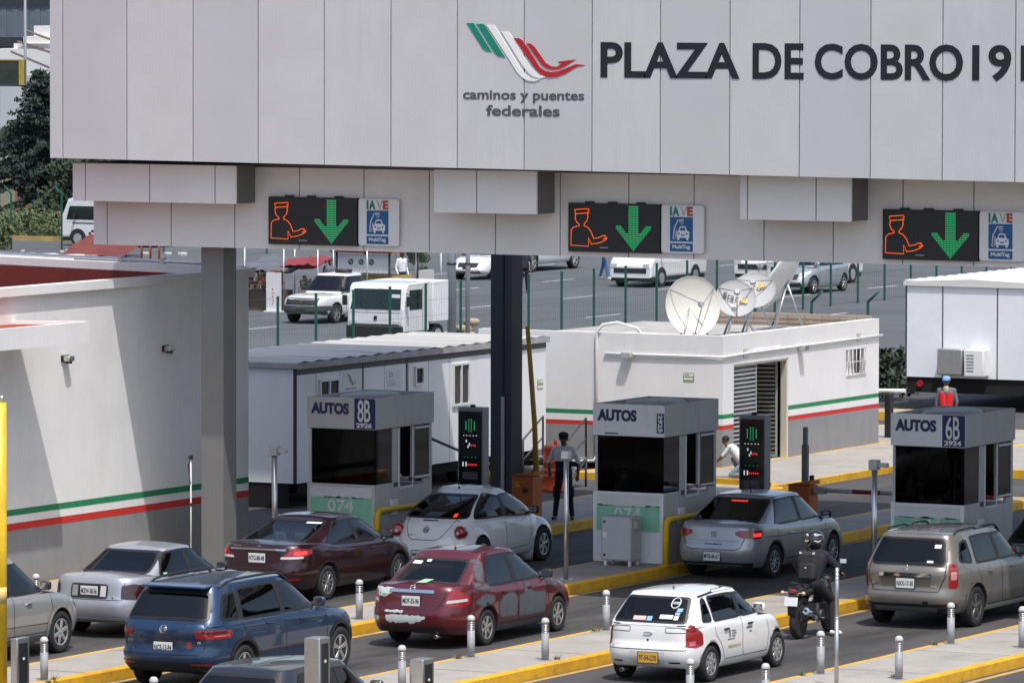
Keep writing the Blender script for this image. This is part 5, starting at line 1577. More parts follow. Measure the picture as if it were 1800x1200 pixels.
b = B(); p = c.proj('B',.02,.70,.008); b.cyl((.02,p.y,.70),(.02,p.y+.02,.70),.018,n=10); b.done('lock', black, c.t)
c.wheels('cover', (0.58,0.58,0.57), ns=7, width=.185)
c.mirror(.88,.97); c.handles([(-.66,.80),(.22,.82)], black)
c.seats([(-.75,(-.36,.36)),(.30,(-.36,.36))], .70, (.22,.22,.23))
c.exhaust(-.46,.20); c.antenna(.05,-1.0,.06,-.5)
c.seams('R', [[(-1.25,1.345),(-.6,1.395),(.1,1.395)]], .03, blk_trim, 'roof_moulding', .004)
stk = mat('sticker_white', (.70,.72,.72), .5)
c.rings_badge('B', .34,1.26,.075,stk,[((-.07,-.01),(.07,-.01)),((-.07,.01),(.07,.01))],'window_sticker')
for x0,x1,z0,z1,m_ in ((.15,.38,1.02,1.08,stk),(.40,.48,1.01,1.07,stk),(.40,.48,1.08,1.12,mat('sticker_blue',(.25,.45,.65),.5)),(.41,.50,1.13,1.18,MATS['sticker_blue']),(-.30,-.08,.99,1.05,mat('sticker_pink',(.6,.45,.42),.5)),(-.06,.03,.985,1.05,MATS['sticker_blue'])):
    c.patch('window_sticker', 'B', [(x0,z0),(x1,z0),(x1,z1),(x0,z1)], m_, .010)
c.rtext('C2 CITY', -.60,.60,.16,.03,chrome)
dk_ = mat('decal_grey', (.12,.12,.13), .6)
for y,z,w_,h_ in ((-.56,.66,.05,.12),(-.46,.74,.14,.02),(-.46,.70,.16,.02),(-.46,.66,.12,.02),(-.62,.62,.26,.015),(.08,.74,.20,.03),(.18,.68,.10,.02)):
    c.patch('door_decal', 'R', [(y,z),(y+w_,z),(y+w_,z+h_),(y,z+h_)], dk_, .004, .08)
dcol = [(.25,.45,.10),(.5,.35,.25),(.55,.40,.38)]
for k in range(3): c.patch('door_decal', 'R', [(-.60+.16*k,.49),(-.44+.16*k,.49),(-.44+.16*k,.53),(-.60+.16*k,.53)], mat('decal_%d' % k, dcol[k], .6), .004, .08)

# --- blue SUV
bp_ = paint('blue', (0.012,0.042,0.105), 0.40, 0.30, .15)
def suv_spec(L, W, H, ra, fa, r, p, belt, yr0, yr1, yf0, yf1, wb, wr, **k):
    sp = dict(L=L, W=W, ra=ra, fa=fa, r=r, paint=p, z0=.24, arch=1.13,
      sh=[(-L/2,belt-.01),(-L/2+.3,belt+.01),(-.9,belt),(0.3,belt-.02),(1.0,belt-.03),(1.4,belt-.06),(L/2-.45,belt-.14),(L/2-.15,belt-.24),(L/2,belt-.38)],
      rp=[(0,.14),(.12,.04),(.25,0),(.42,.0),(.48,.05),(.60,.06),(.85,.04),(1,.09)],
      gh=dict(yr0=yr0, yr1=yr1, yf0=yf0, yf1=yf1, wb=wb, wr=wr, roof=[(-2.4,H-.13),(yr1,H-.06),(-.6,H-.035),(yf1,H-.06),(1.4,H-.12)], crown=.035, pr=1.1, pf=0.95, nr=8))
    sp.update(k); return sp
def roof_rails(c, y0, y1, x, m, h=.05):
    for sg in (1,-1):
        n = 10; pts = []
        for k in range(n+1):
            t = k/n; y = y0+(y1-y0)*t; p = c.proj('T', sg*x, y, 0.0)
            pts.append((sg*x, y, p.z+h*min(1, 6*t, 6*(1-t))))
        b = B(); b.tube(pts, .020, 8); b.done('roof_rail', m, c.t)
def arch_trim(c, ya, m, r1=None, w=.055, kinds=('R','L'), a0=-12, a1=192, name='arch_trim'):
    r0 = c.r*c.sp.get('arch',1.16)
    for k in kinds:
        b = B(); zc = c.r+.012; A = []; Bq = []
        n = 26
        for i in range(n+1):
            a = R(a0+(a1-a0)*i/n)
            for rr, lst in ((r0+.003,A),(r0+w,Bq)):
                z = max(c.z0+.02, zc+rr*math.sin(a)); lst.append(b.bm.verts.new(c.proj(k, ya+rr*math.cos(a), z, .010)))
        for i in range(n): 
            f = b.bm.faces.new((A[i],A[i+1],Bq[i+1],Bq[i])); f.smooth = True
        b.done(name, m, c.t)
c = Car('blue_suv', 'dark blue SUV with roof rails and black lower trim, in the queue at the left', 'car',
        suv_spec(4.98,1.90,1.69,-1.50,1.58,.355,bp_,1.08,-2.38,-1.98,1.38,.40,.895,.66), (3.07,-18.55,0))
c.window('B', [(-.72,1.13),(.72,1.13),(.60,1.53),(-.60,1.53)], g_tint, .06)
c.window('F', [(-.74,1.1),(.74,1.1),(.58,1.55),(-.58,1.55)], g_tint, .06)
c.window('R', [(-2.10,1.14),(-1.60,1.11),(-1.50,1.53),(-1.84,1.49)], g_dark, .07)
side_windows(c, [-.22], 1.10, top_edge(c,.085), g_dark, ((-1.50,1.10),(-1.40,1.53)), ((1.12,1.10),(.48,1.53)))
c.finish()
corner_lamp(c, [(.56,.86),(.55,.98),(.88,.985),(1.25,.96),(1.27,.86),(.95,.84)], lens_r)
corner_lamp(c, [(.86,.875),(.86,.90),(1.1,.905),(1.1,.88)], lens_p, 'reverse_lamp', .008, .009)
corner_lamp(c, [(.60,.93),(.60,.965),(1.15,.955),(1.15,.92)], lens_d, 'lamp_insert', .008, .009)
c.seams('B', [[(-.76,1.10),(-.70,.98),(-.70,.70),(-.64,.60),(.64,.60),(.70,.70),(.70,.98),(.76,1.10)]], .013)
c.patch('tailgate_fold', 'B', cut_corners([(-.52,.66),(.52,.66),(.62,.86),(-.62,.86)],.05), paint('blue_fold_shade',(0.009,0.032,0.08),.40,.3,.15), .004)  # flat patch in darker blue standing in for shade in the fold
c.patch('bumper_trim', 'B', [(-.80,.26),(.80,.26),(.84,.48),(-.84,.48)], blk_trim, .005)
c.patch('reflector', 'B', [(-.78,.44),(-.50,.44),(-.50,.47),(-.78,.47)], lens_r, .009); c.patch('reflector', 'B', [(.50,.44),(.78,.44),(.78,.47),(.50,.47)], lens_r, .009)
c.patch('exhaust_trim', 'B', [(-.72,.29),(-.42,.29),(-.42,.35),(-.72,.35)], chrome, .009); c.patch('exhaust_trim', 'B', [(.42,.29),(.72,.29),(.72,.35),(.42,.35)], chrome, .009)
c.patch('exhaust_bore', 'B', [(-.70,.30),(-.45,.30),(-.45,.338),(-.70,.338)], black_m, .012); c.patch('exhaust_bore', 'B', [(.45,.30),(.70,.30),(.70,.338),(.45,.338)], black_m, .012)
c.plate(0,.70,'NCE-13-94')
c.rings_badge('B', 0,.985,.06,chrome,[((-.04,.04),(-.02,-.0),(0,.015),(.02,0),(.04,.04)),((-.045,.0),(-.022,-.042),(0,0),(.022,-.042),(.045,0))])
c.rtext('TIGUAN', -.66,.78,.17,.03,chrome); c.rtext('TSI', .58,.78,.07,.03,chrome)
for k in ('R','L'): c.seams(k, [[(-.22,1.09),(-.22,.5),(-.16,.36)],[(-1.54,1.08),(-1.48,.90),(-1.20,.70),(-1.08,.36)],[(1.06,1.06),(1.12,.65),(1.06,.36)],[(-1.08,.36),(1.06,.36)],[(-2.0,.985),(1.0,.93)]], .012)
c.patch('sill', 'R', [(-1.10,.26),(1.14,.26),(1.14,.36),(-1.10,.36)], blk_trim, .005); c.patch('sill', 'L', [(-1.10,.26),(1.14,.26),(1.14,.36),(-1.10,.36)], blk_trim, .005)
for ya in (c.rear_ax,c.front_ax): arch_trim(c, ya, blk_trim)
c.wheels('twin', (0.58,0.58,0.58), ns=5, width=.215)
c.mirror(.98,1.13); c.handles([(-.75,.98),(.30,.96)])
c.seats([(-.9,(-.4,.4)),(.3,(-.4,.4))], .86, (.05,.05,.055))
roof_rails(c, -1.85, .48, .64, black)
c.patch('pillar_trim', 'R', [(-1.64,1.105),(-1.47,1.10),(-1.38,1.535),(-1.54,1.53)], blk_trim, .0045, .05, both=True)
b = B(); b.obox((0,-2.03,1.625), (1.16,.26,.035), Matrix.Rotation(R(4),3,'X'), 0, .015); b.done('spoiler', c.paint, c.t)
c.seams('B', [[(-.18,1.135),(.15,1.15),(.5,1.14)]], .018, black, 'wiper', .014)
c.patch('tailgate_decal', 'B', [(.42,.70),(.50,.70),(.50,.80),(.42,.80)], mat('decal_red', (.30,.02,.03), .6), .008)

# --- greyish beige SUV
dp_ = paint('grey_beige', (0.215,0.20,0.175), 0.35, 0.38, .2)
c = Car('beige_suv', 'greyish beige SUV with black roof rails and red and white tail lamps, at the right', 'car',
        suv_spec(4.52,1.90,1.66,-1.26,1.42,.355,dp_,1.08,-2.12,-1.78,1.22,.44,.885,.665, nr=5.6), (9.36,-4.53,0))
c.window('B', [(-.64,1.10),(.64,1.10),(.70,1.16),(.60,1.53),(-.60,1.53),(-.70,1.16)], g_mid, .06)
c.window('F', [(-.72,1.1),(.72,1.1),(.58,1.52),(-.58,1.52)], g_light, .06)
c.window('R', [(-1.80,1.16),(-1.34,1.11),(-1.30,1.50),(-1.58,1.46)], g_mid, .07)
side_windows(c, [-.20], 1.09, top_edge(c,.085), g_mid, ((-1.16,1.09),(-1.12,1.50)), ((.96,1.09),(.46,1.50)))
c.finish()
corner_lamp(c, [(.78,.72),(.79,1.13),(.93,1.13),(.99,1.09),(.98,.75),(.92,.71)], lens_r)
corner_lamp(c, [(.82,.86),(.82,1.00),(.95,1.00),(.95,.86)], mat('lens_mix', (.55,.25,.24), .15, coat=1.0), 'reverse_lamp', .03, .009)
c.seams('B', [[(-.70,1.12),(-.71,.92),(-.60,.66),(.60,.66),(.71,.92),(.70,1.12)]], .014)
c.patch('plate_recess', 'B', cut_corners([(-.46,.74),(.46,.74),(.50,.96),(-.50,.96)],.03), paint('grey_beige_recess_shade',(.15,.14,.12),.35,.4,.2), .004)  # recess is a darker copy of the body paint, its shade painted on
c.patch('boot_trim', 'B', [(-.48,.91),(.48,.91),(.48,.97),(-.48,.97)], chrome, .012)
c.plate(0,.79,'NXX-17-30')
c.rings_badge('B', 0,1.04,0,chrome,[((-.03,0),(0,.06),(.03,0),(0,-.06),(-.03,0))])
c.rtext('RENAULT', -.34,.925,.68,.032,black); c.rtext('DUSTER', -.62,.77,.15,.028,chrome); c.rtext('4x2', .46,.74,.12,.028,chrome)
c.patch('bumper_trim', 'B', [(-.78,.30),(.78,.30),(.86,.45),(-.86,.45)], blk_trim, .005)
c.patch('skid_plate', 'B', [(-.52,.26),(.52,.26),(.60,.40),(-.60,.40)], mat('skid_grey', (.12,.12,.125), .5), .009)
c.patch('tow_cover', 'B', [(.34,.42),(.44,.42),(.44,.50),(.34,.50)], black, .010)
c.patch('reflector', 'B', [(-.80,.40),(-.64,.40),(-.64,.45),(-.80,.45)], lens_d, .010); c.patch('reflector', 'B', [(.60,.38),(.78,.38),(.78,.44),(.60,.44)], lens_d, .010)
for k in ('R','L'): c.seams(k, [[(-.20,1.08),(-.20,.5),(-.14,.36)],[(-1.20,1.07),(-1.16,.90),(-.98,.70),(-.86,.36)],[(.94,1.06),(.98,.65),(.94,.36)],[(-.86,.36),(.94,.36)]], .013)
c.patch('sill', 'R', [(-.92,.27),(.95,.27),(.95,.35),(-.92,.35)], mat('sill_grey', (.30,.29,.27), .5), .012)
for ya in (c.rear_ax,c.front_ax): arch_trim(c, ya, dp_, w=.05)
c.wheels('five', (0.22,0.22,0.22), ns=5, width=.22)
c.mirror(.92,1.12, black); c.handles([(-.72,.93),(.28,.93)])
c.seats([(-.7,(-.4,.4)),(.28,(-.4,.4))], .86, (.14,.15,.17))
roof_rails(c, -1.62, -.62, .64, black, .045); roof_rails(c, -.55, .36, .64, black, .045)
c.seams('B', [[(-.05,1.115),(.25,1.13),(.55,1.12)]], .02, black, 'wiper', .014)
c.patch('window_sticker', 'B', [(.42,1.38),(.54,1.38),(.54,1.44),(.42,1.44)], stk, .009); c.patch('window_sticker', 'B', [(.34,1.14),(.46,1.14),(.46,1.175),(.34,1.175)], stk, .009)

# --- silver liftback at the middle booth
sp_ = paint('silver', (0.40,0.415,0.43), 0.55, 0.33, .06)
c = Car('silver_sedan', 'silver sedan with lit brake lamps paying at the middle toll booth', 'car',
        sedan_spec(4.48,1.74,1.53,-1.28,1.32,.315,sp_,deck=1.05,belt=.98,yr0=-1.86,yr1=-.86,yf0=1.36,yf1=.42,wb=.82,wr=.60), (2.66,1.80,0), R(0.0))
c.window('B', [(-.68,1.06),(.68,1.06),(.56,1.42),(-.56,1.42)], g_dark, .05)
c.window('F', [(-.66,1.03),(.66,1.03),(.52,1.41),(-.52,1.41)], g_mid, .06)
side_windows(c, [-.10], .995, top_edge(c,.06), g_tint, ((-1.24,.995),(-.86,1.41)), ((1.02,.995),(.46,1.405)))
c.finish()
corner_lamp(c, [(.44,.87),(.56,.80),(.90,.77),(1.04,.80),(1.06,.92),(.80,.945),(.50,.93)], lens_r)
corner_lamp(c, [(.80,.81),(.80,.88),(1.02,.88),(1.02,.82)], lens_rb, 'brake_lamp', .02, .009)
c.patch('high_brake_lamp', 'B', [(-.17,1.375),(.17,1.375),(.17,1.395),(-.17,1.395)], lens_rb, .009)
c.seams('B', [[(-.70,.99),(-.62,.80),(-.56,.62),(-.46,.58),(.46,.58),(.56,.62),(.62,.80),(.70,.99)]], .013)
c.seams('B', [[(-.52,.74),(.52,.74)]], .02, paint('silver_crease_shade',(.28,.29,.30),.5,.35,.05), 'boot_crease')  # crease drawn as a darker paint line that stands for its shade
c.patch('bumper_recess', 'B', cut_corners([(-.52,.37),(.52,.37),(.40,.53),(-.40,.53)],.04), paint('silver_recess_shade',(.34,.355,.37),.5,.35,.05), .004)  # no hollow modelled, recess shade is put into the darker silver
c.patch('bumper_trim', 'B', [(-.70,.26),(.70,.26),(.74,.34),(-.74,.34)], blk_trim, .005)
c.plate(0,.45,'MYB-46-67')
c.rings_badge('B', 0,.86,0,mat('badge_dark',(.05,.05,.055),.3,metal=.6),[((.045,.035),(-.045,.035),(-.045,.0),(.045,.0),(.045,-.035),(-.045,-.035))])
c.rtext('TOLEDO', -.17,.66,.36,.03,MATS['badge_dark'])
for k in ('R','L'): c.seams(k, [[(-.10,.95),(-.10,.45),(-.04,.34)],[(-1.20,.93),(-1.14,.78),(-.98,.60),(-.86,.36)],[(.92,.93),(.96,.60),(.90,.34)],[(-.86,.34),(.90,.34)],[(-1.7,.80),(1.2,.74)]], .011)
c.wheels('multi', (0.45,0.45,0.45), ns=10, width=.205)
c.mirror(.92,.99, blk_trim); c.handles([(-.62,.80),(.32,.80)]); c.antenna(0,-.55,.30,-.25)
c.seats([(-.55,(-.38,.38)),(.35,(-.38,.38))], .66, (.03,.03,.035))

# --- dark wine red sedan
vp_ = paint('wine', (0.026,0.004,0.008), 0.30, 0.28, .12)
c = Car('wine_sedan', 'dark wine red sedan with a chrome strip between its tail lamps, beside the 8B booth', 'car',
        sedan_spec(4.70,1.82,1.46,-1.28,1.40,.315,vp_,deck=1.04,belt=.95,yr0=-1.90,yr1=-.62,yf0=1.52,yf1=.42,wb=.845,wr=.60), (-2.65,-5.79,0))
c.window('B', [(-.64,1.04),(.64,1.04),(.54,1.355),(-.54,1.355)], g_light, .06)
c.window('F', [(-.68,1.0),(.68,1.0),(.5,1.34),(-.5,1.34)], g_mid, .06)
side_windows(c, [-.08], .965, top_edge(c,.06), g_tint, ((-1.30,.985),(-.66,1.34)), ((1.14,.965),(.46,1.33)), r=.05)
c.finish()
corner_lamp(c, [(.46,.79),(.56,.86),(.70,.98),(.92,.97),(1.16,.94),(1.14,.87),(.92,.83),(.70,.79)], lens_r)
corner_lamp(c, [(.72,.86),(.74,.93),(1.0,.93),(1.0,.87)], lens_rb, 'brake_lamp', .02, .009)
corner_lamp(c, [(.48,.79),(.50,.83),(.92,.84),(.92,.80)], lens_c, 'reverse_lamp', .01, .010)
c.patch('boot_trim', 'B', [(-.56,.935),(.56,.935),(.56,.965),(-.56,.965)], chrome, .013)
c.seams('B', [[(-.66,1.0),(-.58,.82),(-.52,.66),(-.44,.62),(.44,.62),(.52,.66),(.58,.82),(.66,1.0)]], .013)
c.plate(0,.80,'NTG-88-48')
c.rings_badge('B', 0,1.005,0,chrome,[((-.045,.05),(-.035,-.05)),((.045,.05),(.035,-.05)),((-.04,0),(.04,0))])
c.rtext('HONDA', -.52,.99,.16,.025,chrome)
c.patch('bumper_trim', 'B', [(-.66,.27),(.66,.27),(.70,.36),(-.70,.36)], blk_trim, .005); c.patch('reflector', 'B', [(.62,.42),(.78,.42),(.78,.45),(.62,.45)], lens_r, .008)
for k in ('R','L'): c.seams(k, [[(-.08,.95),(-.08,.45),(-.02,.34)],[(-1.24,.93),(-1.18,.78),(-1.0,.60),(-.88,.36)],[(.98,.92),(1.0,.60),(.94,.34)],[(-.88,.34),(.94,.34)]], .011)
c.wheels('multi', (0.42,0.42,0.43), ns=10, width=.21)
c.mirror(1.0,.99); c.handles([(-.62,.82),(.34,.82)])
c.seats([(-.62,(-.42,0,.42)),(.45,(-.38,.38))], .62, (.42,.40,.33))
c.patch('window_sticker', 'B', [(.20,1.31),(.50,1.31),(.50,1.335),(.20,1.335)], stk, .010)
c.patch('parcel_shelf', 'T', [(-.60,-1.62),(.60,-1.62),(.60,-1.35),(-.60,-1.35)], mat('shelf', (.25,.24,.20), .8), .001) if False else None

# --- silver older sedan by the wall
np_ = paint('silver_blue', (0.42,0.44,0.48), 0.5, 0.34, .06)
c = Car('old_silver_sedan', 'older silver sedan with smoked tail lamps, next to the white striped wall', 'car',
        sedan_spec(4.50,1.73,1.47,-1.25,1.29,.30,np_,deck=1.03,belt=.95,yr0=-1.55,yr1=-.72,yf0=1.22,yf1=.30,wb=.79,wr=.56), (-2.12,-12.49,0))
c.window('B', [(-.64,1.05),(.64,1.05),(.54,1.37),(-.54,1.37)], g_dark, .05)
c.window('F', [(-.66,1.0),(.66,1.0),(.5,1.36),(-.5,1.36)], g_mid, .06)
side_windows(c, [-.12], .98, top_edge(c,.06), g_dark, ((-1.16,.98),(-.80,1.35)), ((.92,.98),(.36,1.35)))
c.finish()
corner_lamp(c, [(.60,.68),(.62,.90),(.84,.93),(1.12,.88),(1.14,.70),(.90,.66)], lens_d)
c.patch('plate_surround', 'B', cut_corners([(-.34,.68),(.34,.68),(.36,.72),(.36,.88),(.34,.92),(-.34,.92),(-.36,.88),(-.36,.72)],.03), blk_trim, .008)
c.patch('reverse_lamp', 'B', [(-.33,.71),(-.22,.71),(-.22,.89),(-.33,.89)], mat('lens_grey',(.25,.25,.26),.15,coat=1.0), .014); c.patch('reverse_lamp', 'B', [(.22,.71),(.33,.71),(.33,.89),(.22,.89)], lens_c, .014)
c.plate(0,.80,'MZW-58-56')
c.seams('B', [[(-.64,.98),(-.62,.66),(.62,.66),(.64,.98)]], .012); c.seams('B', [[(-.8,.36),(.8,.36)]], .02, chrome, 'bumper_strip', .006)
c.patch('bumper_trim', 'B', [(-.66,.25),(.66,.25),(.68,.31),(-.68,.31)], blk_trim, .005)
b = B(); p = c.proj('B',.46,.70,.008); b.cyl((.46,p.y,.70),(.46,p.y+.02,.70),.022,n=12); b.done('lock', chrome, c.t)
for k in ('R','L'): c.seams(k, [[(-.12,.93),(-.12,.45),(-.06,.34)],[(-1.16,.92),(-1.12,.78),(-.94,.60),(-.82,.36)],[(.86,.90),(.92,.60),(.86,.34)]], .011)
c.wheels('five', (0.5,0.5,0.5), ns=7, width=.19)
c.mirror(.84,.97, blk_trim); c.handles([(-.62,.80),(.28,.80)])
c.patch('window_sticker', 'R', [(-1.02,.97),(-.90,.97),(-.90,1.04),(-1.02,1.04)], MATS['sticker_green'], .009)

# --- silver SUV at the left edge
rp_ = paint('silver_warm', (0.40,0.40,0.395), 0.5, 0.35, .06)
c = Car('silver_suv', 'silver SUV cut by the left edge, its front wheel beside a bollard', 'car',
        suv_spec(4.60,1.815,1.68,-1.33,1.33,.35,rp_,1.05,-2.2,-1.8,1.30,.42,.855,.63), (-2.18,-18.25,0))
c.window('B', [(-.70,1.12),(.70,1.12),(.60,1.53),(-.60,1.53)], g_tint, .06)
c.window('F', [(-.72,1.08),(.72,1.08),(.58,1.54),(-.58,1.54)], g_mid, .06)
side_windows(c, [-.15], 1.06, top_edge(c,.085), g_mid, ((-1.60,1.06),(-1.4,1.53)), ((1.05,1.06),(.46,1.54)))
c.finish()
corner_lamp(c, [(.62,.80),(.64,1.0),(1.1,.98),(1.1,.82)], lens_r)
c.patch('headlamp', ('d', R(142)), [(u, z) for u, z in [(-2.35,.70),(-2.28,.86),(-2.02,.92),(-2.05,.74)]], lens_c, .006, both=True) if False else None
c.patch('headlamp', 'R', cut_corners([(1.86,.78),(2.10,.70),(2.14,.78),(1.98,.90),(1.84,.93)],.03), lens_c, .007)
c.patch('side_marker', 'R', [(1.98,.70),(2.08,.68),(2.10,.74),(2.0,.76)], mat('lens_amber',(.6,.25,.05),.2), .010)
for k in ('R','L'): c.seams(k, [[(-.15,1.04),(-.15,.5),(-.1,.36)],[(1.0,1.03),(1.06,.65),(.98,.38)],[(-.92,.40),(.98,.40)],[(-1.0,.56),(.95,.54)]], .013)
c.patch('sill', 'R', [(-.96,.26),(.98,.26),(.98,.36),(-.96,.36)], mat('sill_dark', (.16,.16,.16), .5), .006)
for ya in (c.rear_ax,c.front_ax): arch_trim(c, ya, rp_, w=.085, name='arch_flare')
c.wheels('five', (0.64,0.64,0.65), ns=6, width=.225)
c.mirror(1.02,1.10, black); c.handles([(-.7,.92),(.30,.90)], chrome)
c.seats([(-.9,(-.4,.4)),(.3,(-.4,.4))], .86, (.06,.06,.065))
c.plate(0,.70,'NKT-20-11')

# --- white rounded car
wb_ = paint('pearl_white', (0.82,0.825,0.83), 0.0, 0.33, .05)
sp = dict(L=4.24, W=1.74, ra=-1.24, fa=1.26, r=.325, paint=wb_, nr=3.2, nf=3.0, arch=1.12,
   sh=[(-2.05,.66),(-1.85,.84),(-1.5,.97),(-.9,.98),(0.2,.94),(.9,.92),(1.3,.88),(1.7,.76),(2.05,.56)],
   wp=[(0,.92),(.10,.97),(.35,1.0),(.7,.985),(.9,.94),(1,.87)],
   rp=[(0,.08),(.14,.0),(.36,0),(.42,.02),(.7,.10),(1,.30)], fp=[(0,.08),(.14,0),(.4,.0),(.7,.12),(1,.34)],
   gh=dict(yr0=-1.66, yr1=-.34, yf0=1.42, yf1=.16, wb=.80, wr=.56, roof=[(-1.7,1.40),(-.34,1.462),(-.05,1.47),(.16,1.455),(1.3,1.36)], crown=.05, pr=1.75, pf=1.9, px=1.8, nr=4.2, nf=3.6),
   bumps=[((.66,-1.24,.42),(.25,.62,.46)),((-.66,-1.24,.42),(.25,.62,.46)),((.63,1.26,.42),(.27,.64,.44)),((-.63,1.26,.42),(.27,.64,.44))])
c = Car('white_bubble_car', 'pearl white rounded car with round red tail lamps, next to the 8B booth', 'car', sp, (-2.74,.32,0))
c.window('B', [(-.66,1.0),(.66,1.0),(.60,1.14),(.46,1.37),(-.46,1.37),(-.60,1.14)], g_mid, .08)
c.window('F', [(-.60,.98),(.60,.98),(.42,1.34),(-.42,1.34)], g_light, .08)
def arch_pt(t, rear):
    G_ = sp['gh']; y = (G_['yr0']+(G_['yr1']-G_['yr0'])*t**G_['pr']+.30*(1-t)+.06) if rear else (G_['yf0']+(G_['yf1']-G_['yf0'])*t**G_['pf']-.20*(1-t)-.06)
    zb_ = c.zs(y)-.05; return (y, zb_+t*(c.zrf(y)-zb_))
rr_ = [arch_pt(t, True) for t in (.12,.25,.4,.55,.7,.82,.88)]; ff_ = [arch_pt(t, False) for t in (.10,.25,.4,.55,.7,.82,.88)]
c.window('R', [p for p in rr_ if p[0] < -.30]+[(-.27,1.345),(-.29,.975)], g_light, .03)
c.window('R', [(-.20,.97),(-.18,1.36)]+[p for p in rr_ if p[0] > -.16]+ff_[::-1], g_light, .03)
c.patch('pillar_trim', 'R', [(-.295,.965),(-.195,.965),(-.175,1.365),(-.275,1.355)], blk_trim, .0045, .05, both=True)
c.finish()
# fenders with their own wheel openings
for cc, rad in sp['bumps']:
    sg = 1 if cc[0] > 0 else -1
    fb = B(); fb.lathe([(math.sin(math.pi*k/24)+1e-3, -math.cos(math.pi*k/24)) for k in range(25)], 48, 0, Matrix.Translation(cc) @ Matrix.Diagonal((rad[0],rad[1],rad[2],1)))
    fo_ = fb.done('fender', [wb_, MATS['wheel_well']], c.t, smooth=True)
    cb = B(); cb.cyl((sg*.56,cc[1],c.r+.012),(sg*1.3,cc[1],c.r+.012),c.r*1.10,n=48); cut = cb.done('cutter', [wb_, MATS['wheel_well']], c.t)
    for p in cut.data.polygons: p.material_index = 1
    md = fo_.modifiers.new('b','BOOLEAN'); md.operation = 'DIFFERENCE'; md.object = cut; md.solver = 'EXACT'
    bpy.context.view_layer.update()
    dg = bpy.context.evaluated_depsgraph_get(); dg.update()
    me2 = bpy.data.meshes.new_from_object(fo_.evaluated_get(dg)); fo_.modifiers.clear(); fo_.data = me2
    bpy.data.objects.remove(cut)
for sg in (1,-1):
    T = Matrix.Translation((sg*.655,-1.785,.77)) @ Matrix.Rotation(R(90),4,'X') @ Matrix.Rotation(R(-18*sg),4,'Y') @ Matrix.Rotation(R(-14),4,'X')
    b = B(); b.lathe([(.001,.055),(.06,.052),(.10,.038),(.122,.012),(.128,-.10)][::-1], 24, 0, T); o = b.done('tail_lamp', lens_r, c.t)
    b = B(); b.lathe([(.001,.062),(.034,.060),(.038,.045)][::-1], 20, 0, T @ Matrix.Translation((.012*sg,-.03,0))); b.done('reverse_lamp', lens_c, o)
c.seams('B', [[(-.50,1.0),(-.46,.86),(-.34,.66),(-.24,.615),(.24,.615),(.34,.66),(.46,.86),(.50,1.0)]], .012)
c.patch('tailgate_slot', 'B', [(-.16,.945),(.16,.945),(.16,.965),(-.16,.965)], blk_trim, .006)
c.rings_badge('B', 0,.80,.055,mat('badge_dark',(.05,.05,.055),.3,metal=.6),[((-.035,.035),(-.02,-.0),(0,.012),(.02,0),(.035,.035)),((-.04,0),(-.02,-.038),(0,0),(.02,-.038),(.04,0))])
c.rtext('BEETLE', -.34,.68,.15,.03,mat('badge_gold',(.45,.42,.30),.4))
c.plate(0,.34,'MJR-71-05')
for k in ('R','L'): c.seams(k, [[(-.24,.96),(-.26,.5),(-.30,.34)],[(.86,.93),(.80,.60),(.62,.36)],[(-.30,.34),(.62,.36)]], .011)
c.wheels('twin', (0.66,0.67,0.68), ns=6, width=.205, inset=-.02)
c.mirror(.84,.98, blk_trim); c.handles([(.02,.80)]); c.antenna(0,-.55,.36,-.3)
c.seats([(-.55,(-.34,.34)),(.30,(-.36,.36))], .72, (.50,.50,.48))
c.patch('high_brake_lamp', 'B', [(.40,1.02),(.47,1.02),(.46,1.08),(.40,1.08)], lens_rb, .009)

# --- dark SUV at the bottom edge
kp_ = paint('charcoal', (0.030,0.036,0.045), 0.45, 0.30, .12)
c = Car('charcoal_suv', 'charcoal dark SUV of which only the roof shows at the bottom edge', 'car',
        suv_spec(4.50,1.82,1.62,-1.33,1.33,.35,kp_,1.05,-2.1,-1.5,1.2,.35,.855,.62), (9.67,-28.4,0))
c.window('B', [(-.68,1.12),(.68,1.12),(.56,1.48),(-.56,1.48)], g_tint, .06)
c.window('F', [(-.72,1.08),(.72,1.08),(.56,1.49),(-.56,1.49)], g_mid, .06)
side_windows(c, [-.15], 1.06, top_edge(c,.085), g_tint, ((-1.50,1.06),(-1.2,1.47)), ((1.0,1.06),(.42,1.48)))
c.finish()
corner_lamp(c, [(.62,.80),(.64,1.0),(1.1,.98),(1.1,.82)], lens_r)
for k in ('R','L'): c.seams(k, [[(-.15,1.04),(-.15,.5),(-.1,.36)]], .013)
c.wheels('five', (0.5,0.5,0.5), ns=5, width=.22); c.mirror(.95,1.10); c.plate(0,.75,'NRB-40-12')

# --- black car at the right edge beyond the beige SUV
bk_ = paint('black', (0.010,0.010,0.012), 0.3, 0.25, .1)
c = Car('black_hatchback', 'black hatchback cut by the right edge, ahead of the greyish beige SUV', 'car',
        hatch_spec(4.0,1.70,1.50,-1.22,1.30,.30,bk_,.97,-1.90,-1.30,1.15,.30,.80,.58), (9.30,1.3,0))
c.window('B', [(-.64,1.02),(.64,1.02),(.53,1.38),(-.53,1.38)], g_dark, .05)
c.window('F', [(-.64,1.0),(.64,1.0),(.5,1.36),(-.5,1.36)], g_mid, .05)
side_windows(c, [-.06], .99, top_edge(c,.07), g_dark, ((-1.35,.99),(-1.1,1.35)), ((.95,.99),(.36,1.35)))
c.finish()
corner_lamp(c, [(.50,.80),(.52,.92),(1.0,.92),(1.0,.80)], lens_r)
c.wheels('five', (0.4,0.4,0.4), ns=5, width=.19); c.mirror(.9,1.0); c.plate(0,.50,'NAV-66-20')
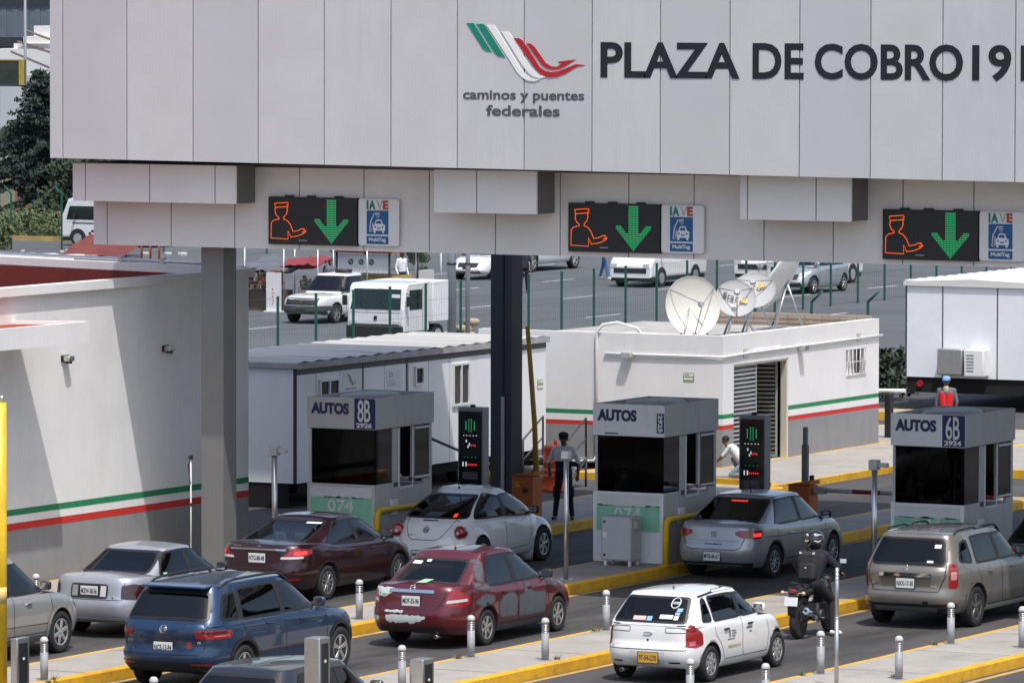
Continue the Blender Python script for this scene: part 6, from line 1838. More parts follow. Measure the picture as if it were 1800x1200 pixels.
# ================================================================== people
def person(name_label, loc, rz, J, mats, vox=0.009, group=None, cat='person'):
    """J: list of (p0, p1, r0, r1, material index); blended to one continuous surface"""
    t = thing('person', name_label, cat, loc, rz, group)
    b = B()
    for p0, p1, r0, r1, m in J:
        p0 = Vector(p0); p1 = Vector(p1); d = p1-p0; L = d.length
        if L < 1e-5: d = Vector((0,0,1)); L = 1e-5
        d.normalize()
        q = d.to_track_quat('Z','Y').to_matrix().to_4x4(); prof = []
        n = 6
        for k in range(n+1): a = math.pi/2*k/n; prof.append((max(1e-4, r0*math.sin(a)), -r0*math.cos(a)))
        for k in range(n+1): a = math.pi/2*k/n; prof.append((max(1e-4, r1*math.cos(a)), L+r1*math.sin(a)))
        b.lathe(prof, 14, 0, Matrix.Translation(p0) @ q)
    o = b.done('body', mats, t)
    md = o.modifiers.new('r','REMESH'); md.mode = 'VOXEL'; md.voxel_size = vox
    sm = o.modifiers.new('s','SMOOTH'); sm.factor = 0.5; sm.iterations = 3
    bpy.context.view_layer.update()
    dg = bpy.context.evaluated_depsgraph_get(); dg.update()
    me = bpy.data.meshes.new_from_object(o.evaluated_get(dg)); o.modifiers.clear(); o.data = me
    me.materials.clear()
    for q in mats: me.materials.append(q)
    A = np.array([j[0] for j in J], float); Bq = np.array([j[1] for j in J], float); r0 = np.array([j[2] for j in J]); r1 = np.array([j[3] for j in J]); mi = np.array([j[4] for j in J])
    C = np.zeros(len(me.polygons)*3); me.polygons.foreach_get('center', C); C = C.reshape(-1, 3)
    D = Bq-A; LL = np.maximum((D**2).sum(1), 1e-9)
    best = np.full(len(C), 1e9); idx = np.zeros(len(C), int)
    for k in range(len(J)):
        tt = np.clip(((C-A[k])@D[k])/LL[k], 0, 1); dist = np.linalg.norm(C-(A[k]+tt[:,None]*D[k]), axis=1)-(r0[k]+(r1[k]-r0[k])*tt)
        w = dist < best; best[w] = dist[w]; idx[w] = mi[k]
    me.polygons.foreach_set('material_index', idx.astype(np.int32)); me.polygons.foreach_set('use_smooth', [True]*len(me.polygons))
    return t
def hand(J, wrist, d, side, palm_n, m, curl=0.5):
    """palm, four fingers of different length, thumb"""
    w = Vector(wrist); d = Vector(d).normalized(); n = Vector(palm_n).normalized(); s_ = d.cross(n)*side
    J.append((w, w+d*0.05, 0.026, 0.028, m))
    for k, (off, L) in enumerate(((-.030,.062),(-.010,.075),(.010,.070),(.028,.055))):
        base = w+d*0.075+s_*off; mid = base+(d*(1-curl*.4)+n*curl*.5).normalized()*L*.5; tip = mid+(d*(1-curl)+n*curl).normalized()*L*.5
        J.append((w+d*0.02+s_*off*.6, base, .014, .012, m)); J.append((base, mid, .0105, .0095, m)); J.append((mid, tip, .0095, .008, m))
    tb = w+d*.025-s_*.030; J.append((tb, tb+(d-s_*.8).normalized()*.035, .013, .0115, m)); t1_ = tb+(d-s_*.8).normalized()*.035; J.append((t1_, t1_+(d+n*.4).normalized()*.030, .0115, .009, m))
def head(J, c, f, m, hairm=None, s=1.0):
    """skull, jaw, nose, ears; f = facing direction"""
    c = Vector(c); f = Vector(f).normalized(); up = Vector((0,0,1)); r = f.cross(up).normalized()
    J.append((c+up*.03*s-f*.015*s, c+up*.035*s+f*.012*s, .088*s, .086*s, hairm if hairm is not None else m))
    J.append((c-up*.02*s+f*.028*s, c-up*.065*s+f*.045*s, .068*s, .048*s, m))
    J.append((c+f*.085*s+up*.005*s, c+f*.108*s-up*.018*s, .012*s, .015*s, m))
    for q in (1,-1):
        J.append((c+r*q*.080*s-f*.01*s+up*.01*s, c+r*q*.084*s-f*.012*s-up*.022*s, .016*s, .012*s, m))
    J.append((c-up*.05*s-f*.02*s, c-up*.15*s-f*.03*s, .052*s, .056*s, m))
def face_bits(t, c, f, s=1.0):
    c = Vector(c); f = Vector(f).normalized(); up = Vector((0,0,1)); r = f.cross(up).normalized()
    b = B()
    for q in (1,-1): b.lathe([(.001,-.009),(.007,-.006),(.009,0),(.007,.006),(.001,.009)], 10, 0, Matrix.Translation(c+f*.090*s+r*q*.032*s+up*.012*s))
    b.done('eyes', mat('eye_dark', (.02,.015,.012), .2), t)
    b = B(); b.obox(c+f*.088*s-up*.055*s, (.045,.012,.010), f.to_track_quat('Y','Z').to_matrix(), 0, .003); b.done('mouth', mat('lip', (.22,.08,.06), .5), t)
skin_d = mat('skin_dark', (0.085,0.042,0.025), 0.55); skin_m = mat('skin_mid', (0.27,0.14,0.085), 0.55)
shirt_w = mat('shirt_white', (0.74,0.74,0.80), 0.85, var=.1, vscale=12); uni_n = mat('uniform_navy', (0.012,0.012,0.022), 0.85, var=.3, vscale=12, bump=.3, bscale=25)
boot = mat('boot_black', (0.008,0.008,0.009), 0.4); hair = mat('hair_black', (0.010,0.008,0.007), 0.7)
def standing(J, H, sk, top, pants, shoe, f=(0,-1,0), vest=None, armL=None, armR=None, hairm=None, spread=.09, sleeve_long=False, step=0.0, vest_full=True):
    f = Vector(f).normalized(); up = Vector((0,0,1)); r = f.cross(up)
    k = H/1.75
    def P(a, b_, c_): return (r*a+f*b_+up*c_)*k
    v = vest if vest is not None else top
    for q in (1,-1):
        hp = P(.085*q,0,.92); kn = P((.085+spread*.3)*q,.02+step*q*.5,.50); an = P((.09+spread*.6)*q,-.01+step*q,.10)
        J.append((hp, kn, .092*k, .066*k, pants)); J.append((kn, an, .066*k, .050*k, pants))
        J.append((an-up*.045*k, an+f*.13*k-up*.062*k+r*q*.02, .045*k, .036*k, shoe)); J.append((an, an-up*.05*k, .05*k, .048*k, shoe))
        sh = P(.185*q,-.01,1.41)
        el, wr = (armR if q > 0 else armL) or ((.26*q,-.03,1.13),(.245*q,.08,.90))
        el = P(*el); wr = P(*wr)
        J.append((sh, el, .058*k, .044*k, top)); mid = sh.lerp(el, .75) if False else el
        if sleeve_long: J.append((el, wr, .044*k, .033*k, top))
        else: J.append((el, wr, .038*k, .028*k, sk))
        hand(J, wr, (wr-el), q, f, sk, .6)
        J.append((P(.0,-.01,1.43), sh, .075*k, .065*k, top))
    J.append((P(-.06,0,.95), P(.06,0,.95), .118*k, .118*k, pants))
    for q in (1,-1):
        J.append((P(.055*q,0,1.02), P(.075*q,-.003,1.18), .105*k, .108*k, v)); J.append((P(.075*q,-.003,1.20), P(.085*q,-.005,1.32), .108*k, .110*k, v if vest_full else top))
    J.append((P(-.10,-.005,1.36), P(.10,-.005,1.36), .098*k, .098*k, top))
    hc = P(0,.02,1.63); head(J, hc, f, sk, hairm, k)
    return hc, f, k
# guard
J = []
hc, f, k = standing(J, 1.76, 0, 1, 2, 3, (0.30,-1,0), vest=2, vest_full=False, armL=(( -.30,-.05,1.14),(-.30,.06,.90)), armR=((.31,-.06,1.14),(.27,.10,.95)), hairm=4, spread=.14)
# bulky cargo trousers
J.append((Vector((.16,.0,.62)), Vector((.17,.0,.50)), .075, .07, 2)); J.append((Vector((-.16,0,.62)), Vector((-.17,0,.50)), .075, .07, 2))
gp = person('standing guard in navy vest and trousers, white shirt sleeves and dark cap, watching the lanes', (-4.63,7.82,0.2), 0, J, [skin_d, shirt_w, uni_n, boot, hair])
face_bits(gp, hc, f, k)
def cap(t, c, f, m, s=1.0, brim=True):
    c = Vector(c); f = Vector(f).normalized()
    b = B(); b.lathe([(.102*s,.0),(.104*s,.03*s),(.098*s,.065*s),(.075*s,.092*s),(.03*s,.105*s),(.001,.107*s)], 24, 0, Matrix.Translation(c+Vector((0,0,.035*s))))
    if brim:
        q = f.to_track_quat('Y','Z').to_matrix().to_4x4()
        b.merge(_brim(s), Matrix.Translation(c+Vector((0,0,.040*s))) @ q)
    b.done('cap', m, t, smooth=True)
def _brim(s):
    b = B(); n = 12; A = []; C = []
    pts = [(-.085*s,.045*s)]+[(.085*s*math.sin(R(-90+180*k/n)), .06*s+.095*s*math.cos(R(-90+180*k/n))) for k in range(n+1)]+[(.085*s,.045*s)]
    b.prism(pts, 'z', -.006*s, .006*s, 0); return b
cap(gp, hc, f, mat('cap_navy', (.008,.008,.012), .8), k)
b = B(); b.obox(Vector(hc)+f*.13-Vector((0,0,.30)), (.09,.01,.03), f.to_track_quat('Y','Z').to_matrix(), 0, .002); b.done('badge', MATS['sticker_white'], gp)
b = B(); b.lathe([(.150,.0),(.155,.02),(.155,.05),(.150,.06)], 24, 0, Matrix.Translation((0,0,.98)) @ Matrix.Diagonal((1.15,.85,1,1))); b.done('belt', black, gp)

# second officer partly hidden by the dark column
J = []
hc, f, k = standing(J, 1.70, 0, 1, 2, 3, (0.9,-.4,0), hairm=4)
op = person('officer in white shirt and dark trousers half hidden behind the dark column', (-9.35,14.6,0.0), 0, J, [skin_d, shirt_w, uni_n, boot, hair], .012)
# crouching worker
J = []; F = Vector((-0.95,-.25,0)).normalized(); U = Vector((0,0,1)); Rr = F.cross(U)
def Q(a, b_, c_): return Rr*a+F*b_+U*c_
for q in (1,-1):
    hp = Q(.09*q,-.22,.38); kn = Q(.17*q,.12,.50 if q > 0 else .10); an = Q(.15*q,-.08 if q > 0 else -.30,.09)
    J.append((hp,kn,.095,.066,2)); J.append((kn,an,.066,.05,2)); J.append((an-U*.03, an+F*.13-U*.05, .045,.036,3))
    sh = Q(.18*q,.16,.86); el = Q(.22*q,.34,.62); wr = Q(.10*q,.52,.46)
    J.append((sh,el,.058,.046,1)); J.append((el,wr,.040,.030,0)); hand(J, wr, F-U*.4, q, -U, 0, .5)
    J.append((Q(0,.12,.86), sh, .08,.065,1)); J.append((Q(.06*q,-.18,.42), Q(.09*q,.08,.78), .115,.115,1))
J.append((Q(-.07,-.20,.38),Q(.07,-.20,.38),.12,.12,2))
hc = Q(0,.30,1.04); head(J, hc, F-U*.25, 0, 4)
J = [(Vector(p0)*.80, Vector(p1)*.80, r0*.84, r1*.84, m_) for p0,p1,r0,r1,m_ in J]
cp = person('crouching worker in a white shirt and jeans bending over a toolbox', (-6.45,19.75,0.15), 0, J, [skin_m, mat('shirt_bright', (.70,.70,.72), .85), mat('jeans', (.22,.27,.36), .85, var=.2, vscale=10), boot, hair], .010)
t = thing('tool_box', 'yellow and black toolbox on the pavement in front of the crouching worker', 'toolbox', (-7.25,19.30,0.15))
b = B(); b.box(-.25,.25,-.14,.14,0,.08,0,.02); b.box(-.23,.23,-.14,.14,.081,.20,1,.02); b.box(-.25,.25,-.15,.15,.201,.26,0,.02); b.tube([(-.14,0,.26),(-.12,0,.33),(.12,0,.33),(.14,0,.26)],.014,6); b.done('case', [black, yellow_p], t)
b = B(); b.box(-.16,.20,-.09,.09,.262,.275,0); b.done('papers', white_p, t)

# person in red vest behind the right booth
J = []
hc, f, k = standing(J, 1.68, 0, 2, 3, 3, (0.15,-1,0), vest=1)
J.append((Vector((0,.0,1.30)),Vector((0,-.05,1.42)),.07,.06,5))
rp2 = person('worker in a red vest and light blue cap seen above the 6B toll booth', (-6.85,32.2,0.0), 0, J, [skin_d, mat('vest_red', (.55,.015,.025), .8), mat('sleeve_grey', (.12,.13,.16), .8), uni_n, hair, mat('collar_cream', (.6,.5,.33), .8)], .012)
cap(rp2, hc, f, mat('cap_blue', (.18,.38,.68), .8), k)
t = thing('stowed_boom', 'white horizontal barrier arm seen above the 6B toll booth', 'barrier boom', (-8.6,32.6,0.0))
b = B(); b.cyl((-.75,0,1.25),(.5,0,1.28),.05,n=10); b.cyl((-.85,0,1.25),(-.75,0,1.25),.07,n=10); b.done('arm', white_p, t)
b = B(); b.box(.0,.16,-.1,.1,0,1.2,0,.02); b.done('stand', black, t)

# booth attendant, arm at the hatch of the left booth
def attendant(loc, label):
    J = []; F = Vector((1,-.15,0)).normalized(); Rr = F.cross(Vector((0,0,1)))
    U = Vector((0,0,1))
    def Q(a,b_,c_): return Rr*a+F*b_+U*c_
    for q in (1,-1):
        sh = Q(.18*q,0,1.12); el = Q(.25*q,.22,.88); wr = Q(.16*q,.44,.92)
        J.append((sh,el,.058,.046,1)); J.append((el,wr,.044,.032,1)); hand(J, wr, F, q, -U, 0, .4); J.append((Q(0,0,1.13),sh,.08,.065,1)); J.append((Q(.06*q,0,.55),Q(.09*q,0,1.05),.115,.115,1))
        J.append((Q(.09*q,0,.50),Q(.12*q,.38,.50),.09,.07,2)); J.append((Q(.12*q,.38,.50),Q(.12*q,.36,.08),.065,.05,2))
    hc = Q(0,.02,1.36); head(J, hc, F, 0, 3)
    return person(label, loc, 0, J, [skin_m, mat('shirt_bright', (.70,.70,.72), .85), uni_n, hair], .012)
attendant((-4.66,.36,0.66), 'seated attendant in a white shirt inside the 8B toll booth')
attendant((0.96,1.28,0.66), 'seated attendant in a white shirt inside the middle toll booth')

# ================================================================== motorcycle and rider
mt = thing('motorcycle', 'black motorcycle with a white licence plate between the lanes', 'motorcycle', (8.42,-8.42,0.0), R(2))
# local: +y forward, rear wheel at y=-.67
rw, fwq, rad = -.67, .66, .305
tyre_m = mat('tyre', (0.022,0.021,0.021), 0.85)
for ya, wd in ((rw,.135),(fwq,.11)):
    b = B(); T = Matrix.Rotation(R(90),4,'Y'); hw = wd/2
    b.lathe([(.20,-hw*.8),(.24,-hw),(.285,-hw*.75),(rad,-hw*.2),(rad,hw*.2),(.285,hw*.75),(.24,hw),(.20,hw*.8)], 36, 0, T)
    w = b.done('wheel', tyre_m, mt, loc=(0,ya,rad))
    b = B(); b.lathe([(.19,-.04),(.215,-.04),(.215,.04),(.19,.04),(.19,-.04)], 32, 0, T)
    for q in range(5): a = 2*math.pi*q/5; b.obox((0,math.cos(a)*.11,math.sin(a)*.11),(.03,.035,.20),Matrix.Rotation(a-R(90),3,'X') ,0,.006)
    b.cyl((-.07,0,0),(.07,0,0),.035,n=12); b.done('rim', blk_trim, w)
gun = mat('engine_grey', (.10,.10,.105), .4, metal=.7)
b = B()
b.tube([(0,.52,.86),(0,.30,.78),(0,.05,.62),(0,-.10,.42)],.035,8); b.tube([(.09,-.1,.40),(.11,-.4,.34),(.11,rw,rad)],.024,8); b.tube([(-.09,-.1,.40),(-.11,-.4,.34),(-.11,rw,rad)],.024,8)
b.tube([(.08,0,.68),(.09,-.4,.76),(.06,-.85,.84)],.020,6); b.tube([(-.08,0,.68),(-.09,-.4,.76),(-.06,-.85,.84)],.020,6)
b.tube([(0,.45,.72),(0,.36,.32),(0,.0,.26),(0,-.12,.40)],.022,6)
b.done('frame', blk_trim, mt)
b = B(); b.box(-.13,.13,-.12,.30,.27,.58,0,.04); b.cyl((-.17,.02,.36),(.17,.02,.36),.10,n=16); b.obox((0,.24,.55),(.16,.20,.26),Matrix.Rotation(R(-25),3,'X'),0,.03)
for q in range(5): b.obox((0,.20+.02*q,.46+.045*q),(.20,.22,.012),Matrix.Rotation(R(-25),3,'X'),0)
b.done('engine', gun, mt)
tank_m = paint('moto_black', (.012,.012,.013), .2, .25, .1)
b = B(); b.lathe([(.001,-.28),(.10,-.25),(.155,-.12),(.165,.05),(.13,.20),(.05,.27),(.001,.28)], 20, 0, Matrix.Translation((0,.18,.82)) @ Matrix.Rotation(R(-90),4,'X') @ Matrix.Diagonal((1,.85,1,1))); b.done('fuel_tank', tank_m, mt)
b = B(); b.obox((0,-.22,.80),(.25,.46,.08),Matrix.Rotation(R(3),3,'X'),0,.035); b.obox((0,-.60,.86),(.22,.36,.07),Matrix.Rotation(R(8),3,'X'),0,.03); b.done('seat', mat('seat_vinyl', (.012,.012,.013), .6), mt)
b = B(); b.prism([(-.92,.80),(-.86,.90),(-.45,.84),(-.30,.72),(-.60,.74)], 'x', -.10, .10, 0); b.done('tail_fairing', tank_m, mt)
b = B(); b.tube([(.07,-.55,.87),(.09,-.80,.95),(.07,-.94,.97),(-.07,-.94,.97),(-.09,-.80,.95),(-.07,-.55,.87)],.013,6); b.done('grab_rail', blk_trim, mt)
b = B(); b.box(-.055,.055,-.955,-.90,.79,.87,0,.02); b.done('tail_lamp', lens_r, mt)
for sg in (1,-1):
    b = B(); b.cyl((sg*.08,-.90,.80),(sg*.17,-.91,.80),.010,n=6); b.lathe([(.001,-.035),(.028,-.03),(.034,0),(.028,.03),(.001,.035)], 12, 0, Matrix.Translation((sg*.19,-.91,.80)) @ Matrix.Rotation(R(90),4,'X')); b.done('indicator', mat('indicator_lens', (.6,.45,.30), .2), mt)
b = B(); b.prism([(-.97,.42),(-.99,.62),(-.93,.80),(-.90,.80),(-.94,.60),(-.94,.42)], 'x', -.07, .07, 0); b.tube([(0,-.36,.60),(0,-.62,.665),(0,-.86,.58),(0,-.96,.44)],[.06,.075,.07,.05],8); b.done('mudguard', blk_trim, mt)
b = B(); b.obox((0,-1.0,.66),(.24,.012,.15),Matrix.Rotation(R(-12),3,'X'),0,.003); o = b.done('licence_plate', mat('plate_69', (.70,.71,.70), .5), mt)
text('73NUT', (-.10,-1.008,.625), (1,0,0), Vector((0,.2,.98)), .20, .06, mat('plate_faint', (.35,.36,.38), .6), o, 'lettering', .002, .0)
b = B(); b.tube([(.13,.15,.30),(.15,-.20,.28),(.17,-.45,.40)],[.025,.028,.035],10); b.cyl((.17,-.43,.39),(.20,-.82,.50),.055,.06,n=16); b.cyl((.20,-.82,.50),(.201,-.835,.504),.045,.040,n=16); b.done('exhaust', chrome, mt)
b = B(); b.cyl((.20,-.835,.505),(.2005,-.839,.506),.026,n=12); b.done('exhaust_bore', black_m, mt)
b = B()
for sg in (1,-1): b.tube([(sg*.10,fwq,rad),(sg*.10,.54,.62),(sg*.09,.45,.92)],.024,8)
b.tube([(0,fwq+.22,.50),(0,fwq+.05,.63),(0,fwq-.20,.55)],[.04,.07,.05],8)
b.done('fork', blk_trim, mt)
b = B(); b.tube([(-.38,.30,1.03),(-.22,.36,1.06),(-.10,.42,1.00),(.10,.42,1.00),(.22,.36,1.06),(.38,.30,1.03)],.013,8)
for sg in (1,-1): b.cyl((sg*.27,.34,1.05),(sg*.40,.29,1.03),.020,n=10); b.tube([(sg*.28,.40,1.05),(sg*.40,.36,1.02)],.007,5)
b.done('handlebar', blk_trim, mt)
for sg in (1,-1):
    b = B(); b.tube([(sg*.26,.35,1.06),(sg*.34,.38,1.20)],.008,6); b.obox((sg*.38,.38,1.25),(.14,.02,.09),Matrix.Rotation(R(-8*sg),3,'Z'),0,.009); o = b.done('mirror', black, mt)
    b = B(); b.obox((sg*.38,.365,1.25),(.12,.006,.072),Matrix.Rotation(R(-8*sg),3,'Z'),0,.002); b.done('mirror_glass', mat('mirror_painted_sky', (.75,.78,.80), .25), o)  # pale colour stands in for the sky reflected in the mirror
b = B(); b.lathe([(.001,-.10),(.075,-.07),(.09,0),(.085,.03),(.001,.04)], 18, 0, Matrix.Translation((0,.56,.90)) @ Matrix.Rotation(R(-90),4,'X')); b.done('headlamp', blk_trim, mt)
b = B(); b.cyl((.12,-.12,.32),(.25,-.12,.32),.015,n=8); b.cyl((-.25,-.12,.32),(-.12,-.12,.32),.015,n=8); b.cyl((.12,-.42,.40),(.20,-.42,.40),.012,n=8); b.tube([(-.10,-.05,.3),(-.20,-.25,.06)],.012,6); b.done('footpeg', gun, mt)
# rider: right foot on the ground, seen from behind
J = []
LS = 1
hip = Vector((0,-.20,.90))
for sg in (1,-1):
    hp = hip+Vector((sg*.10,.02,0)); 
    if sg > 0: kn = Vector((.26,.16,.60)); an = Vector((.34,.02,.13)); toe = Vector((.40,.20,.045))
    else: kn = Vector((-.24,.20,.66)); an = Vector((-.21,-.10,.40)); toe = Vector((-.22,.08,.34))
    J.append((hp,kn,.112,.082,2)); J.append((kn,an,.080,.058,2)); J.append((an-Vector((0,0,.03)),toe,.044,.036,3)); J.append((an-Vector((0,.05,.055)),toe-Vector((0,.02,.0)),.036,.034,3))
    sh = Vector((sg*.205,-.03,1.37)); el = Vector((sg*.37,.12,1.17)); wr = Vector((sg*.365,.27,1.075))
    if sg > 0: wr = Vector((.36,.25,1.065))
    J.append((sh,el,.084,.066,1)); J.append((el,wr,.062,.042,1)); J.append((Vector((0,-.06,1.38)),sh,.100,.088,1))
    hand(J, wr, Vector((sg*.12,.32,-.12)), sg, Vector((0,.2,-1)), 0, .9)
    J.append((hip+Vector((sg*.05,.0,.10)), Vector((sg*.115,-.07,1.29)), .150,.150,1))
J.append((hip+Vector((-.07,0,0)),hip+Vector((.07,0,0)),.15,.15,2))
J.append((Vector((0,-.03,1.42)),Vector((0,.0,1.52)),.06,.055,0))
rd = person('motorcyclist in dark jacket with a black backpack, glossy helmet and white shoes, one foot down', (8.42,-8.42,0.0), R(2), J, [skin_m, mat('jacket_navy', (.012,.014,.026), .85, var=.3, vscale=10, bump=.3, bscale=20), mat('trouser_black', (.009,.009,.012), .85), mat('shoe_white', (.72,.72,.70), .7)], .009)
hm = mat('helmet_black', (.010,.010,.012), .12, coat=1.0)
b = B(); b.lathe([(.001,-.15),(.09,-.145),(.125,-.10),(.140,-.02),(.135,.06),(.105,.115),(.06,.145),(.001,.155)], 28, 0, Matrix.Translation((0,.03,1.62)) @ Matrix.Diagonal((1.10,1.24,1.08,1))); b.done('helmet', hm, rd)
b = B()
for sg in (1,-1):
    b.tube([(sg*.06,-.118,1.70),(sg*.105,-.07,1.715),(sg*.125,.02,1.71)],[.010,.018,.010],6); b.tube([(sg*.05,-.140,1.62),(sg*.11,-.105,1.60),(sg*.142,-.03,1.62)],[.008,.014,.008],6)
b.done('helmet_decal', mat('helmet_white', (.6,.6,.6), .2), rd)
b = B(); b.lathe([(.085,-.03),(.110,.0),(.115,.05),(.095,.10)], 20, 0, Matrix.Translation((0,.065,1.62)) @ Matrix.Diagonal((1.18,1.26,1.05,1))); b.done('visor', mat('visor', (.02,.02,.025), .05), rd)
bt = thing('backpack', 'black backpack with a pale tag, worn by the motorcyclist', 'backpack', (8.42,-8.42,0.0), R(2))
bpk = mat('backpack', (.022,.022,.026), .8, var=.3, vscale=14)
b = B(); b.obox((0,-.255,1.20),(.36,.18,.50),Matrix.Rotation(R(-6),3,'X'),0,.07); b.obox((0,-.345,1.12),(.27,.06,.28),Matrix.Rotation(R(-6),3,'X'),0,.03)
for sg in (1,-1): b.tube([(sg*.12,-.17,1.42),(sg*.13,-.04,1.47),(sg*.14,.08,1.36),(sg*.15,.06,1.16)],.022,6)
b.tube([(-.05,-.20,1.44),(0,-.22,1.50),(.05,-.20,1.44)],.012,6); b.done('bag', bpk, bt)
b = B(); b.box(-.012,.012,-.386,-.380,1.17,1.195,0); b.obox((.12,-.31,1.425),(.04,.02,.03),Matrix.Identity(3),0); b.obox((-.12,-.31,1.425),(.04,.02,.03),Matrix.Identity(3),0); b.done('tag', MATS['sticker_white'], bt)
b = B(); b.lathe([(.135,0),(.142,.02),(.138,.05)], 24, 0, Matrix.Translation((0,-.20,.93)) @ Matrix.Diagonal((1.25,.95,1,1))); b.done('shirt_hem', mat('hem_blue', (.20,.32,.60), .8), rd)
# ================================================================== beyond the lanes: fences, lot, stalls, trees
def fence(name_label, pts, h, step, bent=False, mesh=False, lean=1):
    t = thing('mesh_fence', name_label, 'fence', (0,0,0))
    posts = []
    for i in range(len(pts)-1):
        a = Vector(pts[i]+(0,)); c = Vector(pts[i+1]+(0,)); n = max(1, round((c-a).length/step))
        for k in range(n+(1 if i == len(pts)-2 else 0)): posts.append(a+(c-a)*k/n)
    for p in posts:
        b = B(); b.box(-.03,.03,-.03,.03,0,h,0)
        if bent: b.cyl((0,0,h-.02),(.34*lean,0,h+.30),.035,n=6)
        b.done('post', dgreen, t, loc=p)
    b = B()
    for i in range(len(pts)-1):
        a = Vector(pts[i]+(0,)); c = Vector(pts[i+1]+(0,)); d = (c-a)
        nz = 4
        for k in range(nz+1): z = .08+(h-.12)*k/nz; b.cyl(a+Vector((0,0,z)), c+Vector((0,0,z)), .0035, n=4)
        if mesh:
            nn = int(d.length/.16)
            for k in range(nn): p = a+d*k/nn; b.cyl(p+Vector((0,0,.05)), p+Vector((0,0,h-.03)), .0012, n=3)
    b.done('mesh_panel', dgreen, t)
    return t
fence('green mesh fence running between the white trailer and the parking lot', [(-36.18,36.0),(-36.18,112.0)], 2.0, 2.26, False, True)
fence('green mesh fence with outward bent post tops, right of the satellite dishes', [(-22.3,54.25),(-19.54,55.8)], 2.1, 1.6, True)
fence('green mesh fence with bent post tops in front of the trees at the left', [(-93.0,112.6),(-73.0,115.5)], 2.3, 2.15, True, False, -1)

# light poles
for x, y, r, m, lab in ((-37.6,64.9,.135,mat('pole_grey',(.50,.52,.53),.5),'thick pale grey pole rising behind the white trailer roof'),(-37.2,65.2,.075,mat('pole_beige',(.62,.60,.56),.5),'thinner beige pole beside the thick grey pole')):
    t = thing('utility_pole', lab, 'pole', (x,y,0)); b = B(); b.cyl((0,0,0),(0,0,9),r,r*.8,n=14); b.done('shaft', m, t)
    b = B(); b.cyl((0,0,2.35),(0,0,2.42),r*1.12,n=14); b.done('collar', black, t)

# ---------------- vehicles in the lot (all heading towards the plaza)
ww = paint('lot_white', (0.72,0.72,0.71), 0.0, 0.35, .06)
def simple_front(c, glassm, lampz=.70, grille=True, gz=(.52,.70)):
    corner = c.W/2
    for sg in (1,-1):
        c.patch('headlamp', 'F', cut_corners([(sg*(corner-.42),lampz-.06),(sg*(corner-.10),lampz),(sg*(corner-.08),lampz+.11),(sg*(corner-.38),lampz+.05)],.02), lens_c, .008)
    c.patch('grille', 'F', cut_corners([(-.42,gz[0]),(.42,gz[0]),(.46,gz[1]),(-.46,gz[1])],.03), blk_trim, .006)
    c.patch('lower_grille', 'F', cut_corners([(-.60,.30),(.60,.30),(.55,.42),(-.55,.42)],.03), blk_trim, .006)
c = Car('white_sedan', 'white sedan facing the plaza behind the thick grey pole', 'car', sedan_spec(4.5,1.75,1.46,-1.28,1.36,.31,ww,deck=1.0,belt=.95,yr0=-1.7,yr1=-.7,yf0=1.35,yf1=.35), (-55.6,101.9,0), R(180))
c.window('F', [(-.68,1.0),(.68,1.0),(.5,1.37),(-.5,1.37)], g_tint, .06); c.window('B', [(-.62,1.03),(.62,1.03),(.52,1.36),(-.52,1.36)], g_tint, .06)
side_windows(c, [-.1], .97, top_edge(c,.06), g_tint, ((-1.2,.97),(-.74,1.35)), ((1.02,.97),(.42,1.34))); c.finish(); simple_front(c, None); c.t.scale = (.92,.92,.90); c.wheels('five', ns=5); c.mirror(.95,1.0,blk_trim); c.plate(0,.48,'',kind='F')
silver_l = paint('lot_silver', (0.42,0.45,0.48), 0.5, 0.34, .06)
c = Car('lot_hatchback', 'silver blue hatchback facing the plaza, right of the satellite dishes', 'car', hatch_spec(4.0,1.70,1.50,-1.22,1.30,.30,silver_l,.96,-1.88,-1.35,1.30,.35,.80,.58), (-41.0,98.3,0), R(180))
c.window('F', [(-.64,1.0),(.64,1.0),(.5,1.40),(-.5,1.40)], g_tint, .05); c.window('B', [(-.62,1.0),(.62,1.0),(.52,1.38),(-.52,1.38)], g_tint, .05)
side_windows(c, [-.06], .98, top_edge(c,.07), g_tint, ((-1.3,.98),(-1.05,1.36)), ((1.0,.98),(.42,1.38))); c.finish(); simple_front(c, None); c.wheels('five', ns=5, width=.19); c.mirror(.95,1.0); c.handles([(-.6,.84),(.25,.84)])
for k in ('R','L'): c.seams(k, [[(-.06,.96),(-.06,.42)],[(.92,.95),(.96,.60),(.88,.33)]], .014)
# pickup
pk = dict(L=5.6, W=1.98, ra=-1.75, fa=1.75, r=.37, paint=ww, z0=.30, nr=9, nf=5,
   sh=[(-2.8,1.12),(-.9,1.12),(-.6,1.16),(.8,1.12),(1.2,1.10),(2.3,1.02),(2.7,.92),(2.8,.80)],
   fp=[(0,.10),(.2,.0),(.5,.0),(.8,.03),(1,.14)], rp=[(0,.05),(.2,0),(.6,.02),(1,.04)],
   gh=dict(yr0=-.95, yr1=-.72, yf0=1.30, yf1=.45, wb=.88, wr=.68, roof=[(-1.2,1.80),(-.72,1.83),(.45,1.81),(1.3,1.72)], crown=.04, nr=8))
c = Car('white_pickup', 'white pickup truck with a black bumper facing the plaza, left of the small lorry', 'pickup truck', pk, (-46.45,73.6,0), R(180))
c.window('F', [(-.76,1.20),(.76,1.20),(.62,1.74),(-.62,1.74)], g_tint, .06); c.window('R', [(-.78,1.20),(.98,1.17),(.52,1.73),(-.68,1.73)], g_tint, .06); c.window('B', [(-.7,1.2),(.7,1.2),(.6,1.7),(-.6,1.7)], g_tint, .05)
c.finish()
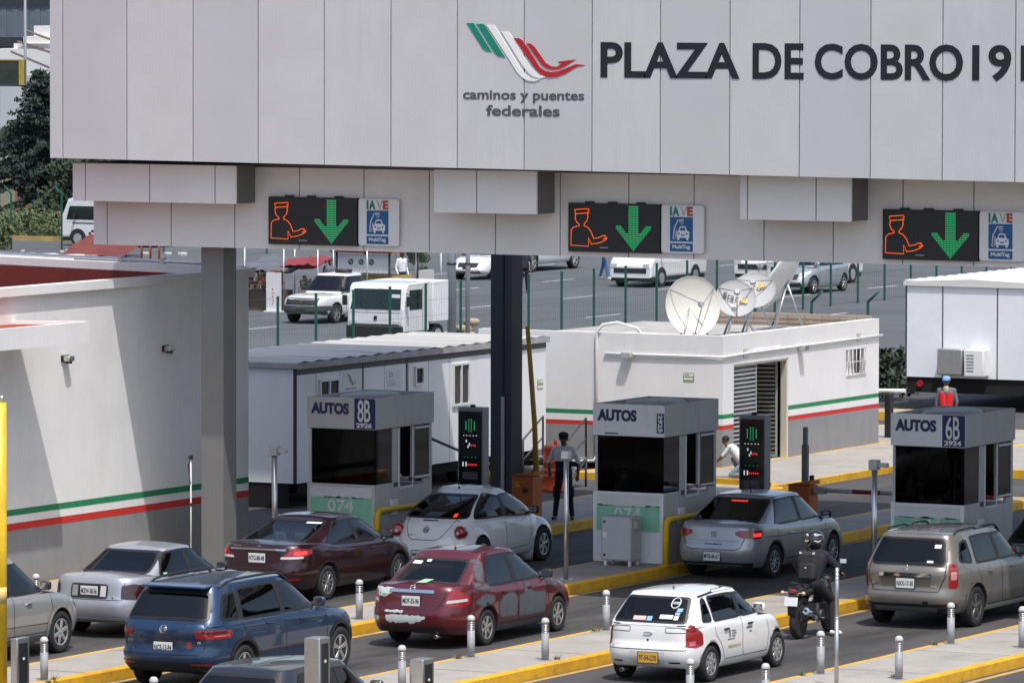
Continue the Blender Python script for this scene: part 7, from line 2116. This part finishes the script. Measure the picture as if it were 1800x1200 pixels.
c.patch('grille', 'F', cut_corners([(-.66,.72),(.66,.72),(.68,.98),(-.68,.98)],.03), blk_trim, .008); c.patch('bumper', 'F', cut_corners([(-.97,.34),(.97,.34),(.96,.70),(-.96,.70)],.05), mat('bumper_grey',(.05,.055,.06),.6), .012)
c.seams('F', [[(-.62,.85),(.62,.85)]], .03, mat('bar_dark',(.03,.03,.03),.4), 'grille_bar', .012)
for sg in (1,-1): c.patch('headlamp', 'F', [(sg*.70,.72),(sg*.94,.74),(sg*.95,.96),(sg*.70,.98)], lens_c, .008)
c.rings_badge('F', 0,.86,0,mat('badge_gold2',(.5,.38,.12),.4),[((-.10,0),(-.04,.03),(.10,.0),(.04,-.03),(-.10,0))]); c.plate(0,.50,'',kind='F',w=.30,h=.15)
c.wheels('five', (.35,.35,.35), ns=5, width=.24); c.mirror(1.02,1.24,black,w=.24); c.t.scale = (.87,.87,.84)
for k in ('R','L'): c.seams(k, [[(-.75,1.15),(-.75,.5)],[(1.0,1.1),(1.05,.5)]], .014)
b = B(); b.lathe([(.30,0),(.34,.05),(.30,.12),(.001,.13)], 20, 0, Matrix.Translation((-.15,-.25,1.86))); b.done('roof_pod', black, c.t)
c = Car('parked_pickup', 'white pickup truck partly seen right of the white sedan, behind the dark column', 'pickup truck', dict(pk, ra=-1.76), (-57.3,108.4,0), R(180))
c.window('F', [(-.76,1.20),(.76,1.20),(.62,1.74),(-.62,1.74)], g_tint, .06); c.window('R', [(-.78,1.20),(.98,1.17),(.52,1.73),(-.68,1.73)], g_tint, .06); c.finish(); simple_front(c, None, .85, True, (.70,.92)); c.wheels('five', ns=5, width=.24); c.mirror(1.02,1.24,black)

# small lorry with white box
t = thing('small_lorry', 'small white lorry with a big dark windscreen facing the plaza behind the trailer roof', 'lorry', (-37.9,60.6,0), R(180))
b = B(); b.prism([(0.0,.55),(0.0,1.35),(-.16,2.05),(-.34,2.22),(-1.55,2.26),(-1.62,2.2),(-1.62,.55)], 'x', -.97, .97, 0)
es = [e for e in b.bm.edges if e.calc_length() > .3]
r = bmesh.ops.bevel(b.bm, geom=es, offset=.05, segments=3, profile=.5, affect='EDGES')
b.done('cab', ww, t)
b = B(); b.prism([(.0095,1.30),(.011,1.36),(-.145,2.02),(-.155,1.99)][::-1], 'x', -.86, .86, 0); 
b.bm.free(); b = B()
A_ = [(-.86,.012,1.34),(.86,.012,1.34),(.80,-.148,2.03),(-.80,-.148,2.03)]; b.face(A_); b.done('windscreen', mat('screen_glass', (.012,.02,.02), .06), t)
b = B(); b.box(.971,.976,-1.15,-.35,1.32,2.0,0); b.box(-.976,-.971,-1.15,-.35,1.32,2.0,0); b.done('window', mat('screen_glass', (.012,.02,.02), .06), t)
b = B(); b.box(-.96,.96,.001,.10,.36,.78,0,.03); b.box(-.80,.80,.0501,.012,.80,.84,0); b.done('bumper', blk_trim, t)
b = B(); b.box(-.05,.05,.003,.02,.98,1.12,0,.02); b.done('badge', black, t)
b = B()
for sg in (1,-1): b.box(sg*.972-.002,sg*.972+.002,-1.20,-1.185,.60,2.1,0)
b.box(-.85,.85,.0005,.004,1.22,1.232,0)
b.done('panel_gap', black, t)
b = B(); b.tube([(-.5,.03,1.36),(-.1,-.03,1.62)],.01,5); b.done('wiper', black, t)
b = B(); b.tube([(.25,.03,1.36),(.6,-.03,1.62)],.01,5); b.done('wiper', black, t)
b = B(); b.box(-.80,-.52,-.085,-.07,1.74,1.86,0); b.done('window_sticker', white_p, t)
b = B()
for sg in (1,-1): b.box(sg*.74-.14,sg*.74+.14,.002,.018,.80,.94,0,.02)
b.done('headlamp', lens_c, t)
b = B(); b.box(-1.02,1.02,-2.75,-1.75,.85,2.25,0,.02)
for k in range(3): b.box(1.0201,1.035,-1.85-.28*k-.05,-1.85-.28*k,.86,2.24,0)
b.done('box', white_p, t)
for yy in (-.75,-2.2):
    for sg in (1,-1):
        b = B(); b.cyl((sg*.72,yy,.38),(sg*.95,yy,.38),.38,n=24); o = b.done('wheel', MATS['tyre'], t); b = B(); b.cyl((sg*.945,yy,.38),(sg*.955,yy,.38),.22,n=16); b.done('rim', grey_p, o)
b = B(); b.box(-.4,.4,-2.7,-.2,.5,.84,0); b.done('chassis', black_m, t)
t.scale = (1,1,.88)
for sg in (1,-1):
    b = B(); b.box(sg*1.10-.08,sg*1.10+.08,-.12,-.05,1.45,1.80,0,.02); b.tube([(sg*.97,-.15,1.9),(sg*1.1,-.10,1.85)],.015,6); b.done('mirror', black, t)

# vans
def van(name, label, loc, rz, L=4.9, W=1.70, H=1.98, detail=True, taxi=False):
    t = thing(name, label, 'van', loc, rz)
    h = L/2
    prof = [(-h,.35),(-h-.0,.9),(-h+.08,1.75),(-h+.25,H-.03),(-h+.6,H),(h-.55,H),(h-.35,H-.08),(h-.06,1.15),(h-.01,.95),(h,.75),(h,.35)] if taxi else [(-h,.35),(-h-.0,.9),(-h+.08,1.75),(-h+.25,H-.03),(-h+.6,H),(h-1.3,H),(h-1.05,H-.06),(h-.55,1.15),(h-.12,.95),(h,.75),(h,.35)]
    b = B(); b.prism(prof, 'x', -W/2, W/2, 0)
    es = [e for e in b.bm.edges if abs(e.verts[0].co.x-e.verts[1].co.x) < 1e-4]
    bmesh.ops.bevel(b.bm, geom=es, offset=.09, segments=3, profile=.5, affect='EDGES')
    b.done('body', ww, t)
    gm = mat('screen_glass', (.012,.02,.02), .06)
    def sidew(y0,y1,z0,z1,slope=0):
        for sg in (1,-1):
            b = B(); b.prism(cut_corners([(y0,z0),(y1,z0),(y1-slope,z1),(y0,z1)],.06), 'x', sg*(W/2+.001), sg*(W/2+.006), 0); b.done('window', gm, t)
    if taxi: sidew(-h+.35,-h+1.45,1.10,1.66); sidew(-h+1.55,.5,1.10,1.66); sidew(.62,h-.30,1.10,1.66,.16)
    else: sidew(h-1.55,h-.72,1.12,1.70,.40)
    b = B(); 
    nrm = Vector((0,.64,.5)); 
    p0 = Vector((0,h-.56,1.16)); p1 = Vector((0,h-1.03,H-.10))
    if taxi: p0 = Vector((0,h-.06,1.16)); p1 = Vector((0,h-.34,H-.10))
    dd = p1-p0; off = Vector((0,dd.z,-dd.y)).normalized()*.012
    w_ = W/2-.13
    b.face([tuple(p0+off+Vector((-w_,0,0))+dd*.06),tuple(p0+off+Vector((w_,0,0))+dd*.06),tuple(p0+off+Vector((w_-.06,0,0))+dd*.92),tuple(p0+off+Vector((-w_+.06,0,0))+dd*.92)]); b.done('windscreen', gm, t)
    b = B(); b.box(-W/2+.2,W/2-.2,h+.001,h+.012,.52,.70,0); b.done('grille', blk_trim, t)
    b = B()
    for sg in (1,-1): b.box(sg*(W/2-.20)-.13,sg*(W/2-.20)+.13,h-.01,h+.010,.70,.86,0,.01)
    b.done('headlamp', lens_c, t)
    b = B(); b.box(-W/2+.04,W/2-.04,-h+.1,h-.1,.22,.349,0); b.done('sill', blk_trim, t)
    for yy in (-h+.95,h-.85):
        for sg in (1,-1):
            b = B(); b.cyl((sg*(W/2-.20),yy,.33),(sg*(W/2+.012),yy,.33),.33,n=28); o = b.done('wheel', MATS['tyre'], t)
            b = B(); b.cyl((sg*(W/2+.0125),yy,.33),(sg*(W/2+.02),yy,.33),.20,n=20)
            o2 = b.done('rim', mat('rim_62', (.62,.62,.63), .3, metal=.7), o)
            b = B(); n = 20
            for k in range(n): 
                a0 = math.pi*k/n-.1; a1 = math.pi*(k+1)/n-.1+.2*(k==n-1)
                b.face([(sg*(W/2+.004),yy+.335*math.cos(a0),.33+.335*math.sin(a0)),(sg*(W/2+.004),yy+.335*math.cos(a1),.33+.335*math.sin(a1)),(sg*(W/2+.004),yy+.40*math.cos(a1),.33+.40*math.sin(a1)),(sg*(W/2+.004),yy+.40*math.cos(a0),.33+.40*math.sin(a0))])
            b.done('wheel_arch', black, t)
    b = B()
    for sg in (1,-1): b.box(sg*(W/2+.10)-.09,sg*(W/2+.10)+.09,h-.80,h-.72,1.15,1.32,0,.02)
    b.done('mirror', black, t)
    return t
van('white_van', 'white van seen from its side behind the fence, left of the biggest dish', (-47.9,100.2,0), R(180), 4.6)
van('delivery_van', 'white van behind the satellite dishes, its rear half hidden', (-45.3,105.2,0), R(180), 4.7)
van('cargo_van', 'white van with a dark grille between the small dishes and the tilted dish', (-43.2,103.6,0), R(180), 4.8)
t = van('taxi_minibus', 'white minibus with black chequered band and roof rack, at the left behind the fence', (-81.9,118.7,0), R(90), 4.6, 1.7, 2.0, taxi=True)
b = B()
for sg in (1,-1):
    for k in range(16):
        for r_ in range(2):
            if (k+r_) % 2: b.box(sg*.853-.002,sg*.853+.002,-1.0+.12*k,-.88+.12*k,.50+.09*r_,.59+.09*r_,0)
    b.box(sg*.853-.002,sg*.853+.002,.35,1.7,.93,.98,0)
b.done('chequer_band', black, t)
b = B()
for sg in (1,-1): b.tube([(sg*.6,-1.6,2.02),(sg*.6,-1.5,2.10),(sg*.6,1.0,2.10),(sg*.6,1.1,2.02)],.02,6)
for k in range(6): b.cyl((-.6,-1.4+.45*k,2.10),(.6,-1.4+.45*k,2.10),.014,n=6)
b.done('roof_rack', white_p, t)

# ---------------- food stalls
tarp_r = mat('tarp_red', (.24,.035,.04), .7, var=.25, vscale=2); tarp_g = mat('tarp_grey', (.11,.12,.14), .8, var=.2, vscale=2); tarp_w = mat('tarp_white', (.66,.66,.66), .7, var=.1, vscale=2)
def cloth(name, corners, m, parent, sag=.2, n=10, seed=1):
    rnd = random.Random(seed); b = B(); c = [Vector(q) for q in corners]; V = []
    for i in range(n+1):
        for j in range(n+1):
            u, v = i/n, j/n
            p = (c[0]*(1-u)+c[1]*u)*(1-v)+(c[3]*(1-u)+c[2]*u)*v
            p.z -= sag*math.sin(math.pi*u)*math.sin(math.pi*v)-rnd.uniform(-.045,.045)-.05*math.sin(9*u+3*v)*math.sin(5*v+seed)
            V.append(b.bm.verts.new(p))
    for i in range(n):
        for j in range(n):
            f = b.bm.faces.new((V[i*(n+1)+j],V[(i+1)*(n+1)+j],V[(i+1)*(n+1)+j+1],V[i*(n+1)+j+1])); f.smooth = True
    return b.done(name, m, parent, fix=False)
st = thing('snack_stall', 'snack stall under grey and red tarpaulins with racks of bags, left of the pickup', 'market stall', (-50.4,78.6,0))
for x in (-1.7,-.2,1.1):
    for y in (-1.2,2.2): b = B(); b.cyl((x,y,0),(x,y,2.15),.025,n=6); b.done('pole', galv, st)
cloth('awning', [(-2.1,-1.4,1.50),(-.1,-1.4,1.30),(.0,1.6,1.62),(-2.1,1.6,1.78)], tarp_g, st, .25, seed=3)
cloth('awning', [(-.6,-1.0,1.52),(1.25,-1.2,1.62),(.5,1.0,1.78),(-1.0,1.0,1.70)], tarp_r, st, .25, seed=4)
b = B(); b.box(-1.8,-.3,-1.0,-.4,.0,.70,0); b.done('counter', mat('stall_brown', (.10,.07,.05), .8), st)
rnd = random.Random(5)
snack = [mat('snack_%s' % n_, c_, .4) for n_, c_ in (('red',(.25,.03,.03)),('yellow',(.38,.25,.05)),('orange',(.30,.10,.03)),('brown',(.08,.035,.02)),('pink',(.28,.12,.12)))]
for k in range(5):
    b = B()
    for q in range(24):
        x = rnd.uniform(-1.75,-.35); z = .80+.13*rnd.randint(0,4); b.obox((x,-1.05+rnd.uniform(-.05,.1),z),(.10,.06,.12),Matrix.Rotation(rnd.uniform(-.3,.3),3,'Y'),0,.02)
    o = b.done('snack_bags', snack[k], st); o['kind'] = 'stuff'
b = B()
for z in (.76,.96,1.16,1.36,1.56): b.box(-1.8,-.3,-1.0,-.85,z-.01,z,0)
b.done('shelf', galv, st)
b = B(); b.box(.0,1.2,-.6,.1,.0,.80,0,.03); b.done('counter', mat('stall_orange', (.50,.13,.05), .7, var=.5, vscale=2, col2=(.6,.55,.5)), st)
b = B()
for q in range(26): x = .05+rnd.random()*1.1; b.cyl((x,rnd.uniform(-.5,.0),.81),(x,rnd.uniform(-.5,.0),.81+rnd.uniform(.1,.35)),rnd.uniform(.03,.09),n=8)
b.done('bottles', mat('stall_mix', (.45,.30,.20), .5, var=.7, vscale=5, col2=(.12,.25,.15)), st)
t = thing('standing_banner', 'narrow white standing banner with red top in front of the snack stall', 'banner', (-50.75,77.0,0))
b = B(); b.box(-.28,.28,-.02,.02,.05,1.32,0); b.box(-.3,.3,-.15,.15,0,.05,0); b.done('panel', tarp_w, t)
b = B(); b.lathe([(.001,-.024),(.16,-.024),(.16,-.021),(.001,-.021)],20,0,Matrix.Translation((0,0,1.08)) @ Matrix.Rotation(R(-90),4,'X') @ Matrix.Translation((0,0,.045)))
for k in range(5): b.box(-.06+.03*(k%2),-.02+.03*(k%2),-.026,-.0205,.25+.12*k,.31+.12*k,0)
b.done('print', mat('print_red', (.5,.08,.10), .6), t)
s2 = thing('banner_stall', 'stall with a white banner of three dark round emblems and a brick red roof edge', 'market stall', (-50.25,82.4,0))
for x in (-1.0,1.05):
    for y in (-.2,1.8): b = B(); b.cyl((x,y,0),(x,y,2.3),.04,n=8); b.done('pole', mat('stall_dark', (.04,.04,.04), .7), s2)
b = B(); b.box(-1.02,1.02,-.20,-.17,1.12,1.74,0); b.done('banner', tarp_w, s2)
for k in range(3):
    b = B(); x = -.45+.40*k; b.lathe([(.06,-.008),(.10,-.008),(.10,0),(.06,0),(.06,-.008)],18,0,Matrix.Translation((x,-.20,1.48)) @ Matrix.Rotation(R(90),4,'X')); b.cyl((x-.04,-.205,1.44),(x+.04,-.205,1.52),.018,n=6); b.done('emblem', mat('emblem_dark', (.06,.05,.07), .6), s2)
b = B(); b.box(-1.15,1.15,-.32,1.9,1.79,1.85,0)
for k in range(16): b.cyl((-1.12+.15*k,-.33,1.80),(-1.12+.15*k,-.33,1.94),.075,n=8)
b.box(-1.15,1.15,-.30,1.9,1.851,2.05,0); b.done('roof', mat('roof_brick', (.42,.12,.06), .8, var=.2, vscale=4), s2)
b = B(); b.box(-.95,.95,.3,1.6,0,1.0,0); b.done('counter', mat('stall_yellow', (.45,.32,.08), .7), s2)
s3 = thing('pink_stall', 'stall with a pinkish awning beside a leafy plant, right of the white banner', 'market stall', (-52.3,88.6,0))
for x in (-.9,.9):
    for y in (-.4,1.4): b = B(); b.cyl((x,y,0),(x,y,2.3),.035,n=8); b.done('pole', white_p, s3)
cloth('awning', [(-1.1,-.7,1.75),(1.1,-.7,1.75),(1.1,1.5,2.3),(-1.1,1.5,2.3)], mat('tarp_pink', (.48,.22,.24), .7, var=.3, vscale=2), s3, .12, seed=8)
b = B(); b.box(-.9,.9,-.3,.9,0,.9,0); b.done('counter', mat('stall_white', (.5,.5,.48), .7), s3)

# people in the lot
lot_people = [
 ('person in a grey top and jeans standing at the snack stall', (-50.4,80.2,0), [skin_m, mat('top_grey',(.13,.14,.17),.85), mat('jeans_dark',(.05,.08,.16),.85), boot, hair], (.8,-.5,0), .0),
 ('person in a white shirt between the banner stall and the pink stall', (-50.9,86.2,0), [skin_d, mat('shirt_bright',(.70,.70,.72),.85), uni_n, boot, hair], (.9,-.3,0), .0),
 ('person in dark clothes walking beside the dark column, far in the lot', (-49.3,92.3,0), [skin_d, mat('top_dark',(.02,.022,.03),.85), uni_n, mat('shoe_brown',(.2,.1,.07),.6), hair], (.6,-.8,0), .12),
 ('person in blue jeans and white shoes walking in the lot below the canopy beam', (-51.5,103.0,0), [skin_m, mat('top_navy',(.05,.06,.10),.85), mat('jeans_blue',(.06,.13,.28),.85), mat('shoe_white',(.72,.72,.70),.7), hair], (1,0.2,0), .20)]
for lab, loc, ms, f_, stp in lot_people:
    J = []; standing(J, 1.70, 0, 1, 2, 3, f_, hairm=4, step=stp, sleeve_long=True); person(lab, loc, 0, J, ms, .016)

# sacks and rubble by the poles, red tarp and frame at the left
t = thing('sack_pile', 'pile of beige sacks on the asphalt right of the small lorry', 'sack pile', (-38.0,66.2,0))
b = B()
for k in range(9): b.obox((random.uniform(-.5,.5),random.uniform(-.5,.5),.12+.2*(k//4)),(.5,.34,.22),Matrix.Rotation(random.uniform(0,3),3,'Z'),0,.09)
b.done('sacks', mat('sack', (.42,.35,.25), .9, var=.3, vscale=4), t)
t = thing('orange_frame', 'bright orange metal frame at the right end of the red tarpaulin', 'metal frame', (-73.1,106.6,0))
b = B()
for x in (-.45,-.05,.35): b.tube([(x,0,0),(x,0,.95),(x+.25,.3,.95)],.045,6)
b.cyl((-.45,0,.95),(.55,0,.95),.035,n=6); b.done('frame', mat('frame_orange', (.70,.10,.02), .5), t)
t = thing('red_tarpaulin', 'faded red tarpaulin hung low over rubble at the left, under the canopy corner', 'tarpaulin', (-75.3,106.4,0))
cloth('sheet', [(-1.6,-.6,.15),(1.6,-.9,.25),(1.7,.9,1.0),(-1.2,.9,.95)], mat('tarp_faded', (.17,.04,.034), .8, var=.3, vscale=2), t, .18, 14, seed=12)
b = B(); b.box(-1.1,1.5,-.4,.8,0,.25,0,.05); b.done('rubble', mat('rubble', (.35,.34,.32), .9, var=.3, vscale=5), t)
t = thing('white_sheet', 'crumpled white sheet lying on the ground just above the roof of the white building', 'sheet', (-75.0,100.5,0))
cloth('sheet', [(-2.3,-.8,.1),(2.0,-.8,.1),(2.2,.6,.5),(-1.8,.6,.55)], tarp_w, t, -.1, 12, seed=14)

# ---------------- vegetation
leaf_c = mat('leaf_conifer', (0.018,0.040,0.028), 0.8, var=.5, vscale=3, col2=(.010,.022,.018))
leaf_d = mat('leaf_dark', (0.035,0.055,0.025), 0.8, var=.5, vscale=2.5, col2=(.018,.032,.016)); leaf_l = mat('leaf_light', (.10,.13,.05), .8, var=.5, vscale=2.5, col2=(.05,.075,.03))
bark = mat('bark', (.06,.045,.035), .9, var=.3, vscale=6)
def leaves(b, c, rad, n, size, rnd, m=0):
    for _ in range(n):
        while True:
            v = Vector((rnd.uniform(-1,1),rnd.uniform(-1,1),rnd.uniform(-1,1)))
            if .15 < v.length < 1: break
        p = Vector(c)+Vector((v.x*rad[0],v.y*rad[1],v.z*rad[2])); s = size*rnd.uniform(.6,1.3)
        u = Vector((rnd.gauss(0,1),rnd.gauss(0,1),rnd.gauss(0,1))).normalized(); w = u.orthogonal().normalized()
        q = [p-u*s, p+w*s*.45, p+u*s, p-w*s*.45]
        f = b.bm.faces.new([b.bm.verts.new(x) for x in q]); f.material_index = m
def conifer(label, loc, H, rb, seed):
    rnd = random.Random(seed); t = thing('conifer_tree', label, 'tree', loc)
    b = B(); b.tube([(0,0,0),(.05,0,H*.5),(0,.05,H)],[.16,.09,.02],8); b.done('trunk', bark, t)
    b = B(); z = H*.20
    while z < H*.985:
        k = (1-(z-H*.20)/(H*.80)); r0 = rb*(k**.7)*rnd.uniform(.75,1.1)+.08
        nb = 6+int(4*k)
        for j in range(nb):
            a = rnd.uniform(0,6.28); d = Vector((math.cos(a),math.sin(a),-.15+.3*(1-k))); L = r0*rnd.uniform(.7,1.1)
            for s_ in range(max(3,int(L/.12))):
                u = (s_+.5)/max(3,int(L/.12)); leaves(b, Vector((0,0,z))+d*L*u+Vector((0,0,-.12*u*u*L)), (.20,.20,.10), 7, .10, rnd)
        z += H*.022+.05*k
    b.done('crown', leaf_c, t); return t
def tree(name, label, loc, H, rad, seed, m, n=9, trunk=True, size=.16, dens=140):
    rnd = random.Random(seed); t = thing(name, label, 'tree' if trunk else 'bush', loc)
    if trunk:
        b = B(); b.tube([(0,0,0),(.1,0,H*.35),(.05,.1,H*.7)],[.15,.11,.04],8)
        for k in range(5): a = rnd.uniform(0,6.28); b.tube([(.1,0,H*(.3+.08*k)),(math.cos(a)*rad*.6,math.sin(a)*rad*.6,H*(.55+.07*k))],[.05,.015],6)
        b.done('trunk', bark, t)
    b = B()
    for k in range(n):
        c = (rnd.uniform(-1,1)*rad*.7, rnd.uniform(-1,1)*rad*.7, H*(rnd.uniform(.40,.85) if trunk else rnd.uniform(.2,.75))); r_ = rad*rnd.uniform(.30,.55)
        leaves(b, c, (r_,r_,r_*.8), dens, size, rnd)
    b.done('crown', m, t); return t
conifer('tall dark conifer at the left behind the fence', (-92.2,129.2,0), 7.2, 2.9, 3)
conifer('second dark conifer half hidden by the canopy corner', (-90.3,133.6,0), 5.6, 2.2, 4)
tree('leafy_tree', 'grey green tree at the far left edge', (-97.2,129.5,0), 6.4, 2.2, 5, leaf_d, 12)
tree('leafy_tree', 'dark round tree between the conifer and the left edge', (-95.2,132.5,0), 5.2, 2.0, 15, leaf_d, 14)
tree('leafy_tree', 'dark bushy tree behind the minibus', (-89.0,127.0,0), 3.6, 1.8, 6, leaf_d, 12)
tree('leafy_tree', 'tall dark tree in front of the white stepped building', (-140.5,183.0,0), 6.3, 2.6, 7, leaf_d, 12, size=.22)
for i, (x, y, h_, r_, lab) in enumerate(((-90.5,122.9,1.3,1.5,'low green bush at the foot of the tall conifer'),(-88.3,123.4,1.4,1.4,'low green bush left of the minibus'),(-94.2,122.3,1.6,1.6,'low bush at the left edge behind the fence'),(-84.6,113.1,1.2,.8,'rounded bush in front of the left fence'),(-14.9,46.8,1.6,1.0,'dark hedge at the corner of the service building'),(-15.6,45.6,1.6,1.0,'dark hedge behind the service building'))):
    tree('green_bush', lab, (x,y,0), h_, r_, 20+i, leaf_l if i < 4 else leaf_d, 8, False, .10, 110)
t = tree('potted_plant', 'leafy plant with pale flowers beside the pink stall', (-52.0,89.6,0), 2.0, .55, 40, mat('leaf_pot', (.12,.2,.06), .8, var=.7, vscale=5, col2=(.35,.38,.30)), 9, False, .09, 90)
b = B(); rnd = random.Random(9)
for _ in range(2600):
    x = rnd.uniform(-104,-78); y = 124.5+rnd.uniform(0,14)+(x+90)*.13; h_ = rnd.uniform(.2,.6); a = rnd.uniform(0,3.1)
    d = Vector((math.cos(a),math.sin(a),0))*.10
    b.face([(x-d.x,y-d.y,0),(x+d.x,y+d.y,0),(x+rnd.uniform(-.15,.15),y,h_)])
o = b.done('tall_grass', mat('grass', (.09,.12,.045), .9, var=.5, vscale=.7, col2=(.14,.13,.06))); o['kind'] = 'stuff'; o['label'] = 'tall green grass behind the kerb at the left'
b = B(); b.face([(-140,123.2,.012),(-74,126.4,.012),(-60,420,.012),(-260,420,.012)]); structure(b.done('verge', mat('verge_green', (.07,.085,.04), .95, var=.6, vscale=.5, col2=(.13,.11,.07))))
b = B(); v0 = Vector((-120,117.0,0)); v1 = Vector((-70,123.5,0)); d = (v1-v0).normalized(); n_ = Vector((-d.y,d.x,0))
P = [v0,v1,v1+n_*.25,v0+n_*.25]
vs = [b.bm.verts.new(p) for p in P]+[b.bm.verts.new(p+Vector((0,0,.2))) for p in P]
for q in ((3,2,1,0),(4,5,6,7),(0,1,5,4),(1,2,6,5),(2,3,7,6),(3,0,4,7)): b.bm.faces.new([vs[k] for k in q])
structure(b.done('far_kerb', mat('kerb_old', (.42,.31,.11), .8, var=.4, vscale=1.0)))
# scattered rubble along the foot of the left fence
for k in range(9):
    x = -84.5+k*1.25+random.uniform(-.4,.4); b = B(); s_ = random.uniform(.10,.22); b.obox((0,0,s_*.4),(s_*2.2,s_*1.4,s_),Matrix.Rotation(random.uniform(0,3),3,'Z'),0,s_*.25)
    o = b.done('rubble_lump', mat('rubble_pale', (.55,.54,.50), .9, var=.3, vscale=6), loc=(x,111.2+(x+84)*.14+random.uniform(-.5,.5),0)); tag(o, 'pale lump of rubble on the asphalt in front of the left fence', 'rubble', 'pale rubble in front of the left fence')

# ---------------- far buildings at the top left
t = thing('stepped_building', 'white building with a stepped roofline at the top left corner', 'building', (-137,200,0))
wf = mat('far_white', (.74,.73,.70), .8, var=.05, vscale=.4)
b = B()
for x0,z1,dy in ((-.2,8.35,1.2),(-.65,7.75,.8),(-1.05,7.35,.4),(-2.1,7.05,0)): b.box(x0,12,-dy*0+dy,14,0,z1,0)
b.done('wall', wf, t)
b = B()
for x0,z1,L in ((-.15,8.15,3),(-.6,7.5,3.5),(-1.0,6.95,2.6)): 
    b.prism([(x0,z1),(x0+L,z1-.9),(x0+L,z1-.98),(x0,z1-.08)], 'y', -.02, .3, 0)
b.done('roof_trim', mat('trim_brown', (.18,.12,.10), .8), t)
b = B(); b.box(-2.1,12,-.05,.35,5.2,5.55,0); b.done('ledge', mat('far_beige', (.50,.46,.42), .8), t)
b = B(); b.box(-3.0,12,-1.0,-.4,4.4,5.15,0); b.cyl((.6,-1.2,4.2),(.6,-1.2,6.1),.05,n=6); b.done('dark_band', mat('far_dark', (.05,.055,.065), .8), t)
t = thing('white_wall', 'long pale wall behind the tall conifer at the left', 'wall', (-142,192,0))
b = B(); b.box(-12,22,0,.4,0,5.05,0); b.done('wall', mat('far_pale', (.50,.52,.55), .8, var=.06, vscale=.4), t)
t = thing('footbridge', 'dark blue grey elevated footbridge crossing the top left corner', 'bridge', (-170,262,0))
b = B(); b.box(-40,60,0,4,9.05,9.9,0); b.box(-40,60,0,4,6.35,7.0,0); b.box(-40,60,.2,3.8,5.7,6.3,0); b.done('deck', mat('bridge_dark', (.030,.036,.048), .8), t)
b = B()
for k in range(220): x = -40+.45*k; b.box(x,x+.43,.05+.03*(k%2),.2,7.01,9.04,0)
b.done('cladding', mat('bridge_grey', (.13,.16,.20), .6, var=.12, vscale=.6), t)
for x in (-30,-5,20,45):
    b = B(); b.cyl((x,2,0),(x,2,6.3),.5,n=14); b.done('pier', mat('bridge_dark', (.030,.036,.048), .8), t)
t = thing('yellow_signboard', 'yellow framed dark signboard at the top left corner', 'signboard', (-105.95,150,0))
b = B(); b.box(-4.2,.0,0,.12,6.05,7.2,0); b.done('panel', mat('board_dark', (.045,.05,.04), .7, var=.6, vscale=1.2, col2=(.015,.025,.02)), t)
b = B(); b.box(-.30,.0,-.02,-.001,6.0,7.2,0); b.box(-4.2,-.31,-.02,-.001,7.14,7.2,0); b.done('frame', mat('board_yellow', (.45,.36,.06), .7, var=.3, vscale=2), t)
b = B(); b.cyl((-1.5,.06,0),(-1.5,.06,6.04),.08,n=8); b.cyl((-3.5,.06,0),(-3.5,.06,6.04),.08,n=8); b.done('post', steel_gry, t)
t = thing('street_pole', 'thin pole with a cable in front of the footbridge at the top left', 'pole', (-119.6,172,0))
b = B(); b.cyl((0,0,0),(0,0,10.5),.09,.07,n=8); b.done('shaft', mat('pole_far', (.22,.24,.26), .6), t)
t = thing('brick_house', 'small brick red house behind the trees at the far left', 'house', (-103.5,150,0))
b = B(); b.box(-3,3,0,5,0,2.8,0); b.done('wall', mat('far_brick', (.30,.14,.10), .9, var=.2, vscale=3), t)
b = B(); b.prism([(-3.2,2.801),(3.2,2.801),(0,3.9)], 'y', -.2, 5.2, 0); b.done('roof', mat('far_roof', (.22,.10,.08), .9, var=.2, vscale=3), t)

# dry weeds in the joints at the feet of some bollards
wd = mat('weed_dry', (.16,.15,.06), .9, var=.5, vscale=8, col2=(.08,.10,.04))
rnd = random.Random(31)
for x, y in ((1.60,-21.85),(5.70,-16.15),(11.60,-15.75),(12.95,-15.25),(11.60,-10.6),(5.72,-11.3),(7.15,-15.5)):
    b = B()
    for _ in range(26):
        a = rnd.uniform(0,6.28); L = rnd.uniform(.05,.16); d = Vector((math.cos(a),math.sin(a),rnd.uniform(.3,1.2))).normalized()*L; w = Vector((-math.sin(a),math.cos(a),0))*.008; o_ = Vector((rnd.uniform(-.05,.05),rnd.uniform(-.05,.05),0))
        b.bm.faces.new([b.bm.verts.new(p) for p in (o_-w, o_+w, o_+d)])
    tag(b.done('weed_tuft', wd, loc=(x,y,.203)), 'small dry weed tuft at the foot of a bollard', 'weed', 'dry weed tufts at the feet of the bollards')
